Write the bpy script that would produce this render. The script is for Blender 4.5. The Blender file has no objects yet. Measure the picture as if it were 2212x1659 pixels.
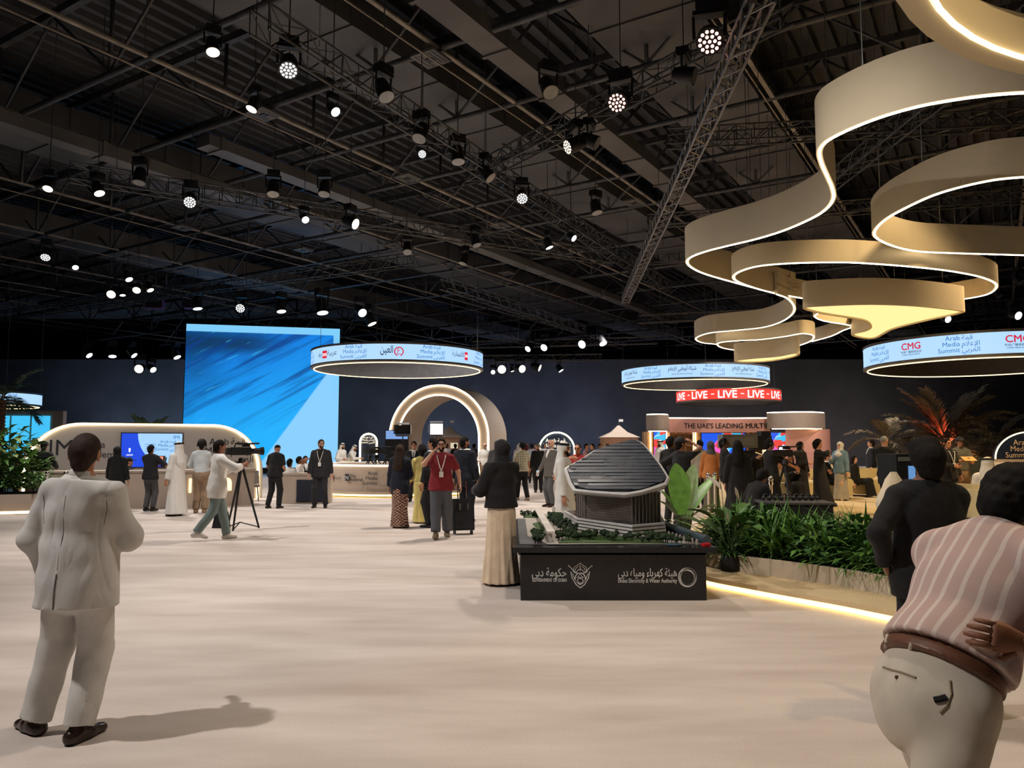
import bpy, bmesh, math, random
import numpy as np
from mathutils import Vector, Matrix

SC = bpy.context.scene
COL = SC.collection
D = bpy.data
R = math.radians

# ---------------------------------------------------------------- camera
FPX, CXP, CYP = 1661.0, 1106.0, 829.5          # focal length and centre in photo pixels (2212 x 1659)
HCAM, PITCH = 1.65, math.atan((962 - 829.5) / 1661.0)
cam = D.objects.new('camera', D.cameras.new('camera'))
COL.objects.link(cam)
cam.location = (0, 0, HCAM)
cam.rotation_euler = (math.pi / 2 + PITCH, 0, 0)
cam.data.sensor_width = 36
cam.data.lens = 36 * FPX / 2212
cam.data.clip_end = 300
cam.data.clip_start = 0.05
SC.camera = cam

# ---------------------------------------------------------------- view, world
vs = SC.view_settings
vs.view_transform = 'Standard'
vs.look = 'None'
vs.exposure = 0.0
vs.gamma = 1.0
vs.use_curve_mapping = False
SC.cycles.use_denoising = True
SC.cycles.max_bounces = 3
SC.cycles.diffuse_bounces = 2
SC.cycles.glossy_bounces = 2
SC.cycles.transmission_bounces = 2
SC.cycles.use_adaptive_sampling = True
SC.cycles.adaptive_threshold = 0.08
SC.cycles.adaptive_min_samples = 10
SC.cycles.sample_clamp_indirect = 4.0
SC.cycles.caustics_reflective = False
SC.cycles.caustics_refractive = False

world = D.worlds.new('world')
SC.world = world
world.use_nodes = True
bg = world.node_tree.nodes['Background']
bg.inputs[0].default_value = (0.60, 0.68, 0.85, 1)
bg.inputs[1].default_value = 0.09

# ---------------------------------------------------------------- big lamps of the lighting rig, plus added fill spots
def spot(loc, target, power, col, cone=100, radius=0.15, blend=0.6):
    l = D.lights.new('lamp_or_fill_spot', 'SPOT')
    l.energy = power; l.color = col; l.spot_size = R(cone); l.spot_blend = blend
    l.shadow_soft_size = radius
    o = D.objects.new('lamp_or_fill_spot', l)
    COL.objects.link(o)
    o.location = loc
    o.rotation_euler = (Vector(target) - Vector(loc)).to_track_quat('-Z', 'Y').to_euler()
    return o

WW = (1.0, 0.89, 0.79)
NW = (1.0, 0.955, 0.92)
CW = (0.90, 0.95, 1.0)
LK = 0.79
for (a, b, w, c, cone, r_) in (
    ((-5.8, 3.2, 7.6), (0.5, 5.2, 0), 1900, NW, 95, 0.10), ((-8.0, 13.0, 7.8), (-3, 14, 0), 2100, NW, 105, 0.2),
    ((0.0, 16.5, 7.8), (-1, 15.5, 0), 2300, WW, 110, 0.25), ((1.0, 5.5, 7.8), (1.5, 7.5, 0), 900, WW, 100, 0.25),
    ((-11, 23, 7.8), (-9, 22, 0), 2500, NW, 110, 0.25), ((-3, 27, 7.8), (-3, 27, 0), 2900, NW, 115, 0.25),
    ((6.0, 26, 7.8), (6.5, 24.5, 0), 2400, WW, 110, 0.25), ((10.5, 15.5, 7.8), (9.5, 17.5, 0), 3000, (1.0, 0.70, 0.36), 100, 0.25), ((6.6, 11.5, 7.6), (6.2, 12.5, 0), 900, (1.0, 0.72, 0.38), 75, 0.2),
    ((5, 38, 7.8), (4, 37, 0), 2400, NW, 115, 0.25), ((-9, 38, 7.8), (-8, 37, 0), 2400, NW, 115, 0.25),
    ((4.6, 3.6, 7.4), (3.0, 4.8, 0), 520, (1.0, 0.72, 0.38), 80, 0.2), ((15, 30, 7.8), (13, 33, 0), 2000, (1.0, 0.80, 0.60), 110, 0.25), ((-9.5, 15.5, 7.6), (-10.5, 21.5, 1.2), 1300, NW, 70, 0.2), ((9.0, 27.0, 6.8), (10.0, 36.0, 1.8), 1300, (1.0, 0.86, 0.76), 60, 0.2)):  # warm floor, booth and studio spots are fill added to brighten those areas
    spot(a, b, w * LK, c, cone, r_)
# blue and neutral washers along the foot of the far drape
for x_, c, w in ((-30, (0.30, 0.55, 1.0), 900), (-20, (0.25, 0.60, 1.0), 1100), (-6, (0.35, 0.55, 1.0), 900), (5, (0.40, 0.55, 1.0), 800), (16, (0.9, 0.75, 0.7), 500), (27, (0.9, 0.75, 0.7), 500)):
    spot((x_, 56.5, 0.5), (x_ * 1.02, 63, 4.5), w * 1.3, [0.25 + 0.75 * q for q in c], 150, 0.4, 1.0)

# ================================================================ helpers
def at(px, py, Y):
    u, v = (px - CXP) / FPX, (CYP - py) / FPX
    c, s = math.cos(PITCH), math.sin(PITCH)
    dy, dz = c - v * s, s + v * c
    k = Y / dy
    return Vector((u * k, Y, HCAM + dz * k))

def onz(px, py, z=0.0):
    p = at(px, py, 1.0)
    k = (z - HCAM) / (p.z - HCAM)
    return Vector((p.x * k, k, z))

def FX(px, Y): return (px - CXP) / FPX * Y

def srgb(r, g, b):
    f = lambda c: (c / 12.92 if c <= 0.04045 else ((c + 0.055) / 1.055) ** 2.4)
    return (f(r / 255), f(g / 255), f(b / 255))

MATS = {}
def mat(name, col, rough=0.6, metal=0.0, var=0.12, scale=6.0, bump=0.0, bscale=30.0, spec=0.4, sheen=0.0, alpha=1.0, trans=0.0):
    if name in MATS: return MATS[name]
    m = D.materials.new(name); m.use_nodes = True
    nt = m.node_tree; p = nt.nodes['Principled BSDF']
    tc = nt.nodes.new('ShaderNodeTexCoord')
    nz = nt.nodes.new('ShaderNodeTexNoise'); nz.inputs['Scale'].default_value = scale; nz.inputs['Detail'].default_value = 3
    nt.links.new(tc.outputs['Object'], nz.inputs['Vector'])
    rp = nt.nodes.new('ShaderNodeValToRGB')
    c0 = [max(0, c * (1 - var)) for c in col]; c1 = [min(1, c * (1 + var)) for c in col]
    rp.color_ramp.elements[0].position = 0.3; rp.color_ramp.elements[1].position = 0.7
    rp.color_ramp.elements[0].color = (*c0, 1); rp.color_ramp.elements[1].color = (*c1, 1)
    nt.links.new(nz.outputs['Fac'], rp.inputs['Fac'])
    nt.links.new(rp.outputs['Color'], p.inputs['Base Color'])
    p.inputs['Roughness'].default_value = rough
    p.inputs['Metallic'].default_value = metal
    p.inputs['Specular IOR Level'].default_value = spec
    if sheen: p.inputs['Sheen Weight'].default_value = sheen
    if trans: p.inputs['Transmission Weight'].default_value = trans
    if alpha < 1: p.inputs['Alpha'].default_value = alpha
    if bump:
        n2 = nt.nodes.new('ShaderNodeTexNoise'); n2.inputs['Scale'].default_value = bscale; n2.inputs['Detail'].default_value = 2
        nt.links.new(tc.outputs['Object'], n2.inputs['Vector'])
        b = nt.nodes.new('ShaderNodeBump'); b.inputs['Strength'].default_value = bump; b.inputs['Distance'].default_value = 0.02
        nt.links.new(n2.outputs['Fac'], b.inputs['Height']); nt.links.new(b.outputs['Normal'], p.inputs['Normal'])
    MATS[name] = m
    return m

def emit(name, col, strength=1.0, sample=True):
    if name in MATS: return MATS[name]
    m = D.materials.new(name); m.use_nodes = True
    if not sample: m.cycles.emission_sampling = 'NONE'
    p = m.node_tree.nodes['Principled BSDF']
    p.inputs['Base Color'].default_value = (0.02, 0.02, 0.02, 1)
    p.inputs['Roughness'].default_value = 0.5
    p.inputs['Emission Color'].default_value = (*col, 1)
    p.inputs['Emission Strength'].default_value = strength
    MATS[name] = m
    return m

class NT:
    """small wrapper to write node maths"""
    def __init__(s, m):
        s.nt = m.node_tree; s.p = s.nt.nodes['Principled BSDF']
    def new(s, t): return s.nt.nodes.new(t)
    def link(s, a, b): s.nt.links.new(a, b)
    def val(s, sock, v):
        if hasattr(v, 'node'): s.link(v, sock)
        else: sock.default_value = v
    def m(s, op, a, b=0.0, c=None):
        n = s.new('ShaderNodeMath'); n.operation = op
        s.val(n.inputs[0], a); s.val(n.inputs[1], b)
        if c is not None: s.val(n.inputs[2], c)
        return n.outputs[0]
    def mix(s, f, a, b):
        n = s.new('ShaderNodeMix'); n.data_type = 'RGBA'
        s.val(n.inputs[0], f)
        for sock, v in ((n.inputs[6], a), (n.inputs[7], b)):
            if hasattr(v, 'node'): s.link(v, sock)
            else: sock.default_value = (*v, 1)
        return n.outputs[2]
    def coords(s, kind='Object'):
        tc = s.new('ShaderNodeTexCoord'); sp = s.new('ShaderNodeSeparateXYZ')
        s.link(tc.outputs[kind], sp.inputs[0])
        return tc.outputs[kind], sp.outputs[0], sp.outputs[1], sp.outputs[2]
    def noise(s, vec, scale, mapscale=(1, 1, 1), rot=(0, 0, 0), detail=3):
        if any(rot):
            m0 = s.new('ShaderNodeMapping'); m0.inputs['Rotation'].default_value = rot; s.link(vec, m0.inputs['Vector']); vec = m0.outputs[0]
        mp = s.new('ShaderNodeMapping'); mp.inputs['Scale'].default_value = mapscale
        s.link(vec, mp.inputs['Vector'])
        n = s.new('ShaderNodeTexNoise'); n.inputs['Scale'].default_value = scale; n.inputs['Detail'].default_value = detail
        s.link(mp.outputs[0], n.inputs['Vector'])
        return n.outputs['Fac']
    def ramp(s, f, lo, hi):
        n = s.new('ShaderNodeMapRange'); n.clamp = True
        s.val(n.inputs[0], f); n.inputs[1].default_value = lo; n.inputs[2].default_value = hi
        return n.outputs[0]

class MB:
    """collects shapes for ONE mesh"""
    def __init__(s): s.v = []; s.f = []; s.mi = []; s.smooth = []
    def add(s, verts, faces, mi=0, smooth=False):
        o = len(s.v); s.v.extend([tuple(p) for p in verts])
        for f in faces:
            s.f.append(tuple(i + o for i in f)); s.mi.append(mi); s.smooth.append(smooth)
        return s
    def box(s, c, size, rz=0.0, mi=0, rot=None, taper=1.0):
        hx, hy, hz = size[0] / 2, size[1] / 2, size[2] / 2
        pts = [(x * (taper if z > 0 else 1) * hx, y * (taper if z > 0 else 1) * hy, z * hz) for x in (-1, 1) for y in (-1, 1) for z in (-1, 1)]
        M = rot if rot is not None else Matrix.Rotation(rz, 3, 'Z')
        cv = Vector(c)
        return s.add([cv + M @ Vector(p) for p in pts],
                     [(0, 1, 3, 2), (4, 6, 7, 5), (0, 4, 5, 1), (2, 3, 7, 6), (0, 2, 6, 4), (1, 5, 7, 3)], mi)
    def rings(s, rings, mi=0, smooth=True, cap=True, closed=True):
        n = len(rings[0]); o = []
        vs = [p for r in rings for p in r]
        fs = []
        for i in range(len(rings) - 1):
            for j in range(n if closed else n - 1):
                k = (j + 1) % n
                fs.append((i * n + j, i * n + k, (i + 1) * n + k, (i + 1) * n + j))
        if cap and closed:
            fs.append(tuple(reversed(range(n)))); fs.append(tuple(range((len(rings) - 1) * n, len(rings) * n)))
        return s.add(vs, fs, mi, smooth)
    def tube(s, pts, r, n=8, mi=0, smooth=True, cap=True, closed=False):
        pts = [Vector(p) for p in pts]
        rs = r if isinstance(r, (list, tuple)) else [r] * len(pts)
        out = []
        N = len(pts); ref = None
        for i, p in enumerate(pts):
            if closed: t = pts[(i + 1) % N] - pts[i - 1]
            else: t = pts[min(i + 1, N - 1)] - pts[max(i - 1, 0)]
            if t.length < 1e-9: t = Vector((0, 0, 1))
            t.normalize()
            if ref is None:
                ref = Vector((0, 0, 1)) if abs(t.z) < 0.9 else Vector((1, 0, 0))
            a = t.cross(ref)
            if a.length < 1e-4: a = t.cross(Vector((0.3, 1, 0.2)))
            a.normalize(); b = t.cross(a); ref = b.cross(t) if False else ref
            out.append([p + a * (math.cos(q) * rs[i]) + b * (math.sin(q) * rs[i]) for q in [2 * math.pi * k / n for k in range(n)]])
        if closed: out.append(out[0]); cap = False
        return s.rings(out, mi, smooth, cap)
    def lathe(s, prof, c=(0, 0, 0), n=24, mi=0, smooth=True, cap=True, a0=0.0, a1=2 * math.pi):
        full = abs(a1 - a0 - 2 * math.pi) < 1e-6
        m = n if full else n + 1
        rr = [[(c[0] + r * math.cos(a0 + (a1 - a0) * k / n), c[1] + r * math.sin(a0 + (a1 - a0) * k / n), c[2] + z) for k in range(m)] for r, z in prof]
        return s.rings(rr, mi, smooth, cap and full, closed=full)
    def prism(s, poly, z0, z1, mi=0, smooth=False, tilt=None):
        n = len(poly)
        s.add([(p[0], p[1], z0) for p in poly] + [(p[0], p[1], z1) for p in poly],
              [(i, (i + 1) % n, n + (i + 1) % n, n + i) for i in range(n)], mi, smooth)
        return s.add([(p[0], p[1], z0) for p in poly] + [(p[0], p[1], z1) for p in poly],
                     [tuple(reversed(range(n))), tuple(range(n, 2 * n))], mi, False)
    def sphere(s, c, r, n=12, m=8, mi=0, sc=(1, 1, 1), rot=None):
        rr = []
        for i in range(m + 1):
            t = math.pi * i / m
            rr.append([Vector((max(math.sin(t), 1e-3) * math.cos(2 * math.pi * k / n) * r * sc[0], max(math.sin(t), 1e-3) * math.sin(2 * math.pi * k / n) * r * sc[1], -math.cos(t) * r * sc[2])) for k in range(n)])
        M = rot if rot is not None else Matrix.Identity(3)
        cv = Vector(c)
        return s.rings([[cv + M @ p for p in ring] for ring in rr], mi, True, True)
    def ribbon(s, path, z0, z1, th, mi=0, closed=False):
        """vertical wall of thickness th along a 2-D path"""
        n = len(path); nor = []
        P = [Vector((p[0], p[1])) for p in path]
        for i in range(n):
            t = (P[(i + 1) % n] - P[i - 1]) if closed else (P[min(i + 1, n - 1)] - P[max(i - 1, 0)])
            t.normalize(); nor.append(Vector((-t.y, t.x)))
        rr = []
        for i in range(n):
            a, b = P[i] + nor[i] * th / 2, P[i] - nor[i] * th / 2
            rr.append([(a.x, a.y, z0), (a.x, a.y, z1), (b.x, b.y, z1), (b.x, b.y, z0)])
        if closed: rr.append(rr[0])
        vs = [p for r in rr for p in r]; fs = []
        for i in range(len(rr) - 1):
            for j in range(4):
                k = (j + 1) % 4
                fs.append((i * 4 + j, i * 4 + k, i * 4 + 4 + k, i * 4 + 4 + j))
        if not closed:
            fs.append((3, 2, 1, 0)); e = (len(rr) - 1) * 4; fs.append((e, e + 1, e + 2, e + 3))
        o = len(s.f)
        s.add(vs, fs, mi, True)
        return s
    def quad(s, a, b, c, d, mi=0): return s.add([a, b, c, d], [(0, 1, 2, 3)], mi)
    def mesh(s, name):
        me = D.meshes.new(name)
        me.from_pydata(s.v, [], s.f)
        me.polygons.foreach_set('use_smooth', s.smooth)
        me.polygons.foreach_set('material_index', s.mi)
        me.update()
        return me
    def build(s, name, m, parent=None, loc=(0, 0, 0), rz=0.0, auto=True):
        me = s.mesh(name)
        for q in (m if isinstance(m, (list, tuple)) else [m]): me.materials.append(q)
        if auto and any(s.smooth):
            try: me.set_sharp_from_angle(angle=R(40))
            except Exception: pass
        return link(name, me, parent, loc, rz)

def link(name, me, parent=None, loc=(0, 0, 0), rz=0.0):
    o = D.objects.new(name, me); COL.objects.link(o)
    o.location = loc; o.rotation_euler = (0, 0, rz)
    if parent is not None: o.parent = parent
    return o

def tag(o, label=None, cat=None, group=None, kind=None):
    if label: o['label'] = label
    if cat: o['category'] = cat
    if group: o['group'] = group
    if kind: o['kind'] = kind
    return o

def thing(name, label, cat, loc=(0, 0, 0), rz=0.0, group=None, rx=0.0):
    o = D.objects.new(name, None); COL.objects.link(o)
    o.empty_display_size = 0.1
    o.location = loc; o.rotation_euler = (rx, 0, rz)
    return tag(o, label, cat, group)

def copy_tree(o, parent=None):
    c = o.copy(); COL.objects.link(c); c.parent = parent
    for ch in list(o.children): copy_tree(ch, c)
    return c

def smooth_path(pts, k=6, closed=False):
    """Catmull-Rom"""
    P = [Vector(p) for p in pts]; n = len(P); out = []
    rng = range(n) if closed else range(n - 1)
    for i in rng:
        p0, p1, p2, p3 = (P[(i - 1) % n], P[i], P[(i + 1) % n], P[(i + 2) % n]) if closed else (P[max(i - 1, 0)], P[i], P[i + 1], P[min(i + 2, n - 1)])
        for j in range(k):
            t = j / k
            out.append(0.5 * ((2 * p1) + (p2 - p0) * t + (2 * p0 - 5 * p1 + 4 * p2 - p3) * t * t + (3 * p1 - p0 - 3 * p2 + p3) * t ** 3))
    if not closed: out.append(P[-1])
    return out

# ---- lettering
AF = {}
_c = 0xFE8D
for _l, _n in zip('ابةتثجحخدذرزسشصضطظعغفقكلمنهوىي', (2, 4, 2, 4, 4, 4, 4, 4, 2, 2, 2, 2, 4, 4, 4, 4, 4, 4, 4, 4, 4, 4, 4, 4, 4, 4, 4, 2, 2, 4)):
    AF[_l] = (_c, _n); _c += _n
AF.update({'ء': (0xFE80, 1), 'ئ': (0xFE89, 4), 'أ': (0xFE83, 2), 'إ': (0xFE87, 2), '\u0001': (0xFEFB, 2), '\u0002': (0xFEF9, 2)})
def arabic(t):
    t = t.replace('لا', '\u0001').replace('لإ', '\u0002'); o = []
    for i, ch in enumerate(t):
        if ch not in AF: o.append(ch); continue
        c, n = AF[ch]
        prev = i > 0 and t[i - 1] in AF and AF[t[i - 1]][1] == 4 and n > 1
        nxt = n == 4 and i + 1 < len(t) and t[i + 1] in AF and AF[t[i + 1]][1] > 1
        o.append(chr(c + ((3 if nxt else 1) if prev else (2 if nxt else 0))))
    return ''.join(reversed(o))

_TC = {}
def textdata(s, bold=0.0):
    k = (s, bold)
    if k in _TC: return _TC[k]
    cu = D.curves.new('lettering', 'FONT'); cu.body = s; cu.size = 1.0; cu.offset = bold; cu.resolution_u = 3
    o = D.objects.new('lettering', cu)
    me = D.meshes.new_from_object(o)
    v = np.array([tuple(q.co) for q in me.vertices]) if len(me.vertices) else np.zeros((0, 3))
    f = [tuple(p.vertices) for p in me.polygons]
    D.objects.remove(o); D.curves.remove(cu); D.meshes.remove(me)
    _TC[k] = (v, f)
    return _TC[k]

def text(mb, s, size, place, ox=0.0, oy=0.0, align='c', bold=0.0, mi=0, width=None):
    """place(x, y) -> 3-D point; ox, oy anchor; cap height about 0.7*size"""
    v, f = textdata(s, 0.0)
    if not len(v): return 0
    w = v[:, 0].max() - v[:, 0].min()
    sx = size if width is None else width / w
    dx = {'c': -(v[:, 0].max() + v[:, 0].min()) / 2, 'l': -v[:, 0].min(), 'r': -v[:, 0].max()}[align]
    for bx, by in (((0, 0),) if bold < 0.008 else ((-bold, 0), (bold, 0), (0, bold), (0, -bold))):
        mb.add([place(ox + (x + dx + bx) * sx, oy + (y + by) * size) for x, y, _ in v], f, mi)
    return w * sx

def summit_logo(mb, size, place, ox=0, oy=0, mi=0):
    s = size
    for i, (a, b) in enumerate((('Arab', 'قمة'), ('Media', 'الإعلام'), ('Summit', 'العربي'))):
        y = oy + (0.42 - 0.46 * i) * s
        text(mb, a, 0.5 * s, place, ox - 0.06 * s, y, 'r', 0.0, mi)
        text(mb, arabic(b), 0.5 * s, place, ox + 0.06 * s, y, 'l', 0.0, mi)

# ================================================================ shared materials
M_TRUSS = mat('dark_steel', (0.085, 0.087, 0.094), 0.5, 0.3, 0.3, 3)
M_TRUSSL = mat('rig_aluminium_dark', (0.085, 0.086, 0.09), 0.4, 0.6, 0.3, 3)
M_TRAY = mat('tan_tray', (0.30, 0.26, 0.21), 0.6, 0.1, 0.3, 2)
M_DUCT = mat('grey_duct', (0.090, 0.089, 0.091), 0.6, 0.1, 0.25, 0.7)
M_DUCTL = mat('pale_duct', (0.13, 0.125, 0.12), 0.55, 0.1, 0.25, 0.7)
M_BLACK = mat('black_plastic', (0.012, 0.012, 0.013), 0.45, 0, 0.3)
M_BLACKCLOTH = mat('black_cloth', (0.010, 0.0105, 0.013), 0.9, 0, 0.3, 5, 0.3, 14)
M_CHROME = mat('chrome', (0.75, 0.73, 0.70), 0.12, 1.0, 0.05)
M_WIRE = mat('steel_wire', (0.22, 0.22, 0.22), 0.4, 0.8, 0.1)
M_STAND = mat('sand_laminate', srgb(196, 178, 162), 0.6, 0, 0.04, 1.2)
M_STANDG = mat('grey_plaster', srgb(180, 172, 166), 0.6, 0, 0.04, 1.2)
M_WARM = emit('warm_led', (1.0, 0.78, 0.42), 9.0)
M_WARMW = emit('warm_white_led', (1.0, 0.82, 0.55), 7.0)
M_HOOP = emit('hoop_led', (1.0, 0.74, 0.36), 3.0, False)
M_GOLD = emit('yellow_led', (1.0, 0.66, 0.16), 6.0)

# ================================================================ the hall
# floor: pale plush carpet with brushed streaks
mf = mat('plush_carpet', (0.66, 0.56, 0.49), 0.95, 0, 0.05, 2.0)
n = NT(mf); vec, X, Y_, Z = n.coords()
s1 = n.noise(vec, 1.0, (0.32, 1.5, 1), (0, 0, 0.1), 4)
s2 = n.noise(vec, 1.0, (0.9, 3.6, 1), (0, 0, -0.06), 5)
s3 = n.noise(vec, 55.0, (1, 1, 1), detail=2)
f = n.m('ADD', n.m('MULTIPLY', n.ramp(s1, 0.32, 0.68), 0.6), n.m('MULTIPLY', n.ramp(s2, 0.3, 0.7), 0.4))
c = n.mix(f, (0.49, 0.40, 0.345), (0.77, 0.675, 0.605))
c = n.mix(n.m('MULTIPLY', n.ramp(s3, 0.3, 0.75), 0.16), c, (0.42, 0.35, 0.30))
n.link(c, n.p.inputs['Base Color'])
b = n.new('ShaderNodeBump'); b.inputs['Strength'].default_value = 0.35; b.inputs['Distance'].default_value = 0.012
n.link(n.m('ADD', n.m('MULTIPLY', s3, 0.6), s2), b.inputs['Height']); n.link(b.outputs[0], n.p.inputs['Normal'])
n.p.inputs['Sheen Weight'].default_value = 0.15
tag(MB().box((0, 32, -0.05), (130, 130, 0.1)).build('floor', mf), kind='structure')

# ceiling: ribbed steel deck laid along the hall axis
AX = math.atan((2150 - CXP) / FPX)                       # hall axis, 32 degrees right of the view
DA = Vector((math.sin(AX), math.cos(AX), 0)); DB = Vector((-math.cos(AX), math.sin(AX), 0))
def hall(a, b, z): return DA * a + DB * b + Vector((0, 0, z))
mdeck = mat('ribbed_deck', (0.080, 0.083, 0.092), 0.6, 0.2, 0.25, 0.6)
mb = MB(); prof = []
b_ = -46.0
while b_ < 118:
    prof += [(b_, 12.75), (b_ + 0.22, 12.75), (b_ + 0.25, 12.55), (b_ + 0.42, 12.55), (b_ + 0.45, 12.75)]
    b_ += 0.5
for i in range(len(prof) - 1):
    (p, q), (r_, s_) = prof[i], prof[i + 1]
    mb.quad(hall(-60, p, q), hall(-60, r_, s_), hall(118, r_, s_), hall(118, p, q))
tag(mb.build('ceiling', mdeck, auto=False), kind='structure')

mwall = mat('dark_drape', (0.085, 0.082, 0.088), 0.9, 0, 0.2, 0.4, 0.4, 3)
tag(MB().box((0, 63, 4.35), (130, 0.3, 8.7)).build('wall_far', mwall), kind='structure')
tag(MB().box((0, 96, 6.5), (150, 0.3, 13)).build('wall_back', mwall), kind='structure')
tag(MB().box((-58, 30, 6.5), (0.3, 132, 13)).build('wall_left', mwall), kind='structure')
tag(MB().box((58, 30, 6.5), (0.3, 132, 13)).build('wall_right', mwall), kind='structure')

# roof trusses run across the hall axis: round bottom chord, top chord, posts and diagonals
GT = 'steel roof trusses crossing the hall'
def truss_mesh(L):
    c = MB().tube([(0, 0, 0), (0, L, 0)], 0.075, 8)
    t = MB().box((0, L / 2, 2.2), (0.16, L, 0.2))
    w = MB()
    k = 0; y = 0.6
    while y < L - 3:
        w.tube([(0, y, 0.05), (0, y, 2.15)], 0.05, 5)
        w.tube([(0, y, 0.05), (0, y + 2.6, 2.15)], 0.04, 5); w.tube([(0, y + 2.6, 2.15), (0, y + 5.2, 0.05)], 0.04, 5)
        y += 5.2
    return c.mesh('bottom_chord'), t.mesh('top_chord'), w.mesh('web_braces')
TL = 96.0
_tm = truss_mesh(TL)
for me in _tm: me.materials.append(M_TRUSS)
_m3 = _tm[2]
a_ = 0.2
i = 0
while a_ < 82:
    rz = math.atan2(DB.y, DB.x) - math.pi / 2
    t = thing('roof_truss', 'dark steel roof truss with round lower chord crossing under the ribbed deck', 'truss', hall(a_, -36, 10.0), rz, GT)
    for nm, me in zip(('bottom_chord', 'top_chord', 'web_braces'), _tm):
        o = link(nm, me, t)
        if nm == 'web_braces': o['kind'] = 'stuff'
    a_ += 3.05 if i < 8 else 4.6
    i += 1

# long purlin trays along the axis
GY = 'tan cable trays along the hall'
for b_ in (-28, -22.5, -17, -11.5, -6.2, -1.1, 4.2, 9.6, 15.1, 20.5, 26.0, 31.5, 37.0, 42.5, 48, 53.5):
    a0_ = max(-30, (-56 - DB.x * b_) / DA.x, (-30 - DB.y * b_) / DA.y); a1_ = min(95, (56 - DB.x * b_) / DA.x, (94 - DB.y * b_) / DA.y)
    L_ = a1_ - a0_
    o = MB().box((0, L_ / 2, 0), (0.10, L_, 0.05)).build('cable_tray', M_TRAY, None, hall(a0_, b_, 9.98), -AX)
    MB().box((0, L_ / 2, -0.33), (0.028, L_, 0.028)).build('conduit', M_TRAY, o)
    tag(o, 'long tan metal cable tray running under the roof trusses', 'cable tray', GY)

# ventilation ducts along the axis
def duct(name, label, b0, w, h, z, m, a0, a1, group, seam=3.0):
    t = thing(name, label, 'duct', hall(a0, b0, z), -AX, group)
    L = a1 - a0
    MB().box((0, L / 2, 0), (w, L, h)).build('duct_body', m, t)
    s = MB(); y = 0.4
    while y < L:
        s.box((0, y, 0), (w + 0.08, 0.10, h + 0.08)); y += seam
    tag(s.build('duct_flanges', m, t), kind='stuff')
GD = 'large grey ventilation ducts under the roof'
duct('ventilation_duct', 'wide dark rectangular ventilation duct above the lighting rig', 12.2, 2.1, 0.8, 10.9, M_DUCT, -10, 75, GD)
duct('ventilation_duct', 'wide dark rectangular ventilation duct above the lighting rig', 5.9, 2.3, 0.8, 10.9, M_DUCT, -10, 75, GD)
duct('ventilation_duct', 'wide dark rectangular ventilation duct above the lighting rig', 23.3, 2.4, 0.8, 10.9, M_DUCT, -25, 75, GD)
duct('ventilation_duct', 'wide dark rectangular ventilation duct above the lighting rig', 34.3, 2.4, 0.8, 10.9, M_DUCT, -25, 75, GD)
duct('ventilation_duct', 'wide dark rectangular ventilation duct above the lighting rig', -3.6, 2.2, 0.8, 10.9, M_DUCT, -10, 75, GD)
duct('flat_duct', 'narrow pale grey flat duct with raised flanges', 8.55, 0.62, 0.35, 10.05, M_DUCTL, 3.0, 40, None, 2.4)
duct('flat_duct', 'short pale grey duct beneath the tan cable trays', 20.6, 0.5, 0.35, 9.75, M_DUCTL, 2.0, 16, None, 9.0)
duct('flat_duct', 'long pale duct edged with bluish light beside the trays', 17.6, 0.55, 0.3, 9.75, M_DUCTL, 12.5, 48, None, 6.0)

# box lighting trusses
def box_truss(p0, p1, w, label, group=None, m=None, step=None):
    p0, p1 = Vector(p0), Vector(p1); L = (p1 - p0).length
    rz = math.atan2(p1.y - p0.y, p1.x - p0.x) - math.pi / 2
    t = thing('lighting_truss', label, 'truss', p0, rz, group)
    m = m or M_TRUSSL; h = w / 2; r = 0.024
    for x in (-h, h):
        for z in (-h, h):
            MB().tube([(x, 0, z), (x, L, z)], r, 6).build('chord', m, t)
    s = MB(); y = 0; st = step or w * 1.1; k = 0
    while y < L - 0.01:
        y2 = min(y + st, L); a, b = (-h, h) if k % 2 else (h, -h)
        for z in (-h, h): s.tube([(a, y, z), (b, y2, z)], 0.012, 4)
        for x in (-h, h): s.tube([(x, y, a), (x, y2, b)], 0.012, 4)
        for x in (-h, h): s.tube([(x, y, -h), (x, y, h)], 0.012, 4)
        y = y2; k += 1
    tag(s.build('lattice', m, t), kind='stuff')
    for q in (0.06, 0.5, 0.94): MB().tube([(0, L * q, h), (0, L * q, 12.5 - p0.z)], 0.008, 4).build('hoist_chain', M_WIRE, t)
    return t
GB = 'aluminium box trusses of the lighting rig'
box_truss(onz(1652, -18, 7.5), onz(1351, 648, 7.5), 0.27, 'pale box truss leading away over the model table', None, mat('rig_aluminium', (0.24, 0.225, 0.21), 0.35, 0.7, 0.2, 3))
LBL = 'dark box truss of the lighting rig carrying moving-head lamps'
for (a, b, z) in ((((560, 40), (1440, 620), 8.3)), ((150, 372), (1330, 560), 8.3), ((-60, 690), (900, 560), 8.3), ((960, 612), (1260, 712), 7.6)):
    box_truss(onz(a[0], a[1], z), onz(b[0], b[1], z), 0.4, LBL, GB)
for (a, b, z) in ((((1020, 380), (1700, 20), 8.6)), ((1440, 300), (2260, 255), 8.9), ((1400, 478), (2260, 420), 8.9), ((1400, 560), (2000, 520), 8.9), ((1690, 480), (2240, 30), 8.8),
                  ((1020, 745), (1420, 735), 7.2), ((1040, 775), (1300, 772), 6.6), ((1380, 690), (1760, 672), 7.6)):
    box_truss(onz(a[0], a[1], z), onz(b[0], b[1], z), 0.36, LBL, GB)

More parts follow.
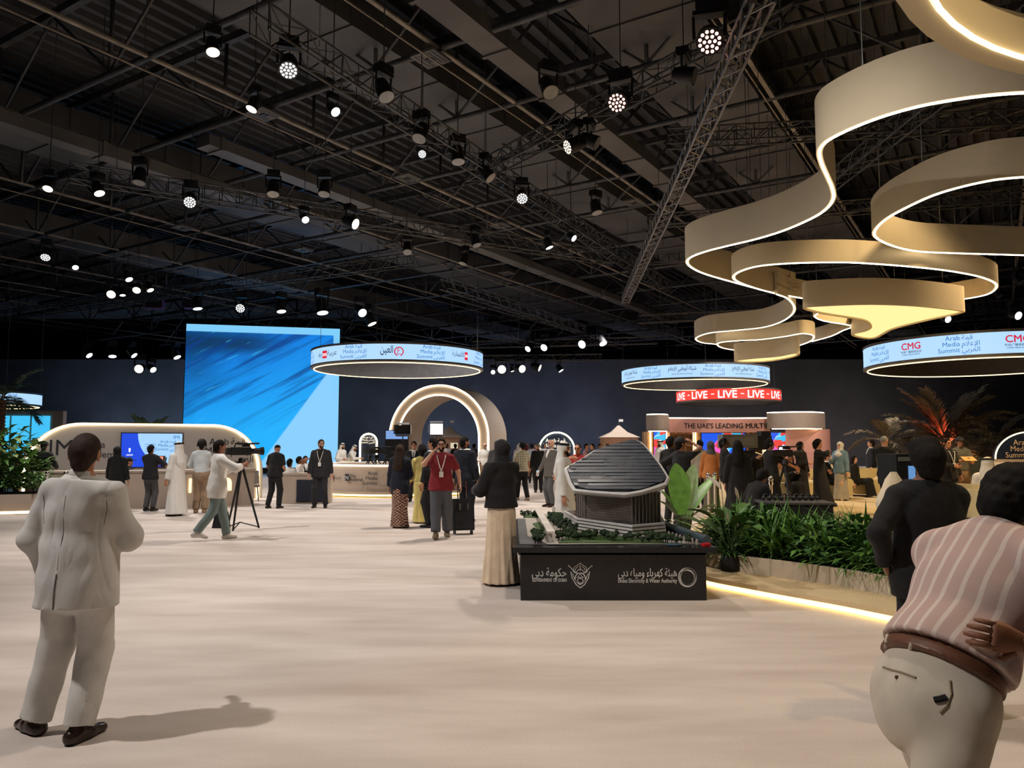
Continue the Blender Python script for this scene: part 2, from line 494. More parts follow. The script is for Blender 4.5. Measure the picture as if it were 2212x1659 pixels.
# small ceiling plates
for i, (px, py) in enumerate(((570, 246), (930, 126), (880, 384), (1095, 590), (1370, 437), (1080, 487), (850, 530), (395, 492), (655, 540))):
    t = thing('ceiling_fixture', 'small square pale louvred fixture between the roof trusses', 'fixture', onz(px, py, 9.8), -AX, 'square fixtures in the roof')
    MB().box((0, 0, 0), (0.62, 0.62, 0.05)).build('plate', M_DUCTL, t)
    MB().box((0, 0, -0.035), (0.16, 0.16, 0.02)).build('core', M_BLACK, t)
    for k in (-0.22, -0.12, 0.12, 0.22): MB().box((k, 0, -0.03), (0.03, 0.5, 0.012)).build('louvre', M_TRUSS, t)

# ================================================================ ribbon chandelier (each ribbon hangs on its own wires)
M_BAND = mat('cream_fabric_band', srgb(214, 200, 172), 0.7, 0, 0.03, 1.5)
def cr(x, y): return (1440 + x * 0.4942, y * 0.4942)
def wires(parent, pts, z0, z1=12.54, r=0.006):
    for p in pts:
        MB().tube([(p[0], p[1], z0), (p[0], p[1], z1)], r, 4).build('hanging_wire', M_WIRE, parent)
GC = 'wavy ribbon pendants of the ceiling chandelier'
def ribbon_light(label, cpts, z, h, closed=False, nw=4, th=0.07):
    P = [onz(*cr(*c), z) for c in cpts]
    path = smooth_path(P, 6, closed)
    t = thing('ribbon_pendant', label, 'pendant light', (0, 0, 0), 0, GC)
    MB().ribbon([(p.x, p.y) for p in path], z, z + h, th, closed=closed).build('band', M_BAND, t)
    MB().tube([(p.x, p.y, z - 0.004) for p in path], 0.016, 6, closed=closed).build('led_strip', M_WARMW, t)
    k = max(1, len(path) // nw)
    wires(t, [path[i] for i in range(k // 2, len(path), k)], z + h)
    return t
ribbon_light('large wavy cream ribbon pendant sweeping in an S from the loop above', [(2300, 560), (2100, 450), (1920, 410), (1750, 400), (1562, 403), (1400, 415), (1250, 435), (1100, 463), (950, 505), (830, 550), (740, 592), (690, 625), (668, 662), (676, 710), (702, 770), (725, 825), (728, 868), (700, 910), (640, 950), (520, 1003), (400, 1041), (280, 1070), (180, 1095), (112, 1120), (90, 1143), (108, 1168), (170, 1197), (290, 1232), (430, 1270), (560, 1305)], 5.0, 0.6, nw=5)
ribbon_light('cream ribbon pendant in a hairpin loop above the ringed drum lamp', [(2150, 800), (1950, 768), (1760, 765), (1562, 772), (1400, 790), (1200, 840), (1060, 900), (955, 960), (908, 1015), (930, 1048), (1010, 1080), (1110, 1098), (1260, 1105), (1562, 1114), (1760, 1120), (1950, 1110)], 5.0, 0.5, nw=4)
ribbon_light('flat oval cream ribbon pendant that rings the large drum lamp', [(597, 1303), (450, 1275), (350, 1246), (295, 1219), (312, 1190), (400, 1162), (550, 1149), (750, 1145), (900, 1151), (1100, 1167), (1250, 1185), (1380, 1212), (1442, 1246), (1405, 1284), (1285, 1308), (1120, 1330), (940, 1338), (760, 1328)], 4.75, 0.38, True, 5)
ribbon_light('cream ribbon pendant trailing behind the oval towards the small drum lamp', [(480, 1285), (530, 1305), (558, 1342), (548, 1374), (500, 1406), (420, 1430), (300, 1443), (185, 1455), (128, 1478), (152, 1496), (222, 1504), (320, 1512)], 4.7, 0.48, nw=4)
ribbon_light('small wavy cream ribbon pendant that rings the small drum lamp', [(300, 1530), (245, 1520), (221, 1506), (240, 1495), (310, 1488), (410, 1483), (520, 1469), (590, 1457), (638, 1464), (640, 1482), (612, 1498), (560, 1515)], 4.45, 0.34, nw=3)
ribbon_light('narrow cream ribbon pendant tucked behind the large drum lamp', [(660, 1370), (648, 1384), (690, 1402), (808, 1424), (770, 1444), (720, 1468), (635, 1492)], 4.6, 0.34, nw=2)

def drum(label, cpts, z, h):
    P = smooth_path([onz(*cr(*c), z) for c in cpts], 5, True)
    t = thing('drum_pendant', label, 'pendant light')
    poly = [(p.x, p.y) for p in P]
    MB().ribbon(poly, z, z + h, 0.06, closed=True).build('drum_side', M_BAND, t)
    cx = sum(p[0] for p in poly) / len(poly); cy = sum(p[1] for p in poly) / len(poly)
    m = MB(); m.add([(p[0], p[1], z + 0.03) for p in poly], [tuple(range(len(poly)))])
    m.build('glowing_diffuser', emit('lamp_diffuser', (1.0, 0.73, 0.30), 1.25), t)
    m = MB(); m.add([(p[0], p[1], z + h) for p in poly], [tuple(range(len(poly)))])
    m.build('drum_top', M_BAND, t)
    wires(t, [poly[i] for i in range(2, len(poly), len(poly) // 3)], z + h)
drum('large drum lamp with a teardrop of glowing yellow diffuser underneath', [(602, 1347), (700, 1338), (900, 1332), (1100, 1340), (1270, 1358), (1285, 1370), (1150, 1400), (990, 1440), (912, 1479), (850, 1478), (812, 1463), (868, 1448), (892, 1430), (866, 1404), (780, 1388), (660, 1368)], 4.35, 0.52)
drum('small drum lamp with a slim glowing underside beside the wavy ribbon', [(302, 1578), (380, 1568), (480, 1560), (545, 1548), (578, 1546), (560, 1560), (500, 1573), (420, 1583), (330, 1585)], 4.05, 0.5)

# cove ring in the top corner
def circ3(a, b, c):
    ax, ay, bx, by, cx, cy = a.x, a.y, b.x, b.y, c.x, c.y
    d = 2 * (ax * (by - cy) + bx * (cy - ay) + cx * (ay - by))
    ux = ((ax * ax + ay * ay) * (by - cy) + (bx * bx + by * by) * (cy - ay) + (cx * cx + cy * cy) * (ay - by)) / d
    uy = ((ax * ax + ay * ay) * (cx - bx) + (bx * bx + by * by) * (ax - cx) + (cx * cx + cy * cy) * (bx - ax)) / d
    return Vector((ux, uy)), math.hypot(ax - ux, ay - uy)
cc, cr_ = circ3(onz(2005, 0, 4.7), onz(2100, 88, 4.7), onz(2212, 131, 4.7))
t = thing('cove_ring', 'round cove pendant with broad cream soffit and bright yellow inner glow', 'pendant light', (cc.x, cc.y, 4.7))
MB().lathe([(cr_, 0.0), (cr_ + 0.17, 0.0), (cr_ + 0.17, 0.5), (cr_ + 0.13, 0.5), (cr_ + 0.13, 0.03), (cr_, 0.03), (cr_, 0)], n=64, cap=False).build('soffit', M_BAND, t)
MB().lathe([(cr_ - 0.02, 0.02), (cr_ - 0.02, 0.34), (cr_ + 0.0, 0.34), (cr_ + 0.0, 0.02)], n=64, cap=False).build('inner_lining', M_BAND, t)
MB().tube([(math.cos(a) * (cr_ - 0.03), math.sin(a) * (cr_ - 0.03), 0.0) for a in [2 * math.pi * k / 64 for k in range(64)]], 0.018, 6, closed=True).build('led_strip', M_WARM, t)
wires(t, [(cr_ * math.cos(a), cr_ * math.sin(a)) for a in (0.5, 2.4, 4.2)], 0.5, 12.54 - 4.7)

# ================================================================ hanging LED screen rings
M_LED = emit('led_panel_sky', (0.44, 0.70, 1.0), 1.05)
M_LEDR = emit('led_panel_red', (1.0, 0.045, 0.03), 1.15)
M_RIM = mat('ring_rim', (0.10, 0.095, 0.10), 0.5)
I_BLUE = emit('ink_blue', (0.01, 0.20, 0.62), 0.8, False)
I_DARK = emit('ink_dark', (0.02, 0.03, 0.08), 0.6, False)
I_RED = emit('ink_red', (0.75, 0.01, 0.04), 0.9, False)
I_WHITE = emit('ink_white', (1, 1, 1), 1.4, False)
def led_ring(label, px, Yc, zb, Rr, h, items, panel, hoop, logo=0.35, nseg=72):
    x = (px - CXP) / FPX * Yc
    t = thing('led_ring', label, 'screen ring', (x, Yc, zb))
    th0 = math.atan2(x, Yc)                                   # ring front turned to the hall centre
    MB().lathe([(Rr, 0.08), (Rr, h + 0.08)], n=nseg, cap=False).build('led_panel', panel, t)
    MB().lathe([(Rr + 0.02, h + 0.08), (Rr + 0.02, h + 0.15), (Rr - 0.14, h + 0.15), (Rr - 0.14, 0.0), (Rr - 0.06, 0.0), (Rr + 0.02, 0.02), (Rr + 0.02, 0.08), (Rr - 0.01, 0.08), (Rr - 0.01, h + 0.08), (Rr + 0.02, h + 0.08)], n=nseg, cap=False).build('ring_frame', M_RIM, t)
    MB().tube([((Rr - 0.10) * math.cos(a), (Rr - 0.10) * math.sin(a), -0.012) for a in [2 * math.pi * k / nseg for k in range(nseg)]], 0.018, 6, closed=True).build('led_hoop', hoop, t)
    mbs = {}
    for kind, deg in items:
        a0 = R(deg) - th0 * 0.0
        def place(X, Z, a0=a0):
            a = a0 + X / Rr
            return ((Rr + 0.008) * math.sin(a), -(Rr + 0.008) * math.cos(a), 0.08 + h / 2 + Z)
        def place2(X, Z, a0=a0):
            a = a0 + X / Rr
            return ((Rr + 0.012) * math.sin(a), -(Rr + 0.012) * math.cos(a), 0.08 + h / 2 + Z)
        mb = MB(); s = logo
        mats = [I_BLUE, I_DARK, I_RED, I_WHITE]
        if kind == 'ams': summit_logo(mb, s, place, 0, -0.05 * s, 0)
        elif kind == 'sky':
            text(mb, 'sky', 0.62 * s, place, -0.42 * s, -0.18 * s, 'r', 0.006, 1)
            w = 0.5 * s * 1.5
            mb.add([place(-0.38 * s, -0.36 * s), place(0.38 * s, -0.36 * s), place(0.38 * s, 0.36 * s), place(-0.38 * s, 0.36 * s)], [(0, 1, 2, 3)], 2)
            text(mb, 'news', 0.62 * s, place2, 0, -0.16 * s, 'c', 0.006, 3, 0.68 * s)
            text(mb, arabic('عربية'), 0.68 * s, place, 0.44 * s, -0.12 * s, 'l', 0.006, 1)
        elif kind == 'ain':
            text(mb, arabic('العين'), 0.95 * s, place, -0.12 * s, -0.12 * s, 'r', 0.01, 1, 1.15 * s)
            n_ = 22
            ring = []
            for k in range(n_ + 1):
                q = R(250) - R(320) * k / n_
                ring.append((0.42 * s + 0.44 * s * math.cos(q), 0.44 * s * math.sin(q))); ring.append((0.42 * s + 0.34 * s * math.cos(q), 0.34 * s * math.sin(q)))
            mb.add([place(*p) for p in ring], [(2 * k, 2 * k + 1, 2 * k + 3, 2 * k + 2) for k in range(n_)], 2)
            text(mb, 'ع', 0.6 * s, place, 0.42 * s, -0.02 * s, 'c', 0.01, 2)
        elif kind == 'cnn':
            text(mb, arabic('الاقتصادية'), 0.7 * s, place, 0.22 * s, -0.1 * s, 'r', 0.006, 1, 1.6 * s)
            mb.add([place(0.30 * s, -0.38 * s), place(0.78 * s, -0.38 * s), place(0.78 * s, 0.38 * s), place(0.30 * s, 0.38 * s)], [(0, 1, 2, 3)], 2)
            text(mb, 'CNN', 0.4 * s, place2, 0.54 * s, -0.12 * s, 'c', 0.02, 3, 0.4 * s)
        elif kind == 'adm':
            text(mb, arabic('شبكة أبوظبي للإعلام'), 0.62 * s, place, 0, 0.08 * s, 'c', 0.008, 1, 3.2 * s)
            text(mb, 'ABU DHABI MEDIA NETWORK', 0.2 * s, place, 0, -0.42 * s, 'c', 0.004, 1, 2.4 * s)
        elif kind == 'cmg':
            text(mb, 'CMG', 0.75 * s, place, 0, 0.0, 'c', 0.018, 2)
            text(mb, '中央广播电视总台', 0.22 * s, place, 0, -0.28 * s, 'c', 0.01, 1)
            text(mb, 'CHINA MEDIA GROUP', 0.15 * s, place, 0, -0.46 * s, 'c', 0.01, 1)
        elif kind == 'live': text(mb, 'LIVE', 1.15 * s, place, 0, -0.42 * s, 'c', 0.022, 3)
        elif kind == 'dash': mb.add([place(-0.18 * s, -0.05 * s), place(0.18 * s, -0.05 * s), place(0.18 * s, 0.05 * s), place(-0.18 * s, 0.05 * s)], [(0, 1, 2, 3)], 3)
        mb.build('lettering', mats, t)
    wires(t, [(Rr * 0.98 * math.cos(a), Rr * 0.98 * math.sin(a)) for a in (R(20), R(100), R(170), R(-95), R(-45))], h + 0.15, 12.54 - zb, 0.008)
    return t
led_ring('hanging LED ring with news channel logos over the round broadcast desk', 859, 27.5, 4.32, 3.04, 0.50, [('ams', -68), ('sky', -44), ('ams', -19), ('ain', 6), ('ams', 30), ('cnn', 53), ('ams', 76)], M_LED, M_HOOP)
led_ring('hanging LED ring with black calligraphy logos above the red live sign', 1501, 33.5, 4.28, 3.14, 0.52, [('adm', -71), ('ams', -46), ('adm', -22), ('ams', 1), ('adm', 25), ('ams', 48), ('adm', 72)], M_LED, M_HOOP)
led_ring('hanging LED ring with red letter logos near the palm tree', 2117, 22.5, 3.93, 3.05, 0.56, [('ams', -84), ('cmg', -62), ('ams', -38), ('cmg', -14), ('ams', 10), ('cmg', 34), ('ams', 58)], M_LED, M_HOOP)
led_ring('red LED ring repeating the word LIVE', 1573, 38.0, 3.72, 2.5, 0.48, [('live', d) for d in (-78, -47, -16, 15, 46, 77)] + [('dash', d) for d in (-62, -31.5, -0.5, 30.5, 61.5)], M_LEDR, M_RIM, 0.42)
led_ring('small part-hidden LED ring beyond the trees', -42, 34.0, 3.38, 2.3, 0.44, [('ams', 20), ('cmg', 42), ('ams', 62), ('ams', -10)], M_LED, M_HOOP, 0.3)

# ================================================================ giant LED wall
mw = emit('led_wall_picture', (0.02, 0.3, 0.9), 1.0)
n = NT(mw); vec, X, Y_, Z = n.coords()
u = n.m('DIVIDE', X, 8.65); v = n.m('DIVIDE', Z, 8.3)                   # 0..1 across, 0..1 up
st = n.noise(vec, 1.0, (0.16, 1, 3.4), (0, R(30), 0), 8)
cl = n.noise(vec, 0.5, (0.7, 1, 1.6), (0, R(30), 0), 5)
base = n.mix(n.ramp(n.m('ADD', v, n.m('MULTIPLY', u, -0.30)), 0.10, 0.75), srgb(34, 178, 255), srgb(14, 122, 224))
base = n.mix(n.m('MULTIPLY', n.ramp(n.m('ADD', n.m('SUBTRACT', v, n.m('MULTIPLY', u, 0.85)), n.m('MULTIPLY', n.m('SUBTRACT', cl, 0.5), 0.7)), 0.30, 0.80), 0.92), base, srgb(8, 72, 128))
dband = n.m('MULTIPLY', n.ramp(v, 0.78, 0.85), n.m('MULTIPLY', n.ramp(v, 0.955, 0.90), n.ramp(n.m('ADD', u, n.m('MULTIPLY', cl, 0.3)), 0.86, 0.55)))
base = n.mix(n.m('MULTIPLY', dband, 0.85), base, srgb(12, 50, 84))
streak = n.m('MULTIPLY', n.ramp(st, 0.50, 0.62), n.m('MULTIPLY', n.ramp(n.m('SUBTRACT', v, n.m('MULTIPLY', u, 0.05)), 0.18, 0.62), 0.8))
base = n.mix(streak, base, srgb(10, 62, 140))
lit = n.m('MULTIPLY', n.ramp(n.noise(vec, 2.2, (0.3, 1, 3), (0, R(30), 0), 3), 0.62, 0.72), n.ramp(n.m('SUBTRACT', v, u), 0.1, 0.5))
base = n.mix(n.m('MULTIPLY', lit, 0.6), base, srgb(70, 200, 240))
tri = n.ramp(n.m('SUBTRACT', n.m('SUBTRACT', u, 0.58), n.m('MULTIPLY', n.m('SUBTRACT', v, 0.17), 0.66)), 0.0, 0.012)
base = n.mix(tri, base, srgb(138, 208, 255))
edge = n.m('MAXIMUM', n.ramp(v, 0.948, 0.953), n.m('MULTIPLY', n.ramp(u, 0.955, 0.96), n.ramp(v, 0.4, 0.95)))
base = n.mix(edge, base, srgb(128, 206, 250))
n.link(base, n.p.inputs['Emission Color']); n.p.inputs['Emission Strength'].default_value = 1.0
pa, pb = at(403, 697, 44.0), at(738, 708, 46.0)
rzw = math.atan2(pb.y - pa.y, pb.x - pa.x)
t = thing('led_wall', 'giant LED wall showing abstract blue streaks and a pale wedge', 'screen', (pa.x, pa.y, 0.35), rzw)
MB().quad((0, -0.01, 0), (8.65, -0.01, 0), (8.65, -0.01, 8.3), (0, -0.01, 8.3)).build('screen_face', mw, t)
MB().box((4.325, 0.15, 4.15), (8.72, 0.3, 8.36)).build('casing', M_BLACK, t)
for xx in (0.5, 8.1): MB().box((xx, 0.4, -0.175), (0.3, 1.2, 0.35)).build('foot', M_BLACK, t)

# ================================================================ arch portal with two neon lines
xa = (949 - CXP) / FPX * 35.3
t = thing('arch_portal', 'deep rounded arch portal edged with two glowing lines', 'arch', (xa - 0.02, 35.0, 0), R(-16))
def arch_ring(r, zc, n=40): return [(-r, 0.0)] + [(-r * math.cos(math.pi * k / n), zc + r * math.sin(math.pi * k / n)) for k in range(n + 1)] + [(r, 0.0)]
ZC, RO, RI, DEP = 1.98, 2.45, 1.92, 2.7
o_, i_ = arch_ring(RO, ZC), arch_ring(RI, ZC)
mb = MB(); N_ = len(o_)
vsx = [(p[0], 0, p[1]) for p in o_] + [(p[0], 0, p[1]) for p in i_] + [(p[0], DEP, p[1]) for p in o_] + [(p[0], DEP, p[1]) for p in i_]
fs = []
for k in range(N_ - 1):
    fs += [(k, k + 1, N_ + k + 1, N_ + k), (2 * N_ + k, 3 * N_ + k, 3 * N_ + k + 1, 2 * N_ + k + 1), (k, 2 * N_ + k, 2 * N_ + k + 1, k + 1), (N_ + k, N_ + k + 1, 3 * N_ + k + 1, 3 * N_ + k)]
mb.add(vsx, fs, 0, False)
mb.build('arch_body', M_STAND, t)
for rr, nm in ((RO - 0.05, 'outer_neon_line'), (RI + 0.04, 'inner_neon_line')):
    MB().tube([(p[0], -0.03, p[1]) for p in arch_ring(rr, ZC)], 0.035, 6).build(nm, M_WARMW, t)

# ================================================================ round broadcast desk under the ring
t = thing('round_desk', 'round broadcast desk with channel logos and a yellow glow at its foot', 'desk', ((862 - CXP) / FPX * 27.5, 27.5, 0))
MB().lathe([(0.1, 0.1), (3.05, 0.1), (3.05, 0.16), (0.1, 0.16)], n=64, cap=False).build('plinth', M_STAND, t)
MB().lathe([(2.98, 0.04), (3.02, 0.04), (3.02, 0.10), (2.98, 0.1)], n=64, cap=False).build('glow_strip', M_GOLD, t)
MB().lathe([(2.72, 0.16), (2.78, 0.95), (2.78, 1.02), (2.15, 1.02), (2.15, 0.16)], n=64, cap=False).build('counter', M_STAND, t)
MB().tube([(2.79 * math.cos(a), 2.79 * math.sin(a), 1.0) for a in [2 * math.pi * k / 64 for k in range(64)]], 0.025, 6, closed=True).build('edge_light', M_WARMW, t)
P_DARK = mat('print_dark', (0.03, 0.03, 0.04), 0.6); P_RED = mat('print_red', (0.45, 0.02, 0.03), 0.6); P_WHITE = mat('print_white', (0.8, 0.8, 0.8), 0.6)
def cyl(a0, rr, z):
    return lambda X, Z: (rr * math.sin(a0 + X / rr), -rr * math.cos(a0 + X / rr), z + Z)
k_ = 0.62
mb = MB(); pl = cyl(R(-43), 2.80, 0.6); p2 = cyl(R(-43), 2.805, 0.6)
text(mb, 'sky', 0.26 * k_, pl, -0.22 * k_, -0.08 * k_, 'r', 0.006, 0); mb.add([pl(x_ * k_, z_ * k_) for x_, z_ in ((-0.2, -0.13), (0.2, -0.13), (0.2, 0.15), (-0.2, 0.15))], [(0, 1, 2, 3)], 1)
text(mb, 'news', 0.22 * k_, p2, 0, -0.06 * k_, 'c', 0.006, 2, 0.36 * k_); text(mb, arabic('عربية'), 0.28 * k_, pl, 0.24 * k_, -0.06 * k_, 'l', 0.006, 0)
pl = cyl(R(-24), 2.80, 0.6); p2 = cyl(R(-24), 2.805, 0.6)
mb.add([pl(x_ * k_, z_ * k_) for x_, z_ in ((-0.42, -0.15), (-0.14, -0.15), (-0.14, 0.2), (-0.42, 0.2))], [(0, 1, 2, 3)], 0); text(mb, 'N', 0.3 * k_, p2, -0.28 * k_, -0.09 * k_, 'c', 0.0, 2)
text(mb, 'The', 0.22 * k_, pl, -0.08 * k_, 0.04 * k_, 'l', 0.012, 0); text(mb, 'National', 0.22 * k_, pl, -0.08 * k_, -0.15 * k_, 'l', 0.012, 0)
pl = cyl(R(-9), 2.80, 0.6)
for i, w_ in enumerate(('Arab', 'Media', 'Summit')): text(mb, w_, 0.27 * k_, pl, 0.3 * k_, (0.16 - 0.25 * i) * k_, 'r', 0.006, 0)
summit_logo(mb, 0.26, cyl(R(25), 2.80, 0.6), 0, 0, 0)
mb.build('lettering', [P_DARK, P_RED, P_WHITE], t)

# ================================================================ news booth on the left with rounded back wall
pl_, pr_ = at(40, 1000, 21.3), at(568, 1000, 24.4)
WB = math.hypot(pr_.x - pl_.x, pr_.y - pl_.y); rzb = math.atan2(pr_.y - pl_.y, pr_.x - pl_.x)
t = thing('booth_backdrop', 'long grey booth wall with rounded top corners and a glowing outline', 'wall panel', (pl_.x, pl_.y, 0), rzb)
def stadium(ins, hh, r, n=14):
    w = WB - 2 * ins; r = r - ins; o = [(ins, 0.0)]
    o += [(ins + r - r * math.cos(math.pi / 2 * k / n), hh - ins - r + r * math.sin(math.pi / 2 * k / n)) for k in range(n + 1)]
    o += [(ins + w - r + r * math.sin(math.pi / 2 * k / n), hh - ins - r + r * math.cos(math.pi / 2 * k / n)) for k in range(n + 1)]
    return o + [(ins + w, 0.0)]
HB = 2.3
o_ = stadium(0, HB, 1.5); N_ = len(o_)
mb = MB(); mb.add([(p[0], 0, p[1]) for p in o_] + [(p[0], 0.35, p[1]) for p in o_], [tuple(range(N_)), tuple(reversed(range(N_, 2 * N_)))] + [(k, N_ + k, N_ + (k + 1) % N_, (k + 1) % N_) for k in range(N_)])
mb.build('wall_body', M_STANDG, t)
MB().tube([(p[0], -0.02, p[1]) for p in stadium(0.14, HB + 0.1, 1.5)], 0.03, 6).build('neon_outline', M_WARM, t)
def onwall(x0, z0): return lambda X, Z: (x0 + X, -0.012, z0 + Z)
mb = MB()
text(mb, 'IMI', 0.62, onwall(WB * 0.165, 1.38), 0, 0, 'c', 0.0, 0, 0.72)
text(mb, 'Media', 0.27, onwall(WB * 0.225, 1.58), 0, 0, 'l', 0.0, 0); text(mb, 'Academy', 0.27, onwall(WB * 0.225, 1.3), 0, 0, 'l', 0.0, 0)
summit_logo(mb, 0.58, onwall(WB * 0.845, 1.42), 0, 0, 0)
mb.build('lettering', [P_DARK], t)
# the monitor on it
ms = emit('booth_screen_picture', (0.3, 0.6, 1), 1.0)
n = NT(ms); vec, X, Y_, Z = n.coords()
dist = n.m('SQRT', n.m('ADD', n.m('POWER', n.m('SUBTRACT', X, 1.42), 2.0), n.m('POWER', n.m('SUBTRACT', Z, 0.98), 2.0)))
inside = n.m('MAXIMUM', n.ramp(dist, 1.0, 0.99), n.m('MULTIPLY', n.ramp(X, 1.42, 1.43), n.ramp(Z, -0.1, 0.0)))
n.link(n.mix(inside, srgb(10, 70, 225), srgb(168, 214, 255)), n.p.inputs['Emission Color'])
xs0, xs1 = WB * 0.385, WB * 0.635
tm = thing('mounted_monitor', 'wide monitor with deep blue and pale blue picture on the booth wall', 'screen', Vector((pl_.x, pl_.y, 1.02)) + Matrix.Rotation(rzb, 3, 'Z') @ Vector((xs0, -0.06, 0)), rzb)
WS = xs1 - xs0
MB().quad((0, -0.01, 0), (WS, -0.01, 0), (WS, -0.01, 0.98), (0, -0.01, 0.98)).build('picture', ms, tm)
MB().box((WS / 2, 0.025, 0.49), (WS + 0.05, 0.06, 1.03)).build('bezel', M_BLACK, tm)
mb = MB(); pw = lambda x0, z0: (lambda X, Z: (x0 + X, -0.016, z0 + Z))
text(mb, 'IMI', 0.15, pw(WS - 0.16, 0.82), 0, 0, 'c', 0.0, 0); summit_logo(mb, 0.24, pw(WS * 0.78, 0.6), 0, 0, 0)
for k in range(4): mb.box((WS * 0.47, -0.014, 0.66 - 0.07 * k), (0.28, 0.003, 0.014))
mb.build('lettering', [I_BLUE], tm)
mb = MB()
mb.add([pw(0, 0)(WS * 0.12, 0.55), pw(0, 0)(WS * 0.15, 0.55), pw(0, 0)(WS * 0.15, 0.46), pw(0, 0)(WS * 0.135, 0.42), pw(0, 0)(WS * 0.12, 0.46)], [(0, 4, 3, 2, 1)]); text(mb, 'ADGM', 0.06, pw(WS * 0.135, 0.33), 0, 0, 'c', 0.01, 0)
mb.build('emblem', [I_WHITE], tm)

# long bar in front of the booth
def bar(label, p, q, h, dep, m, name='bar_counter', top=None):
    w = math.hypot(q.x - p.x, q.y - p.y); rz = math.atan2(q.y - p.y, q.x - p.x)
    t = thing(name, label, 'counter', (p.x, p.y, 0), rz)
    MB().box((w / 2, dep / 2, h / 2 - 0.02), (w, dep, h - 0.04)).build('body', m, t)
    MB().box((w / 2, dep / 2, h - 0.02), (w + 0.06, dep + 0.06, 0.05)).build('worktop', top or m, t)
    return t
bar('long sand-coloured bar running in front of the rounded booth wall', onz(52, 1102, 0), onz(396, 1096, 0), 0.98, 0.7, M_STAND)
tb = bar('end block of the booth bar with glowing numerals', onz(398, 1099, 0), onz(548, 1090, 0), 1.0, 0.8, M_STAND)
mb = MB(); pf = lambda X, Z: (0.1 + X, -0.03, 0.42 + Z)
text(mb, '10:', 0.52, pf, 0.0, 0.0, 'l', 0.02)
for cx_ in (0.75, 1.05):
    mb.add([pf(cx_ - 0.12, 0)] + [pf(cx_ - 0.12 * math.cos(math.pi * k / 8), 0.2 + 0.15 * math.sin(math.pi * k / 8)) for k in range(9)] + [pf(cx_ + 0.12, 0)], [tuple(range(11))])
mb.build('glowing_numerals', emit('sign_gold', (1.0, 0.70, 0.34), 2.2, False), tb)
# planter box left with strip
p, q = onz(-60, 1112, 0), onz(86, 1108, 0)
w = q.x - p.x
t = thing('planter_box', 'low sand planter box with a glowing strip along its foot', 'planter', (p.x, p.y, 0), math.atan2(q.y - p.y, w))
MB().box((w / 2, 0.7, 0.25), (w, 1.4, 0.42)).build('box', M_STAND, t)
MB().box((w / 2, 0.7, 0.462), (w - 0.12, 1.28, 0.006)).build('soil', mat('soil', (0.03, 0.02, 0.015), 0.95), t)
MB().box((w / 2, 0.02, 0.03), (w, 0.05, 0.05)).build('glow_strip', M_WARM, t)

# ================================================================ broadcast studio set (far right)
YS = 36.0
def sx(px, Y=YS): return (px - CXP) / FPX * Y
def sz(py, Y=YS): return at(1106, py, Y).z
t = thing('studio_set', 'curved studio set with pink fascia and lettering over blue screens', 'studio', (sx(1548), YS, 0))
x0 = sx(1548)
M_PINK = mat('pink_fascia', srgb(214, 160, 150), 0.6, 0, 0.04)
M_GREYF = mat('grey_fascia', srgb(170, 158, 150), 0.6, 0, 0.04)
M_OAK = mat('oak_panel', srgb(170, 130, 90), 0.6, 0, 0.15, 3)
def arcpath(xl, xr, bow, n=16, y0=0.0): return [(xl + (xr - xl) * k / n - x0, y0 - bow * math.sin(math.pi * k / n) * -1) for k in range(n + 1)]
zf0, zf1 = sz(934), sz(904)
mid = arcpath(sx(1440), sx(1662), 0.45)
MB().ribbon(mid, zf0, zf1, 0.16).build('fascia', M_PINK, t)
MB().tube([(p[0], p[1] - 0.05, zf1 + 0.02) for p in mid], 0.035, 6).build('fascia_light', M_WARMW, t)
mb = MB()
def bowy(X):
    k = (X + x0 - sx(1440)) / (sx(1662) - sx(1440)); return 0.45 * math.sin(math.pi * min(max(k, 0), 1))
pf = lambda X, Z: (X, bowy(X) - 0.10, zf0 + 0.2 + Z)
text(mb, "THE UAE'S LEADING MULTIPLATFORM", 0.33, pf, sx(1479) - x0, 0.0, 'l', 0.015, 0, sx(1722) - sx(1479))
bmv = [v for v in mb.v]
mb.build('lettering', [P_DARK], t)
for (xl, xr, yb, yt, nm) in ((1397, 1441, 931, 897, 'drum_fascia'), (1656, 1777, 926, 893, 'drum_fascia')):
    rr = (sx(xr) - sx(xl)) / 2; cx_ = (sx(xr) + sx(xl)) / 2 - x0
    bow = -min(rr, 0.9)
    pp = [(cx_ - rr + 2 * rr * k / 16, bow * math.sin(math.pi * k / 16) - 0.1) for k in range(17)]
    MB().ribbon(pp, sz(yb), sz(yt), 0.14).build(nm, M_GREYF, t)
    MB().tube([(p[0], p[1], sz(yt) + 0.02) for p in pp], 0.035, 6).build('drum_light', M_WARMW, t)
    MB().tube([(p[0] * 1.0, p[1] + 0.05, sz(yb) - 0.02) for p in pp[1:-1]], 0.022, 6).build('drum_underlight', M_WARM, t)
zt = sz(932)
MB().box((sx(1560) - x0, 1.2, zt / 2), (sx(1725) - sx(1398), 0.15, zt)).build('back_panel', M_OAK, t)
for (xl, xr) in ((1398, 1411), (1722, 1745)):
    MB().box(((sx(xl) + sx(xr)) / 2 - x0, 0.6, zt / 2), (sx(xr) - sx(xl), 1.0, zt)).build('side_pier', M_OAK, t)
MB().lathe([(1.0, 0), (1.0, zt + 0.1)], c=(sx(1752) - x0, 0.5, 0), n=24, cap=False).build('end_column', M_PINK, t)
for px in (1443, 1449, 1507, 1513, 1661, 1667, 1405, 1739):
    MB().tube([(sx(px) - x0, 1.05 if 1411 < px < 1722 else 0.05, 0.2), (sx(px) - x0, 1.05 if 1411 < px < 1722 else 0.05, zt)], 0.03, 6).build('light_tube', M_WARM, t)
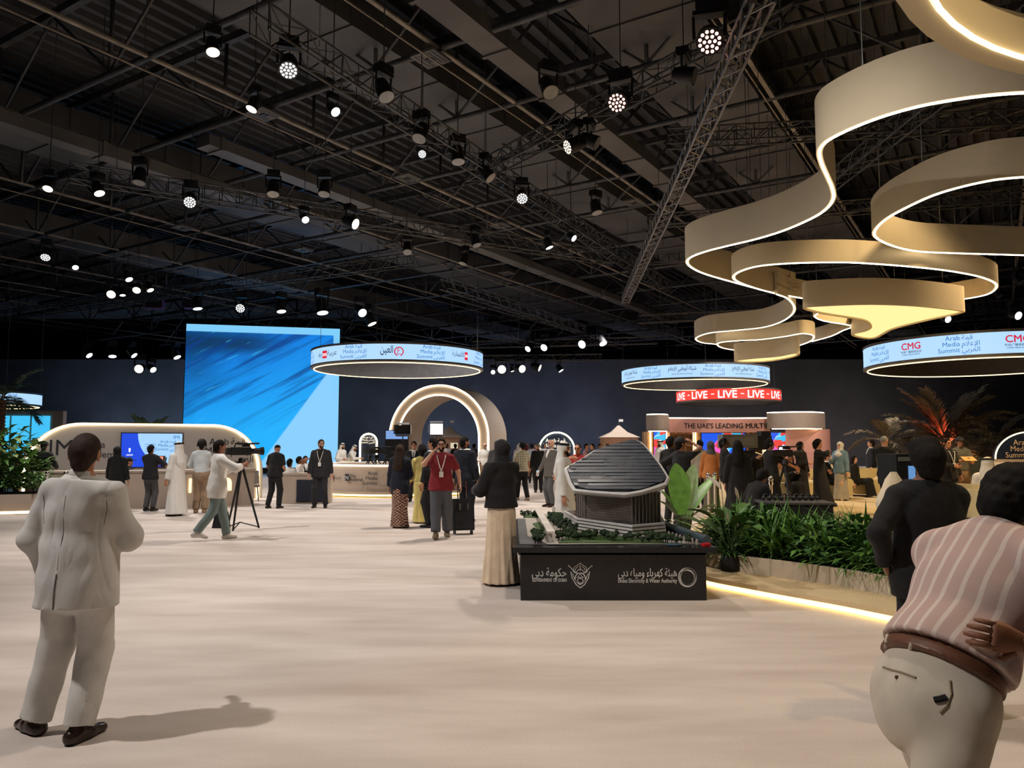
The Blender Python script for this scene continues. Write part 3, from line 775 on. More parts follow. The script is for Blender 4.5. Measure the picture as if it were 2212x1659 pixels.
for (xl, xr) in ((1455, 1504), (1625, 1657)):
    for k in range(4):
        MB().box((sx(xl + (xr - xl) * k / 3) - x0, 1.0, zt / 2), (0.05, 0.3, zt)).build('shelf_upright', M_OAK, t)
        MB().box((sx((xl + xr) / 2) - x0, 1.0, 0.55 + 0.55 * k), (sx(xr) - sx(xl), 0.3, 0.05)).build('shelf', M_OAK, t)
msc = emit('studio_picture', (0.02, 0.15, 0.9), 1.0)
n = NT(msc); vec, X, Y_, Z = n.coords()
dg = n.m('ADD', n.m('MULTIPLY', X, 0.78), n.m('MULTIPLY', Z, -0.62)); ac = n.m('ADD', n.m('MULTIPLY', X, 0.62), n.m('MULTIPLY', Z, 0.78))
body = n.m('MULTIPLY', n.ramp(n.m('ABSOLUTE', dg), 0.40, 0.38), n.ramp(n.m('ABSOLUTE', n.m('SUBTRACT', ac, 0.1)), 1.0, 0.98))
ch = n.new('ShaderNodeTexVoronoi'); ch.feature = 'F1'; ch.inputs['Scale'].default_value = 2.6
mp = n.new('ShaderNodeMapping'); mp.inputs['Rotation'].default_value = (0, R(-38), 0); n.link(vec, mp.inputs[0]); n.link(mp.outputs[0], ch.inputs['Vector'])
hue = n.new('ShaderNodeSeparateColor'); n.link(ch.outputs['Color'], hue.inputs[0])
colr = n.mix(n.ramp(hue.outputs[0], 0.55, 0.56), n.mix(n.ramp(hue.outputs[1], 0.5, 0.51), (0.85, 0.9, 1.0), (0.05, 0.55, 0.9)), n.mix(n.ramp(hue.outputs[2], 0.5, 0.51), (0.9, 0.12, 0.6), (0.85, 0.06, 0.05)))
n.link(n.mix(body, (0.01, 0.10, 0.85), colr), n.p.inputs['Emission Color'])
for (xl, xr, yt, yb) in ((1412, 1437, 932, 985), (1526, 1622, 935, 990), (1680, 1722, 934, 985)):
    ws = sx(xr) - sx(xl); hs = sz(yt) - sz(yb)
    tm = thing('studio_screen', {1412: 'narrow blue screen at the left pier of the pink studio set', 1526: 'wide blue screen in the middle of the pink studio set', 1680: 'blue screen under the grey drum of the studio set'}[xl], 'screen', ((sx(xl) + sx(xr)) / 2, YS + 1.02 if xl > 1500 else YS + 0.05, (sz(yt) + sz(yb)) / 2))
    MB().quad((-ws / 2, -0.01, -hs / 2), (ws / 2, -0.01, -hs / 2), (ws / 2, -0.01, hs / 2), (-ws / 2, -0.01, hs / 2)).build('picture', msc, tm)
    MB().box((0, 0.03, 0), (ws + 0.06, 0.07, hs + 0.06)).build('bezel', M_BLACK, tm)

# ================================================================ scale model on its black plinth
TX0, TX1, TY0, TY1, TZ = 0.0, 2.16, 8.25, 11.4, 0.575
M_GLOSSB = mat('black_gloss_laminate', (0.012, 0.012, 0.013), 0.22, 0, 0.2, 3)
t = thing('model_plinth', 'black display plinth with white government and authority logos', 'plinth', (1.085, 9.8, 0))
ox, oy = 1.085, 9.8
MB().box((0, 0, 0.26), (1.985, 2.88, 0.52)).build('base', M_GLOSSB, t)
MB().box((0, 0, TZ - 0.0275), (2.16, TY1 - TY0, 0.055)).build('table_top', M_GLOSSB, t)
MB().box((0, -1.41, 0.50), (2.04, 0.06, 0.04)).build('cornice', M_GLOSSB, t)
P_SILV = mat('print_silver', (0.72, 0.72, 0.72), 0.5)
fr = lambda X, Z: (X - ox, -1.4435, Z)
def fx_(px): return FX(px, 8.356)
def fz_(py): return at(1106, py, 8.356).z
mb = MB()
for i, (bx, by) in enumerate(((-0.0012, 0.0), (0.0012, 0.0), (0.0, 0.0010), (0.0, -0.0010))):      # stacked a hair apart for a bolder stroke
    fk = lambda X, Z, i=i, bx=bx, by=by: (X - ox + bx, -1.4435 - 0.0005 * i, Z + by)
    text(mb, arabic('حكومة دبي'), 0.125, fk, fx_(1185), fz_(1245), 'c', 0, 0, fx_(1222) - fx_(1149))
    text(mb, 'GOVERNMENT OF DUBAI', 0.05, fk, fx_(1185.5), fz_(1256.5), 'c', 0, 0, fx_(1222) - fx_(1149))
    text(mb, arabic('هيئة كهرباء ومياه دبي'), 0.12, fk, fx_(1394), fz_(1245), 'c', 0, 0, fx_(1456) - fx_(1331))
    text(mb, 'Dubai Electricity & Water Authority', 0.062, fk, fx_(1394), fz_(1258.5), 'c', 0, 0, fx_(1456) - fx_(1331))
mb.build('lettering', P_SILV, t)
def strip(mb, pts, w, closed=False):
    P = [Vector(p) for p in pts]; n_ = len(P); vs = []
    for i in range(n_):
        tt = (P[(i + 1) % n_] - P[i - 1]) if closed else (P[min(i + 1, n_ - 1)] - P[max(i - 1, 0)])
        tt.normalize(); q = Vector((-tt.y, tt.x)) * w / 2
        vs += [fr(*(P[i] + q)), fr(*(P[i] - q))]
    mb.add(vs, [(2 * i, 2 * i + 1, 2 * ((i + 1) % n_) + 1, 2 * ((i + 1) % n_)) for i in range(n_ if closed else n_ - 1)])
cx_, cz_ = fx_(1478.5), fz_(1247)
mb = MB()
for (dx, dz, ra, rb, w_) in ((0, 0, 0.094, 0.098, 0.011), (0.006, 0.004, 0.085, 0.090, 0.008), (-0.004, -0.006, 0.082, 0.080, 0.012), (0.004, -0.002, 0.076, 0.082, 0.006)):
    strip(mb, [(cx_ + dx + ra * math.cos(a), cz_ + dz + rb * math.sin(a)) for a in [2 * math.pi * k / 36 for k in range(36)]], w_, True)
mb.build('ring_emblem', P_SILV, t)
# crest: falcon with spread wings over a shield, crossed staffs
mb = MB(); ex, ez = fx_(1251), fz_(1243); u_ = 0.00503
pp = lambda pts: [(ex + a * u_, ez + b * u_) for a, b in pts]
strip(mb, pp([(-20, 8), (-17, -6), (-9, -19), (0, -26), (9, -19), (17, -6), (20, 8)]), 0.009)
strip(mb, pp([(-16, 4), (-12, -8), (-6, -16), (0, -20), (6, -16), (12, -8), (16, 4)]), 0.006)
strip(mb, pp([(-24, 20), (-12, 8), (-6, 4)]), 0.009); strip(mb, pp([(24, 20), (12, 8), (6, 4)]), 0.009)
for q in (-1, 1):
    strip(mb, pp([(0, 26), (q * 5, 22), (q * 13, 17), (q * 15, 8), (q * 11, 5), (q * 6, 9), (q * 3, 13)]), 0.007)
    strip(mb, pp([(q * 4, 19), (q * 9, 15), (q * 11, 10)]), 0.006); strip(mb, pp([(q * 24, 22), (q * 26, 19), (q * 23, 18), (q * 24, 22)]), 0.006)
strip(mb, pp([(11 * math.cos(a), -6 + 11 * math.sin(a)) for a in [2 * math.pi * k / 24 for k in range(24)]]), 0.010, True)
strip(mb, pp([(6 * math.cos(a), -11 + 5 * math.sin(a)) for a in [2 * math.pi * k / 16 for k in range(16)]]), 0.007, True)
strip(mb, pp([(-8, -4), (8, -4)]), 0.006); strip(mb, pp([(-5, -3), (0, 3), (5, -3)]), 0.006); strip(mb, pp([(0, 22), (0, 10)]), 0.010)
mb.build('crest', P_SILV, t)

# landscape sheets laid on the plinth
t = thing('model_landscape', 'miniature landscape of roads and lawns covering the black plinth', 'model', (0, 0, TZ))
zl = 0.0
MB().box((1.08, 9.9, 0.004), (2.0, 2.9, 0.008)).build('ground_sheet', mat('model_road', (0.10, 0.10, 0.10), 0.8), t)
M_LAWN = mat('model_lawn', (0.055, 0.10, 0.025), 0.9, 0, 0.3, 30); M_PAVE = mat('model_paving', (0.42, 0.38, 0.33), 0.8, 0, 0.1, 20)
def sheet(nm, pts, m, z): MB().prism([tuple(onz(px, py, TZ)[:2]) for px, py in pts], 0.008, z).build(nm, m, t)
sheet('paving', [(1185, 1178), (1140, 1160), (1134, 1118), (1172, 1112), (1240, 1112), (1420, 1160), (1500, 1176)], M_PAVE, 0.012)
sheet('lawn', [(1206, 1176), (1240, 1150), (1300, 1158), (1420, 1168), (1440, 1176)], M_LAWN, 0.020)
sheet('lawn', [(1176, 1160), (1150, 1134), (1165, 1130), (1185, 1150)], M_LAWN, 0.020)
sheet('lawn', [(1130, 1120), (1138, 1114), (1166, 1113), (1163, 1121)], M_LAWN, 0.020)
M_WATER = mat('model_water', (0.10, 0.16, 0.22), 0.12)
sheet('water_strip', [(1440, 1176), (1462, 1176), (1480, 1178), (1465, 1180), (1440, 1180)], M_WATER, 0.016)
# elevated roadway tube along the side
def mp(px, py, dz=0.0):
    p = onz(px, py, TZ); return (p.x, p.y, dz)
MB().tube([mp(1437, 1146, 0.06), mp(1470, 1157, 0.06), mp(1500, 1168, 0.055), mp(1528, 1177, 0.05)], 0.05, 10).build('tube_tunnel', mat('model_tube', (0.05, 0.075, 0.09), 0.25), t)
for k in range(9):
    a = k / 8; p = Vector(mp(1437, 1158)) * (1 - a) + Vector(mp(1505, 1179)) * a
    MB().box((p.x, p.y, 0.04), (0.02, 0.02, 0.06)).build('model_pillar', M_PAVE, t)
MB().box((2.07, 8.32, 0.02), (0.09, 0.05, 0.03), 0.5).build('red_marker', mat('red_gloss', (0.6, 0.02, 0.03), 0.3), t)
# monorail: dome station, beam and piers
M_IVORY = mat('model_ivory', srgb(222, 212, 200), 0.5, 0, 0.03)
ps = Vector(mp(1160, 1116)); pe = Vector(mp(1189, 1172))
dd = (pe - ps); rzm = math.atan2(dd.y, dd.x)
mb = MB(); MR = Matrix.Rotation(rzm, 3, 'Z')
prof = [(0.095 * math.cos(a), 0.105 * math.sin(a)) for a in [math.pi * k / 12 for k in range(13)]]
st0 = Vector((ps.x, ps.y, 0.02)); rr = []
for q, sc_ in ((-0.30, 0.55), (-0.24, 0.85), (-0.12, 1.0), (0.10, 1.0), (0.16, 0.96)):
    rr.append([st0 + MR @ Vector((q, y * sc_, z * sc_)) for y, z in prof])
mb.rings(rr, closed=False); mb.build('dome_station', M_IVORY, t)
MB().box(tuple(st0 + MR @ Vector((0.12, 0, 0.035))), (0.02, 0.13, 0.09), rzm).build('station_mouth', M_BLACK, t)
L_ = dd.length
MB().box(tuple((ps + pe) / 2 + Vector((0, 0, 0.125)) + MR @ Vector((0.1, 0, 0))), (L_ + 0.05, 0.085, 0.022), rzm).build('monorail_beam', M_IVORY, t)
for q in (0.28, 0.52, 0.76, 1.0):
    c_ = ps + dd * q
    MB().box((c_.x, c_.y, 0.065), (0.03, 0.04, 0.11), rzm).build('beam_pier', M_IVORY, t)
for (px, py, w_, h_) in ((1196, 1108, 0.05, 0.14), (1214, 1106, 0.16, 0.05), (1140, 1107, 0.22, 0.05)):
    c_ = onz(px, py + 8, TZ); MB().box((c_.x, c_.y, h_ / 2 + 0.01), (w_, 0.06, h_)).build('model_block', M_IVORY, t)
# miniature trees
random.seed(4)
mt_ = []
M_TREE = [mat('model_tree_%d' % i, c_, 0.9, 0, 0.35, 60) for i, c_ in enumerate(((0.018, 0.038, 0.014), (0.026, 0.048, 0.018), (0.013, 0.028, 0.012)))]
M_TRUNK = mat('model_trunk', (0.05, 0.035, 0.025), 0.9)
for i in range(3):
    mb = MB()
    for k in range(5): mb.sphere((random.uniform(-0.016, 0.016), random.uniform(-0.016, 0.016), 0.045 + random.uniform(-0.008, 0.014)), random.uniform(0.014, 0.022), 6, 4, 0)
    mb.tube([(0, 0, 0), (0, 0, 0.05)], 0.004, 4, 1)
    me = mb.mesh('model_tree'); me.materials.append(M_TREE[i]); me.materials.append(M_TRUNK); mt_.append(me)
def tree_at(px, py, sc_=1.0):
    p = onz(px, py, TZ); o = link('model_tree', random.choice(mt_), t, (p.x, p.y, 0.012), random.uniform(0, 6.28)); q = sc_ * random.uniform(0.8, 1.25); o.scale = (q, q, q)
for k in range(120):                        # belt left of and below the terraces
    a = random.random(); b = random.random()
    tree_at(1182 + 58 * a + 8 * random.random(), 1116 + 40 * b * (0.4 + 0.6 * a) + 14 * a, 1.0)
for k in range(85): 
    a = random.random(); tree_at(1205 + 240 * a, 1158 + 6 * a + random.uniform(0, 13), 1.1)
for k in range(26): tree_at(random.uniform(1150, 1172), random.uniform(1158, 1177), 1.1)
for k in range(16): tree_at(random.uniform(1125, 1165), random.uniform(1112, 1120), 0.8)
for k in range(14): tree_at(random.uniform(1445, 1490), random.uniform(1168, 1178), 0.9)
# the building
t = thing('architectural_model', 'scale model of an office tower with a tilted solar roof and white terraces', 'model', (0, 0, TZ + 0.012))
zb = TZ + 0.012
def gp(px, Y): return (FX(px, Y), Y)
pod = [gp(1214, 10.9), gp(1240, 9.85), gp(1364, 8.86), gp(1436, 9.2), gp(1425, 10.6), gp(1300, 11.1)]
pc = (sum(p[0] for p in pod) / 6, sum(p[1] for p in pod) / 6)
def scal(poly, k_, c_=None): c_ = c_ or pc; return [(c_[0] + (p[0] - c_[0]) * k_, c_[1] + (p[1] - c_[1]) * k_) for p in poly]
M_TERR = mat('model_terrace', srgb(206, 200, 196), 0.5, 0, 0.04); M_GLASSD = mat('model_glazing', (0.05, 0.05, 0.06), 0.2)
MB().prism(scal(pod, 0.93), 0.0, 0.155).build('podium_glazing', M_GLASSD, t)
for k in range(4):
    MB().prism(scal(pod, 1.0 - 0.008 * k), 0.012 + 0.038 * k, 0.036 + 0.038 * k).build('terrace_slab', M_TERR, t)
tow = [gp(1243, 10.05), gp(1262, 9.72), gp(1362, 9.10), gp(1422, 9.32), gp(1424, 10.3), gp(1300, 10.9)]
M_TOW = mat('model_bronze_glass', (0.16, 0.135, 0.115), 0.25, 0.3, 0.25, 14)
MB().prism(tow, 0.155, 0.505).build('tower_block', M_TOW, t)
M_FIN = mat('model_fin', (0.20, 0.18, 0.165), 0.35, 0.4)
for (p, q, n_) in ((tow[0], tow[1], 4), (tow[2], tow[3], 8)):
    for k in range(n_ + 1):
        a = k / n_; MB().box((p[0] + (q[0] - p[0]) * a, p[1] + (q[1] - p[1]) * a - 0.008, 0.33), (0.012, 0.016, 0.35)).build('facade_fin', M_FIN, t)
for k in range(11):
    z_ = 0.175 + 0.03 * k
    o = MB(); p, q = Vector((*tow[1], z_)), Vector((*tow[2], z_)); d_ = (q - p); nrm = Vector((d_.y, -d_.x, 0)).normalized() * 0.004
    o.box(tuple((p + q) / 2 + nrm), (d_.length, 0.006, 0.005), math.atan2(d_.y, d_.x)); o.build('floor_line', M_FIN, t)
MB().prism(scal(tow, 0.8, (sum(p[0] for p in tow) / 6, sum(p[1] for p in tow) / 6)), 0.505, 0.60).build('upper_storey', M_GLASSD, t)
for px, Y_2 in ((1255, 9.9), (1310, 9.5), (1390, 9.3), (1415, 9.6)):
    p = gp(px, Y_2); MB().box((p[0], p[1], 0.53), (0.02, 0.02, 0.12)).build('roof_post', M_TERR, t)
# roof: pale edged slab with dark solar strips, tilted towards the hall
out = [(1222, 1010), (1240, 1000), (1262, 988), (1284, 973), (1312, 962), (1345, 955), (1370, 948), (1384, 954), (1396, 965), (1408, 980), (1424, 1000), (1434, 1015), (1443, 1030), (1438, 1041), (1412, 1050), (1385, 1058), (1350, 1064), (1280, 1059), (1242, 1055), (1232, 1040)]
def rp(px, py, up_=0.0):
    f_ = (1064 - py) / (1064 - 948)
    Y_2 = 9.0 + 1.15 * f_ + 0.0025 * (1350 - px)
    p = at(px, py, Y_2); return Vector((p.x, p.y, p.z - zb)) + Vector((0, -0.45, 0.89)) * up_
mb = MB(); n_ = len(out)
mb.add([rp(*p, -0.035) for p in out] + [rp(*p, -0.075) for p in out], [tuple(reversed(range(n_))), tuple(range(n_, 2 * n_))] + [(i, (i + 1) % n_, n_ + (i + 1) % n_, n_ + i) for i in range(n_)])
mb.build('roof_slab', mat('model_roof_edge', srgb(196, 192, 190), 0.45, 0, 0.04), t)
MB().tube([rp(*p, -0.03) for p in out], 0.026, 6, closed=True).build('roof_rim', mat('model_roof_edge', (0, 0, 0)), t)
M_SOLAR = [mat('solar_strip_%d' % i, c_, r_, 0, 0.35, 9, spec=0.12) for i, (c_, r_) in enumerate((((0.020, 0.026, 0.036), 0.5), ((0.030, 0.036, 0.046), 0.55), ((0.014, 0.018, 0.026), 0.42)))]
def span(py):
    xs_ = []
    for i in range(n_):
        (x1, y1), (x2, y2) = out[i], out[(i + 1) % n_]
        if (y1 - py) * (y2 - py) <= 0 and y1 != y2: xs_.append(x1 + (x2 - x1) * (py - y1) / (y2 - y1))
    return (min(xs_), max(xs_)) if len(xs_) > 1 else None
random.seed(9)
NS = 15
for k in range(NS):
    ya, yb = 950.5 + (1058 - 950.5) * k / NS, 950.5 + (1058 - 950.5) * (k + 0.93) / NS
    sa, sb = span(ya), span(yb)
    if not sa or not sb: continue
    li, ri = sorted((sa[0], sb[0]))[1] if False else (sa[0] + 3, sb[0] + 3), (sa[1] - 4, sb[1] - 4)
    nseg = max(1, int((ri[0] - li[0]) / 45)); cutsx = [0] + sorted(random.random() for _ in range(nseg - 1)) + [1]
    for c0, c1 in zip(cutsx[:-1], cutsx[1:]):
        if c1 - c0 < 0.04: continue
        q = [(li[0] + (ri[0] - li[0]) * c0, ya), (li[0] + (ri[0] - li[0]) * c1, ya), (li[1] + (ri[1] - li[1]) * c1, yb), (li[1] + (ri[1] - li[1]) * c0, yb)]
        h1, h2 = random.uniform(0.006, 0.010), random.uniform(0.008, 0.014)
        mb = MB(); mb.add([rp(*q[0], h1), rp(*q[1], h1), rp(*q[2], h2), rp(*q[3], h2)] + [rp(*p, -0.03) for p in q], [(3, 2, 1, 0), (0, 1, 5, 4), (1, 2, 6, 5), (2, 3, 7, 6), (3, 0, 4, 7)])
        mb.build('solar_panel', random.choice(M_SOLAR), t)

# ================================================================ raised stage on the right with a glowing edge
edge = [onz(px, py, 0) for px, py in ((1522, 1266), (1620, 1287), (1720, 1306), (1820, 1325), (1915, 1345), (2060, 1375), (2212, 1412), (2330, 1460))]
far = [Vector((2.35, 9.7, 0)), Vector((2.75, 12.5, 0)), Vector((4.6, 18.0, 0)), Vector((6.2, 24.0, 0)), Vector((7.0, 33.0, 0))]
epath = smooth_path(list(reversed(far)) + edge, 5)
poly = [(p.x, p.y) for p in epath] + [(9.5, 4.5), (34.0, 4.5), (34.0, 33.0)]
M_STAGE = mat('stage_carpet', (0.66, 0.51, 0.30), 0.9, 0, 0.08, 3, 0.3, 60)
ST = 0.12
t = thing('stage_platform', 'low curved stage platform carpeted in beige with a yellow light edge', 'platform')
MB().prism(poly, ST - 0.05, ST).build('deck', M_STAGE, t)
c_ = 1.0
inner = []
for i, p in enumerate(epath):
    q = epath[min(i + 1, len(epath) - 1)] - epath[max(i - 1, 0)]; q.normalize()
    inner.append((p.x - q.y * 0.10 * 1, p.y + q.x * 0.10))
MB().prism(inner + [(9.6, 4.7), (33.8, 4.7), (33.8, 32.8)], 0.0, ST - 0.05).build('riser', M_STAND, t)
MB().tube([(p[0] * 0.55 + q.x * 0.45, p[1] * 0.55 + q.y * 0.45, 0.032) for p, q in zip(inner, epath)], 0.026, 6).build('glow_strip', M_GOLD, t)

# planter trough along the stage edge
trough = smooth_path([onz(px, py, ST) for px, py in ((1470, 1206), (1525, 1222), (1640, 1240), (1770, 1258), (1870, 1275), (1975, 1296), (2100, 1330), (2260, 1375))], 4)
tn = []
for i, p in enumerate(trough):
    q = trough[min(i + 1, len(trough) - 1)] - trough[max(i - 1, 0)]; q.normalize(); tn.append(Vector((-q.y, q.x, 0)))
M_CONC = mat('pale_concrete', srgb(205, 190, 168), 0.8, 0, 0.06, 4)
t = thing('planter_trough', 'long pale planter trough curving along the stage edge', 'planter')
MB().ribbon([(p.x, p.y) for p in trough], ST, ST + 0.19, 0.05).build('front_wall', M_CONC, t)
WT = 1.05
MB().ribbon([((p + q * WT).x, (p + q * WT).y) for p, q in zip(trough, tn)], ST, ST + 0.19, 0.05).build('rear_wall', M_CONC, t)
mb = MB(); k_ = len(trough)
mb.add([tuple(p + q * 0.02 + Vector((0, 0, 0.15))) for p, q in zip(trough, tn)] + [tuple(p + q * (WT - 0.02) + Vector((0, 0, 0.15))) for p, q in zip(trough, tn)], [(i, i + 1, k_ + i + 1, k_ + i) for i in range(k_ - 1)])
mb.build('soil', mat('soil', (0.03, 0.02, 0.015), 0.95), t)
for i in (0, -1):
    p, q = trough[i], tn[i]; MB().box(tuple(p + q * WT / 2 + Vector((0, 0, 0.095))), (WT, 0.05, 0.19), math.atan2(q.y, q.x)).build('end_wall', M_CONC, t)
def in_trough(f, w): 
    i = min(int(f * (len(trough) - 1)), len(trough) - 2); a = f * (len(trough) - 1) - i
    return trough[i].lerp(trough[i + 1], a) + tn[i] * (WT * w) + Vector((0, 0, 0.15))

# ================================================================ plants
G = [mat('leaf_%d' % i, c_, 0.45, 0, 0.25, 9, spec=0.35) for i, c_ in enumerate(((0.075, 0.18, 0.034), (0.11, 0.25, 0.045), (0.16, 0.34, 0.06), (0.05, 0.125, 0.04), (0.22, 0.30, 0.10)))]
def blade(mb, base, az, el, L, w, droop, mi=0, n_=4):
    d_ = Vector((math.cos(az) * math.cos(el), math.sin(az) * math.cos(el), math.sin(el))); sd = Vector((-math.sin(az), math.cos(az), 0))
    p = Vector(base); vs = []
    for i in range(n_ + 1):
        f_ = i / n_; ww = w * (max(math.sin(math.pi * min(1, 0.06 + 0.94 * f_)), 0.02) ** 0.65 if n_ >= 6 else (0.35 + 1.3 * f_ if f_ < 0.5 else 2.0 * (1 - f_) + 0.02))
        vs += [p + sd * ww / 2 + Vector((0, 0, ww * 0.12)), p - Vector((0, 0, ww * 0.08)), p - sd * ww / 2 + Vector((0, 0, ww * 0.12))]
        p = p + d_ * L / n_; d_ = (d_ + Vector((0, 0, -droop / n_))).normalized()
    fs = []
    for i in range(n_): fs += [(3 * i, 3 * i + 3, 3 * i + 4, 3 * i + 1), (3 * i + 1, 3 * i + 4, 3 * i + 5, 3 * i + 2)]
    mb.add(vs, fs, mi, True)
def fern_mesh(seed, n_=70, L=0.42, w=0.03, spread=0.1, e0=0.3, e1=1.4, droop=1.0, mis=(0, 1, 3), nf=4):
    random.seed(seed); mb = MB()
    for k in range(n_):
        blade(mb, (random.gauss(0, spread), random.gauss(0, spread), 0), random.uniform(0, 6.28), random.uniform(e0, e1), L * random.uniform(0.6, 1.15), w * random.uniform(0.7, 1.3), droop * random.uniform(0.6, 1.3), random.choice(mis), nf)
    me = mb.mesh('foliage')
    for g in G: me.materials.append(g)
    return me
def bush_mesh(seed, n_=170, rx=0.24, rz=0.3, w=0.045, L=0.09, mis=(0, 1, 3)):
    random.seed(seed); mb = MB()
    for k in range(n_):
        a, e = random.uniform(0, 6.28), math.asin(random.uniform(-0.2, 1)); q = random.uniform(0.55, 1)
        p = Vector((math.cos(a) * math.cos(e) * rx, math.sin(a) * math.cos(e) * rx, rz * 0.45 + math.sin(e) * rz * 0.6)) * q
        blade(mb, p, a + random.uniform(-0.8, 0.8), random.uniform(-0.3, 0.9), L * random.uniform(0.7, 1.3), w * random.uniform(0.7, 1.2), 0.8, random.choice(mis), 2)
    me = mb.mesh('foliage')
    for g in G: me.materials.append(g)
    return me
FERNS = [fern_mesh(i, 80, 0.5, 0.026, 0.09, 0.35, 1.45, 1.2, (0, 1, 2)) for i in range(3)]
GRASS = [fern_mesh(10 + i, 130, 0.62, 0.016, 0.12, 0.25, 1.2, 1.5, (0, 3, 1)) for i in range(3)]
BUSH = [bush_mesh(20 + i) for i in range(3)]
BIGB = [bush_mesh(30 + i, 260, 0.36, 0.62, 0.06, 0.13, (0, 1, 3, 4)) for i in range(2)]
STEM = mat('plant_stem', (0.04, 0.07, 0.02), 0.7)
stem_me = MB()
for k in range(5): stem_me.tube([(0.02 * math.cos(k * 1.3), 0.02 * math.sin(k * 1.3), -0.02), (0.06 * math.cos(k * 1.3), 0.06 * math.sin(k * 1.3), 0.22)], 0.006, 4)
stem_me = stem_me.mesh('stem'); stem_me.materials.append(STEM)
def plant(me, loc, sc, label, group, name='bedding_plant', rz=None, cat='plant'):
    t = thing(name, label, cat, loc, random.uniform(0, 6.28) if rz is None else rz, group)
    o = link('foliage', me, t); o['kind'] = 'stuff'; o.scale = (sc, sc, sc)
    o = link('stem', stem_me, t); o['kind'] = 'stuff'; o.scale = (sc, sc, sc)
    return t
random.seed(12)
GP = {'f': ('arching fern in the stage trough', 'ferns in the stage trough', FERNS, 'fern'), 'g': ('grassy dark green plant spilling over the stage trough rim', 'grassy plants in the stage trough', GRASS, 'grassy_plant'), 'b': ('small-leaved leafy shrub in the stage trough', 'leafy shrubs in the stage trough', BUSH, 'leafy_shrub')}
for k in range(58):
    f_ = 0.02 + 0.80 * (k + random.random() * 0.6) / 58
    kind = 'bfb'[k % 3] if f_ < 0.38 else ('bgf'[k % 3] if f_ < 0.55 else 'gfgb'[k % 4])
    lb, gr_, ms_, nm = GP[kind]
    w_ = random.uniform(0.42 if f_ < 0.36 else 0.14, 0.88)
    plant(random.choice(ms_), in_trough(f_, w_), random.uniform(0.95, 1.35) * (1.45 if kind == 'b' else (1.0 if f_ > 0.5 else 1.15)), lb, gr_, nm)
# banana-leaved plant standing behind the model
t = thing('banana_plant', 'banana plant with broad bright green leaves behind the trough shrubs', 'plant', onz(1478, 1196, ST) + Vector((0.05, 0.25, 0.15)))
for (az, el, L, w_, dr, me_) in ((1.75, 1.35, 0.92, 0.30, 0.35, 2), (0.55, 0.95, 0.95, 0.22, 0.55, 2), (0.9, 1.2, 0.95, 0.24, 0.2, 4), (2.6, 1.1, 0.55, 0.15, 0.6, 1), (-0.4, 0.8, 0.5, 0.15, 0.8, 1), (3.6, 0.9, 0.5, 0.13, 0.8, 0)):
    mb = MB(); b0 = Vector((0, 0, 0.0)); d_ = Vector((math.cos(az) * math.cos(el) * 0.5, math.sin(az) * math.cos(el) * 0.5, 1)).normalized()
    mb.tube([b0, b0 + d_ * 0.38], 0.013, 6, 5)
    blade(mb, b0 + d_ * 0.36, az, el, L * 0.85, w_ * 1.15, dr, me_, 10)
    mb.build('banana_leaf', G + [STEM], t, auto=False)
# peace lily in a dark bag by the trough
t = thing('potted_peace_lily', 'peace lily with white spathes in a dark fabric pot on the stage edge', 'plant', onz(1577, 1233, ST))
MB().lathe([(0.10, 0.0), (0.115, 0.02), (0.118, 0.12), (0.10, 0.19), (0.07, 0.2)], n=18).build('pot', mat('fabric_pot', (0.018, 0.016, 0.016), 0.8), t)
random.seed(5)
for k in range(15):
    az = random.uniform(0, 6.28); el = random.uniform(0.65, 1.3); mb = MB(); b0 = Vector((random.gauss(0, 0.03), random.gauss(0, 0.03), 0.18))
    d_ = Vector((math.cos(az) * math.cos(el), math.sin(az) * math.cos(el), math.sin(el))); hgt = random.uniform(0.28, 0.62)
    mb.tube([b0, b0 + d_ * hgt], 0.005, 5, 5); blade(mb, b0 + d_ * hgt, az, el * 0.6, 0.36, 0.16, 0.9, random.choice((0, 3)), 6); mb.build('leaf', G + [STEM], t, auto=False)
mb = MB()
for k in range(60): blade(mb, (random.gauss(0, 0.05), random.gauss(0, 0.05), 0.2), random.uniform(0, 6.28), random.uniform(0.1, 1.0), random.uniform(0.2, 0.4), 0.03, 1.2, random.choice((0, 3)), 3)
tag(mb.build('foliage', G, t, auto=False), kind='stuff')
for (dx, dy, hz, L, tilt) in ((-0.08, 0.0, 0.98, 0.26, 0.8), (0.14, 0.05, 0.84, 0.18, 1.35), (-0.04, -0.12, 0.60, 0.12, 1.5), (0.08, -0.12, 0.54, 0.11, 1.2)):
    mb = MB(); p = Vector((dx, dy, hz)); mb.tube([(0, 0, 0.18), (dx * 0.7, dy * 0.7, hz * 0.7), p], 0.004, 5, 1)
    blade(mb, p, 2.4, tilt, L, L * 0.5, 0.3, 0, 7); mb.tube([p + Vector((-0.01, -0.02, 0.02)), p + Vector((-0.03, -0.02, L * 0.55))], 0.006, 5, 2)
    mb.build('spathe', [mat('spathe_white', srgb(232, 220, 204), 0.5, 0, 0.03), STEM, mat('spadix', (0.35, 0.24, 0.10), 0.7)], t, auto=False)
# snake plant leaves
t = thing('snake_plant', 'snake plant with tall pointed leaves among the grassy plants', 'plant', in_trough(0.53, 0.45))
for k, (az, el, L) in enumerate(((2.9, 1.0, 0.45), (1.2, 1.35, 0.55), (0.4, 1.3, 0.52), (2.0, 1.4, 0.4), (0.1, 1.05, 0.4), (3.4, 1.25, 0.38))):
    mb = MB(); blade(mb, (0.02 * math.cos(az), 0.02 * math.sin(az), 0), az, el, L, 0.05, 0.15, 4 if k % 2 else 3, 5); mb.build('leaf', G, t, auto=False)

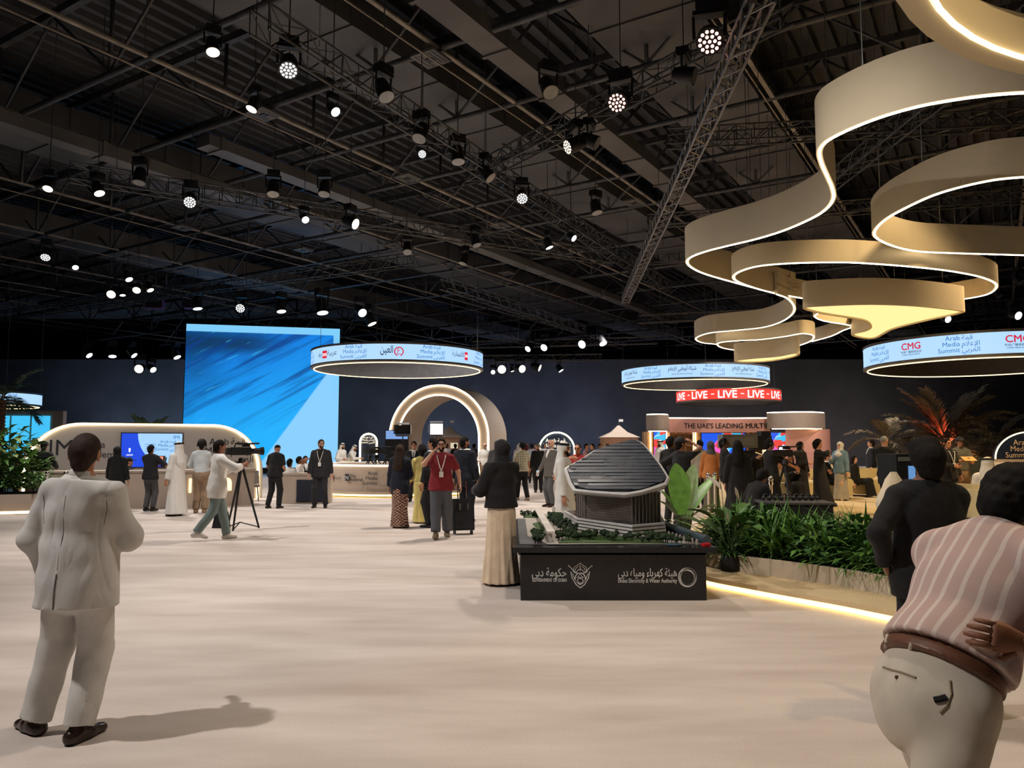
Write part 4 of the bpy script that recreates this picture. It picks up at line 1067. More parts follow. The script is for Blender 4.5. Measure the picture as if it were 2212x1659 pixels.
# palms
M_FROND = mat('palm_frond', (0.20, 0.16, 0.10), 0.6, 0, 0.3, 6); M_FRONDG = mat('palm_frond_green', (0.09, 0.14, 0.08), 0.6, 0, 0.3, 6)
M_PTRUNK = mat('palm_trunk', (0.16, 0.09, 0.055), 0.9, 0, 0.4, 14, 0.8, 20)
def frond(L, el, droop, seed, nl=34, wid=0.5, mats_=None):
    random.seed(seed); mb = MB(); p = Vector((0, 0, 0)); d_ = Vector((math.cos(el), 0, math.sin(el))); pts = []; N_ = 16
    for i in range(N_ + 1):
        pts.append(p.copy()); p = p + d_ * L / N_; d_ = (d_ + Vector((0, 0, -droop / N_))).normalized()
    mb.tube(pts, [0.022 * (1 - 0.8 * i / N_) + 0.003 for i in range(N_ + 1)], 5, 1)
    for k in range(nl):
        f_ = 0.18 + 0.8 * k / nl; i = min(int(f_ * N_), N_ - 1); q = pts[i].lerp(pts[i + 1], f_ * N_ - i); tg_ = (pts[i + 1] - pts[i]).normalized()
        ln = wid * (0.35 + 0.65 * math.sin(math.pi * min(1, f_ * 0.9 + 0.1))) * random.uniform(0.8, 1.1)
        for sgn in (-1, 1):
            dr = (tg_ * 0.75 + Vector((0, sgn * 0.75, 0.18)) + Vector((0, 0, random.uniform(-0.25, 0.15)))).normalized()
            a = q; b = q + dr * ln * 0.55; c2 = q + dr * ln + Vector((0, 0, -0.18 * ln)); sd = tg_ * 0.02
            mb.add([a - sd, a + sd, b + sd * 1.3, b - sd * 1.3, c2], [(0, 1, 2, 3), (3, 2, 4)], 0)
    return mb
def palm(label, loc, th, L, n_, mf_, seed, name='palm_tree', wid=0.5, trunk=True, els=(0.2, 1.35)):
    t = thing(name, label, 'palm tree', loc)
    if trunk:
        mb = MB(); prof = []; z_ = 0.0
        while z_ < th: prof += [(0.15, z_), (0.19, z_ + 0.10), (0.15, z_ + 0.12)]; z_ += 0.12
        mb.lathe(prof, n=12).build('trunk', M_PTRUNK, t)
    random.seed(seed); fm = []
    for i in range(4):
        me = frond(L, 0, 0, seed + i).mesh('frond') if False else None
    for k in range(n_):
        el = els[0] + (els[1] - els[0]) * ((k * 0.7548) % 1); az = k * 2.399 + seed
        mb = frond(L * random.uniform(0.85, 1.1), el, 0.9 + 0.8 * (1.4 - el), seed * 50 + k, 30, wid)
        o = mb.build('frond', [mf_, M_FROND], t, (0, 0, th), az, auto=False)
    return t
palm('date palm on the stage lit red from its trunk', Vector((FX(2042, 26.0), 26.0, ST)), 1.55, 2.25, 32, M_FROND, 3, wid=0.75, els=(0.15, 1.45))
palm('date palm half hidden behind the booth at the hall edge', Vector((FX(0, 27.0), 27.0, 0)), 3.2, 1.7, 14, M_FRONDG, 7)
palm('fan of palm fronds rising behind the rounded booth wall', Vector((FX(322, 27.0), 27.0, 0)), 1.6, 1.25, 16, M_FRONDG, 11, els=(0.5, 1.5))
palm('small palm behind the bent edge of the booth wall', Vector((FX(440, 27.5), 27.5, 0)), 1.75, 0.9, 10, M_FRONDG, 13)
palm('dark palm standing left of the red-lit date palm', Vector((FX(1915, 28.0), 28.0, ST)), 1.6, 1.5, 10, M_FROND, 17)
palm('palm behind the navy summit sign', Vector((FX(2150, 27.5), 27.5, ST)), 1.6, 1.7, 14, M_FROND, 19)
# tall leafy trees and shrubs left
for i, (px, Y_2, sc_, z_) in enumerate(((8, 19.8, 2.6, 0.46), (42, 20.2, 2.1, 0.46), (-20, 19.6, 1.6, 0.46))):
    t = plant(BIGB[i % 2], (FX(px, Y_2), Y_2, z_), sc_, ['tall leafy tree rising from the sand planter box', 'mid-height leafy tree beside the tall one in the planter box', 'low leafy tree at the far end of the planter box'][i], None, 'leafy_tree', cat='tree')
    MB().tube([(0, 0, -0.02), (0.03, 0, 0.5), (0, 0.02, 0.95)], [0.05, 0.04, 0.02], 7).build('trunk', M_PTRUNK, t)
for k in range(10):
    x_ = -14.2 + 2.5 * k / 9
    plant(BIGB[k % 2] if k % 3 else BUSH[k % 3], (x_, 19.0 + 0.4 * random.random(), 0.46), 0.85 if k % 3 else 1.6, 'dark green shrub along the front of the sand planter box', 'shrubs in the sand planter box', 'planter_shrub')
for k in range(7):
    px = 1925 + 40 * k
    plant(BIGB[k % 2], (FX(px, 25.4), 25.4, ST), random.uniform(1.3, 1.9), 'broad dark shrub at the foot of the palms on the stage', 'shrubs below the palms', 'broad_shrub')

# ================================================================ people: one continuous body each, clothes and hair as children
F32 = np.float32
def smin(a, b, k):
    if k <= 0: return np.minimum(a, b)
    h = np.clip(0.5 + 0.5 * (b - a) / k, 0, 1)
    return b + (a - b) * h - k * h * (1 - h)

class Cap:
    """tapered capsule a-b, optionally flattened along direction d by factor k; cut = (point, normal) keeps the side behind"""
    def __init__(s, a, b, ra, rb, d=None, k=1.0, cuts=()):
        s.a = np.array(a, F32); s.b = np.array(b, F32); s.ra, s.rb = ra, rb
        s.d = None if d is None else np.array(Vector(d).normalized(), F32); s.k = k; s.cuts = cuts
    def grow(s, g, cuts=()):
        c = Cap(s.a, s.b, max(s.ra + g, 0.004), max(s.rb + g, 0.004), None, s.k, tuple(s.cuts) + tuple(cuts)); c.d = s.d
        return c
    def sdf(s, P):
        ab = s.b - s.a; L2 = float(ab @ ab) + 1e-9
        Q = P - s.a
        t = np.clip((Q @ ab) / L2, 0, 1)
        V = Q - t[:, None] * ab
        if s.d is not None and s.k != 1.0:
            q = V @ s.d
            V = V + (q * (1 / s.k - 1))[:, None] * s.d
        dd = np.sqrt((V * V).sum(1)) - (s.ra + (s.rb - s.ra) * t)
        for (pt, nn) in s.cuts:
            dd = np.maximum(dd, (P - np.array(pt, F32)) @ np.array(nn, F32))
        return dd
    def bounds(s):
        r = max(s.ra, s.rb)
        return np.minimum(s.a, s.b) - r, np.maximum(s.a, s.b) + r

class Cone:
    """robe / skirt: stacked elliptical sections with folds; secs = [(z, cx, cy, rx, ry)]"""
    def __init__(s, secs, nf=9, amp=0.06, ph=0.0): s.secs = sorted(secs); s.nf, s.amp, s.ph = nf, amp, ph
    def grow(s, g, cuts=()): return s
    def sdf(s, P):
        z = P[:, 2]; zs = [q[0] for q in s.secs]
        cx, cy, rx, ry = [np.interp(z, zs, [q[i] for q in s.secs]) for i in (1, 2, 3, 4)]
        x = P[:, 0] - cx; y = P[:, 1] - cy
        th = np.arctan2(y / ry, x / rx)
        tt = np.clip((zs[-1] - z) / (zs[-1] - zs[0]), 0, 1)
        f = 1 + s.amp * tt * (np.cos(s.nf * th + s.ph + 2.5 * z) * 0.7 + np.cos((s.nf * 2 - 3) * th + 2 * s.ph) * 0.3)
        rho = np.sqrt((x / rx) ** 2 + (y / ry) ** 2)
        d = (rho - f) * np.minimum(rx, ry)
        return np.maximum(np.maximum(d, zs[0] - z), z - zs[-1]).astype(F32)
    def bounds(s):
        r = 1 + s.amp + 0.02
        return (np.array([min(q[1] - q[3] * r for q in s.secs), min(q[2] - q[4] * r for q in s.secs), s.secs[0][0] - 0.01], F32),
                np.array([max(q[1] + q[3] * r for q in s.secs), max(q[2] + q[4] * r for q in s.secs), s.secs[-1][0] + 0.01], F32))

def nets(prims, h, k=0.03, sub=(), cuts=(), wob=0.0, seed=0, inter=(), wobf=1.0):
    """naive surface nets over a smooth union of prims, minus sub, cut by half-spaces"""
    lo = np.min([p.bounds()[0] for p in prims], 0) - 2 * h - wob; hi = np.max([p.bounds()[1] for p in prims], 0) + 2 * h + wob
    for (pt, nn) in cuts:                       # axis-aligned trimming of the grid
        for ax in range(3):
            if abs(nn[ax]) > 0.99:
                if nn[ax] > 0: hi[ax] = min(hi[ax], pt[ax] + 2 * h)
                else: lo[ax] = max(lo[ax], pt[ax] - 2 * h)
    dims = np.maximum(np.ceil((hi - lo) / h).astype(int) + 1, 3)
    xs, ys, zs = [(lo[i] + h * np.arange(dims[i])).astype(F32) for i in range(3)]
    P = np.stack(np.meshgrid(xs, ys, zs, indexing='ij'), -1).reshape(-1, 3)
    d = np.full(len(P), 9.0, F32)
    idx3 = [(np.clip(np.floor((p.bounds()[0] - 0.09 - lo) / h).astype(int), 0, dims), np.clip(np.ceil((p.bounds()[1] + 0.09 - lo) / h).astype(int) + 1, 0, dims)) for p in prims]
    D3 = d.reshape(dims); P3 = P.reshape(*dims, 3)
    for p, (l, u) in zip(prims, idx3):
        sl = (slice(l[0], u[0]), slice(l[1], u[1]), slice(l[2], u[2]))
        q = P3[sl]
        if q.size == 0: continue
        v = p.sdf(q.reshape(-1, 3)).reshape(q.shape[:3]).astype(F32)
        D3[sl] = smin(D3[sl], v, k)
    d = D3.reshape(-1)
    if wob:
        s_ = seed * 1.7; W = P * wobf
        d = d + wob * (np.sin(W[:, 2] * 23 + W[:, 0] * 11 + s_) * np.sin(W[:, 0] * 17 - W[:, 2] * 9 + s_ * 2) + 0.6 * np.sin(W[:, 1] * 31 + W[:, 2] * 14 + s_)).astype(F32)
    for p in inter: d = np.maximum(d, p.sdf(P))
    for p in sub: d = np.maximum(d, -p.sdf(P))
    for (pt, nn) in cuts: d = np.maximum(d, (P - np.array(pt, F32)) @ np.array(nn, F32))
    V = d.reshape(dims); S = V < 0
    nx, ny, nz = dims - 1
    corners = [(i, j, k_) for i in (0, 1) for j in (0, 1) for k_ in (0, 1)]
    cnt = np.zeros((nx, ny, nz), np.int8)
    for (i, j, k_) in corners: cnt += S[i:i + nx, j:j + ny, k_:k_ + nz]
    mask = (cnt > 0) & (cnt < 8)
    ci = np.argwhere(mask)
    if not len(ci): return np.zeros((0, 3)), []
    acc = np.zeros((len(ci), 3)); num = np.zeros(len(ci))
    for a in range(8):
        for b in range(a + 1, 8):
            ca, cb = np.array(corners[a]), np.array(corners[b])
            if np.abs(ca - cb).sum() != 1: continue
            ia, ib = ci + ca, ci + cb
            va, vb = V[ia[:, 0], ia[:, 1], ia[:, 2]], V[ib[:, 0], ib[:, 1], ib[:, 2]]
            m = (va < 0) != (vb < 0)
            tt = np.where(m, va / np.where(m, va - vb, 1), 0)
            acc += np.where(m[:, None], ca + (cb - ca) * tt[:, None], 0); num += m
    verts = lo + h * (ci + acc / num[:, None])
    vid = -np.ones((nx, ny, nz), int); vid[mask] = np.arange(len(ci))
    faces = []
    for ax in range(3):
        o = [0, 0, 0]; o[ax] = 1
        A = S[:dims[0] - o[0], :dims[1] - o[1], :dims[2] - o[2]]; B = S[o[0]:, o[1]:, o[2]:]
        e = np.argwhere(A != B)
        b1, b2 = (ax + 1) % 3, (ax + 2) % 3
        e = e[(e[:, b1] > 0) & (e[:, b2] > 0) & (e[:, b1] < dims[b1] - 1) & (e[:, b2] < dims[b2] - 1)]
        if not len(e): continue
        def cell(d1, d2):
            q = e.copy(); q[:, b1] += d1; q[:, b2] += d2
            return vid[q[:, 0], q[:, 1], q[:, 2]]
        Q = np.stack([cell(-1, -1), cell(0, -1), cell(0, 0), cell(-1, 0)], 1)
        flip = ~A[e[:, 0], e[:, 1], e[:, 2]]
        Q[flip] = Q[flip][:, ::-1]
        Q = Q[(Q >= 0).all(1)]
        faces.append(Q)
    return verts, (np.concatenate(faces) if faces else [])

def biggest(v, f):
    lab = np.arange(len(v))
    while True:
        m = lab[f].min(1); new = lab.copy()
        for c in range(4): np.minimum.at(new, f[:, c], m)
        new = new[new]
        if (new == lab).all(): break
        lab = new
    u, c = np.unique(lab[f[:, 0]], return_counts=True)
    keep = lab == u[c.argmax()]
    mp = np.cumsum(keep) - 1
    return v[keep], mp[f[keep[f[:, 0]]]]

def ik(a, t, l1, l2, pole):
    a, t = Vector(a), Vector(t); d = t - a; L = d.length
    if L > (l1 + l2) * 0.999: d = d.normalized() * (l1 + l2) * 0.999; L = d.length; t = a + d
    u = d.normalized(); x = (l1 * l1 - l2 * l2 + L * L) / (2 * L)
    hgt = math.sqrt(max(l1 * l1 - x * x, 0))
    p = Vector(pole); p = p - u * p.dot(u)
    if p.length < 1e-4: p = Vector((0, 1, 0)) - u * u.y
    return a + u * x + p.normalized() * hgt, t

SKIN = {k: mat('skin_' + k, c, 0.55, 0, 0.08, 12, 0.05, 60) for k, c in {'fair': srgb(214, 164, 138), 'tan': srgb(186, 130, 100), 'brown': srgb(140, 92, 68), 'dark': srgb(92, 60, 46)}.items()}
M_HAIRB = mat('hair_black', (0.010, 0.008, 0.007), 0.75, 0, 0.4, 40, 0.3, 260, spec=0.15)
M_HAIRBR = mat('hair_brown', (0.035, 0.019, 0.013), 0.7, 0, 0.4, 40, 0.3, 260, spec=0.2)
M_HAIRG = mat('hair_grey', (0.24, 0.23, 0.22), 0.5, 0, 0.4, 40, 0.3, 90)
M_SHOE = mat('black_leather', (0.014, 0.012, 0.011), 0.3, 0, 0.3, 10)
M_WHITE = mat('white_cotton', srgb(226, 222, 216), 0.85, 0, 0.04, 5, 0.25, 18)
def cloth(name, rgb, rough=0.9, bump=0.35, bs=16): return mat('cloth_' + name, srgb(*rgb), rough, 0, 0.10, 7, bump, bs, sheen=0.05)
C_BLACK = cloth('black', (24, 23, 25)); C_CHAR = cloth('charcoal', (38, 38, 42)); C_NAVY = cloth('navy', (28, 32, 46))
C_GREYT = cloth('dark_grey', (84, 84, 86)); C_KHAKI = cloth('khaki', (150, 126, 102)); C_BEIGE = cloth('beige', (196, 172, 146))
EYE = mat('eye_dark', (0.015, 0.012, 0.01), 0.25); LIP = mat('lip_brown', srgb(140, 80, 70), 0.5)

def hand_mesh(mb, wrist, d, n, side, curl, sc=1.0):
    """palm and five separate fingers; d = direction, n = palm normal, side = towards the thumb"""
    d, n, side = Vector(d).normalized(), Vector(n), Vector(side)
    n = (n - d * n.dot(d)).normalized(); side = d.cross(n) if side.dot(d.cross(n)) > 0 else n.cross(d)
    w = Vector(wrist)
    rr = []
    for (q, hw, ht) in ((-0.02, 0.024, 0.020), (0.02, 0.032, 0.018), (0.055, 0.040, 0.016), (0.088, 0.041, 0.013), (0.096, 0.034, 0.007)):
        c = w + d * q * sc
        rr.append([c + side * (math.cos(a) * hw * sc) + n * (math.sin(a) * ht * sc) for a in [2 * math.pi * k / 8 for k in range(8)]])
    mb.rings(rr)
    for i, (off, ln, rad) in enumerate(((0.029, 0.072, 0.0088), (0.010, 0.080, 0.0092), (-0.010, 0.074, 0.0088), (-0.029, 0.058, 0.0078))):
        p = w + (d * 0.085 + side * off) * sc; dr = (d + side * off * 2.2).normalized(); pts = [p]; a = 0
        for j, seg in enumerate((0.45, 0.30, 0.25)):
            a += curl * (0.7, 1.0, 0.8)[j]
            dd = dr * math.cos(a) + n * math.sin(a)
            p = p + dd * ln * seg * sc; pts.append(p)
        mb.tube(pts, [rad * sc * q for q in (1.05, 1.0, 0.92, 0.6)], 6)
    p = w + (d * 0.022 + side * 0.026) * sc; pts = [p]
    for j, seg in enumerate((0.036, 0.030, 0.024)):
        a = 0.25 + j * (0.25 + curl * 0.35)
        dd = (d * 0.72 + side * (0.75 - 0.38 * j) + n * (0.25 + math.sin(curl) * 0.55 * (j + 1) / 2)).normalized()
        p = p + dd * seg * sc; pts.append(p)
    mb.tube(pts, [0.0125 * sc, 0.011 * sc, 0.010 * sc, 0.006 * sc], 6)

def person(label, loc, face, H=1.74, skin='tan', build=1.0, res=0.022, group=None,
           lean=0.0, side=0.0, twist=0.0, hyaw=0.0, hpitch=0.0, htilt=0.0, pz=None, px=0.0, py=0.0,
           lh=None, rh=None, lf=(0.10, 0.0), rf=(-0.10, 0.0), lfz=0.0, rfz=0.0, lyaw=0.12, ryaw=-0.12, lpole=None, rpole=None, kpole=(0, -1, 0), curl=0.35,
           top=None, sleeve='long', hem=0.0, tg=0.014, jacket=None, jhem=-0.17, jg=0.030, jopen=True, bottom=None, bg_=0.012, cuff=1.0, flare=0.0,
           skirt=None, robe=None, robew=1.0, shoes=None, hair=('short', None), beard=None, hijab=None, ghutra=None, agal=True, facing=False, glasses=False,
           lanyard=None, cap=None, tie=None, belt=None, headset=False, nf=9, skirt_top=1.02, butt=1.0):
    s = H / 1.75
    V = lambda *p: Vector(p)
    root = thing('person', label, 'person', loc, R(face), group)
    hres = min(res, 0.012) if res < 0.02 else res * 0.62
    # ---- skeleton (front is -Y, person's left is +X)
    pel = V(px, py, 0.95 if pz is None else pz)
    RB = Matrix.Rotation(lean, 3, 'X') @ Matrix.Rotation(side, 3, 'Y') @ Matrix.Rotation(twist, 3, 'Z')   # lean > 0 bends forward
    up = lambda x, y, z: pel + RB @ V(x, y, z - 0.95)
    chest, waist, neckb = up(0, -0.005, 1.30), up(0, 0.0, 1.08), up(0, 0.015, 1.475)
    shl, shr = up(0.172 * build ** 0.5, 0.01, 1.395), up(-0.172 * build ** 0.5, 0.01, 1.395)
    HM = RB @ Matrix.Rotation(hyaw, 3, 'Z') @ Matrix.Rotation(hpitch, 3, 'X') @ Matrix.Rotation(htilt, 3, 'Y')
    hb = up(0, 0.012, 1.535)
    hd = lambda x, y, z: hb + HM @ V(x, y, z - 1.535)
    hipl, hipr = pel + V(0.09, 0, -0.03), pel + V(-0.09, 0, -0.03)
    lhp = Vector(lh) if lh is not None else up(0.27 * build ** 0.5, -0.05, 0.86)
    rhp = Vector(rh) if rh is not None else up(-0.27 * build ** 0.5, -0.05, 0.86)
    ell, wl = ik(shl, lhp, 0.285, 0.255, lpole or (0.6, 1, -0.25)); elr, wr = ik(shr, rhp, 0.285, 0.255, rpole or (-0.6, 1, -0.25))
    al, ar = V(lf[0], lf[1], 0.085 + lfz), V(rf[0], rf[1], 0.085 + rfz)
    knl, al = ik(hipl, al, 0.43, 0.43, kpole); knr, ar = ik(hipr, ar, 0.43, 0.43, kpole)
    fy = RB @ V(0, 1, 0); fx = RB @ V(1, 0, 0)
    B = build
    torso = [Cap(pel + V(0, 0.0, -0.03), waist, 0.165 * B, 0.150 * B, fy, 0.74), Cap(waist, chest, 0.150 * B, 0.168 * B, fy, 0.70),
             Cap(chest, up(0, 0.01, 1.385), 0.168 * B, 0.135 * B, fy, 0.66), Cap(up(0.02, 0.015, 1.462), up(0.15 * build ** 0.5, 0.012, 1.405), 0.056, 0.058), Cap(up(-0.02, 0.015, 1.462), up(-0.15 * build ** 0.5, 0.012, 1.405), 0.056, 0.058)]
    if B > 1.12: torso.append(Cap(up(0, -0.045, 1.05), up(0, -0.045, 1.12), 0.135 * B, 0.13 * B, fy, 0.8))
    arml = [Cap(shl, ell, 0.056, 0.043), Cap(ell, wl, 0.042, 0.028)]; armr = [Cap(shr, elr, 0.056, 0.043), Cap(elr, wr, 0.042, 0.028)]
    legl = [Cap(hipl, knl, 0.088, 0.058), Cap(knl, al, 0.060, 0.040)]; legr = [Cap(hipr, knr, 0.088, 0.058), Cap(knr, ar, 0.060, 0.040)]
    fdir = lambda yaw: Matrix.Rotation(yaw, 3, 'Z') @ V(0, -1, 0)
    feet = [Cap(al + V(0, 0, -0.045), al + fdir(lyaw) * 0.15 + V(0, 0, -0.055 - lfz * 0.6), 0.036, 0.028), Cap(ar + V(0, 0, -0.045), ar + fdir(ryaw) * 0.15 + V(0, 0, -0.055 - rfz * 0.6), 0.036, 0.028)]
    ud = HM @ V(0, 0, 1); hy = HM @ V(0, 1, 0); hx = HM @ V(1, 0, 0)
    head = [Cap(hd(0, 0.022, 1.655), hd(0, 0.004, 1.668), 0.082, 0.080, hx, 0.92), Cap(hd(0, -0.022, 1.60), hd(0, -0.032, 1.568), 0.066, 0.050, hx, 0.9),
            Cap(hd(0, -0.062, 1.555), hd(0, -0.066, 1.552), 0.028, 0.026)]
    fine = [Cap(hd(0, -0.088, 1.645), hd(0, -0.108, 1.606), 0.009, 0.015), Cap(hd(-0.035, -0.080, 1.668), hd(0.035, -0.080, 1.668), 0.014, 0.014),
            Cap(hd(0, -0.088, 1.572), hd(0, -0.089, 1.568), 0.017, 0.017, ud, 0.6)]
    ears = [Cap(hd(q * 0.079, 0.018, 1.645), hd(q * 0.082, 0.014, 1.605), 0.022, 0.014, hx, 0.45) for q in (-1, 1)]
    neck = [Cap(neckb - ud * 0.02, hd(0, 0.008, 1.58), 0.058 * B ** 0.3, 0.054)]
    # ---- body mesh
    mb = MB()
    shr_ = -0.012
    long_ = sleeve == 'long' or jacket is not None or robe is not None
    bod = [c.grow(shr_) for c in torso] + [c.grow(-0.006 if long_ else 0) for c in arml + armr] + [c.grow(shr_) for c in legl + legr] + [c.grow(-0.004) for c in feet]
    v, f = nets(bod + neck, max(res, 0.014), 0.03)
    mb.add((v * s).tolist(), f.tolist(), 0, True)
    v, f = nets(head + fine + ears + neck, hres, 0.012, sub=[Cap(hd(q * 0.033, -0.098, 1.643), hd(q * 0.030, -0.098, 1.643), 0.014, 0.014) for q in (-1, 1)] if hres < 0.013 else ())
    mb.add((v * s).tolist(), f.tolist(), 0, True)
    for (e, w_, sd) in ((ell, wl, 1), (elr, wr, -1)):
        dr = (w_ - e).normalized()
        inw = RB @ V(-sd, -0.1, 0)
        hand_mesh(mb, w_ * s, dr, inw, RB @ V(0, -1, 0.1), curl, s * 1.02)
    mb.build('body', SKIN[skin], root, auto=False)
    def garment(name, prims, m, h=None, k=0.03, parent=None, **kw):
        v, f = nets(prims, h or res, k, **kw)
        if not len(v) or not len(f): return None
        if name in ('collar', 'beard', 'hair', 'jacket_collar', 'cap', 'belt', 'shoe'): v, f = biggest(v, f)
        q = MB(); q.add((v * s).tolist(), f.tolist(), 0, True)
        return q.build(name, m, parent or root, auto=False)
    wobt = 0.004 if res < 0.014 else 0.0
    upn = RB @ V(0, 0, 1)
    def sleeves(g, frac):
        o = []
        for (a, e, w_) in ((shl, ell, wl), (shr, elr, wr)):
            if frac > 0.5:
                p = e + (w_ - e) * ((frac - 0.5) * 2); n_ = (w_ - e).normalized()
                o += [Cap(a, e, 0.056 + g, 0.046 + g), Cap(e, w_, 0.046 + g, 0.036 + g, cuts=((p, n_),))]
            else:
                p = a + (e - a) * (frac * 2); n_ = (e - a).normalized()
                o += [Cap(a, e, 0.056 + g, 0.052 + g, cuts=((p, n_),))]
        return o
    nkc = (neckb + ud * 0.035, ud)
    # ---- trousers
    if bottom is not None:
        L = []
        for (hp, kn, an) in ((hipl, knl, al), (hipr, knr, ar)):
            e = kn + (an - kn) * cuff; n_ = (an - kn).normalized()
            L += [Cap(hp, kn, 0.092 + bg_, 0.066 + bg_ * 1.4), Cap(kn, an, 0.066 + bg_ * 1.4, 0.052 + bg_ * 1.5 + flare, cuts=((e, n_),))]
        cutw = (up(0, 0, 1.03), upn)
        L += [Cap(pel + V(0, 0.0, -0.04), up(0, 0, 1.05), 0.168 * B + bg_, 0.152 * B + bg_, fy, 0.76)]
        L += [Cap(hipl + V(0, 0.045 * butt, 0.0), hipl + V(0, 0.05 * butt, -0.02), 0.085, 0.085), Cap(hipr + V(0, 0.045 * butt, 0), hipr + V(0, 0.05 * butt, -0.02), 0.085, 0.085)]
        garment('trousers', L, bottom, k=0.025, cuts=(cutw,), wob=wobt, seed=len(label))
    if belt is not None:
        garment('belt', [Cap(up(0, 0, 0.99), up(0, 0, 1.05), 0.164 * B + bg_ + 0.014, 0.158 * B + bg_ + 0.014, fy, 0.76)], belt, cuts=((up(0, 0, 1.034), upn), (up(0, 0, 0.996), -upn)), h=min(res, 0.007))
    if skirt is not None:
        fx_, fy_ = (al.x + ar.x) / 2, (al.y + ar.y) / 2
        garment('skirt', [Cone([(0.03, fx_, fy_, 0.27 * robew, 0.25 * robew), (0.45, (fx_ + pel.x) / 2, (fy_ + pel.y) / 2, 0.225 * robew, 0.20 * robew), (0.88, pel.x, pel.y + 0.01, 0.185, 0.155), (skirt_top, pel.x, pel.y, 0.155, 0.125)], nf, 0.07, len(label))], skirt, k=0)
    # ---- tops
    if top is not None:
        g = tg
        pr = [c.grow(g) for c in torso] + sleeves(g * 0.8, 1.0 if sleeve == 'long' else (0.75 if sleeve == '34' else 0.40))
        hz = up(0, 0, 0.95 + hem - 0.02)
        pr.append(Cap(up(0, 0, 1.02), up(0, 0, 0.93 + hem), 0.158 * B + g, 0.170 * B + g + 0.006, fy, 0.76))
        if hem < 0.0:
            pr += [Cap(pel + V(0, 0, -0.06), up(0, 0, 1.05), 0.174 * B + bg_ + g, 0.158 * B + bg_ + g * 0.6, fy, 0.78)]
            for hp, kn in ((hipl, knl), (hipr, knr)): pr += [Cap(hp + V(0, 0.045, 0.0), hp + V(0, 0.05, -0.02), 0.10, 0.10), Cap(hp, hp.lerp(kn, 0.4), 0.098 + bg_ + 0.012, 0.095 + bg_ + 0.012)]
        garment('top', pr + [Cap(neckb - ud * 0.03, neckb + ud * 0.03, 0.075 * B ** 0.3, 0.062 * B ** 0.3)], top, cuts=((hz, -upn), nkc) if lean < 0.9 else ((hz, -upn),), wob=wobt, seed=3)
        if jacket is None and sleeve != 'short' and hijab is None: garment('collar', [Cap(neckb + ud * 0.012, neckb + ud * 0.05, 0.066 * B ** 0.3, 0.060 * B ** 0.3)], top, h=max(hres, 0.009), cuts=((neckb + ud * 0.045, ud), (neckb - ud * 0.0, -ud)), sub=[Cap(neckb - ud * 0.02, neckb + ud * 0.1, 0.060 * B ** 0.3, 0.055 * B ** 0.3)])
    if jacket is not None:
        g = jg
        pr = [c.grow(g) for c in torso] + sleeves(g * 0.75, 0.97)
        pr += [Cap(up(0, 0.0, 1.05), up(0, 0.0, 0.95 + jhem), 0.156 * B + g, 0.185 * B + g, fy, 0.78)]
        for hp, kn in ((hipl, knl), (hipr, knr)): pr += [Cap(hp + V(0, 0.045, 0.0), hp + V(0, 0.05, -0.02), 0.105, 0.105), Cap(hp, hp.lerp(kn, 0.4), 0.10 + bg_ + 0.012, 0.098 + bg_ + 0.012)]
        hz = up(0, 0, 0.95 + jhem); sub = []
        if jopen and top is not None:
            a_, b_ = up(0, -0.30, 1.10), up(0, -0.22, 1.52)
            sub = [Cap(a_, b_, 0.012, 0.085, fy, 3.2)]
        garment('jacket', pr, jacket, cuts=((hz, -upn), (neckb + ud * 0.012, ud)) if lean < 0.9 else ((hz, -upn),), sub=sub, wob=wobt * 1.4, seed=7)
        garment('jacket_collar', [Cap(neckb + V(0, 0.0, -0.02), neckb + V(0, 0.006, 0.035), 0.088, 0.070)], jacket, h=max(hres, 0.009), sub=[Cap(neckb - ud * 0.1, neckb + ud * 0.1, 0.062, 0.062), Cap(neckb + RB @ V(0, -0.12, -0.05), neckb + RB @ V(0, -0.12, 0.1), 0.075, 0.085)])
    if tie is not None:
        p0, p1 = up(0, -0.135, 1.44), up(0, -0.150, 1.12)
        MB().rings([[(c + fx * q[0] * w_ + V(0, q[1] * 0.008, 0)) * s for q in ((-1, 0), (0, -1), (1, 0), (0, 1))] for c, w_ in ((p0, 0.018), (p0 * 0.9 + p1 * 0.1, 0.013), (p1, 0.030))]).build('tie', tie, root)
    if robe is not None:
        fx_, fy_ = (al.x + ar.x) / 2, (al.y + ar.y) / 2
        pr = [c.grow(0.016) for c in torso] + sleeves(0.022, 0.98)
        wz = waist.z
        if pz is None or pz > 0.8:
            pr.append(Cone([(0.045, fx_, fy_, 0.27 * robew, 0.24 * robew), (0.5, (fx_ + pel.x) / 2, (fy_ + pel.y) / 2, 0.225 * robew, 0.19 * robew), (0.95, pel.x, pel.y, 0.195, 0.15), (wz + 0.12, waist.x, waist.y, 0.175 * B, 0.13 * B)], nf, 0.06, len(label)))
        else:
            for (hp, kn, an) in ((hipl, knl, al), (hipr, knr, ar)): pr += [Cap(hp, kn, 0.115, 0.105), Cap(kn, an + V(0, 0, -0.02), 0.105, 0.12)]
            pr += [Cap(knl, knr, 0.10, 0.10), Cap((knl + knr) / 2, (al + ar) / 2, 0.12, 0.15)]
        garment('robe', pr, robe, k=0.035, cuts=(((0, 0, 0.04), (0, 0, -1)), (neckb + ud * 0.03, ud)), wob=wobt)
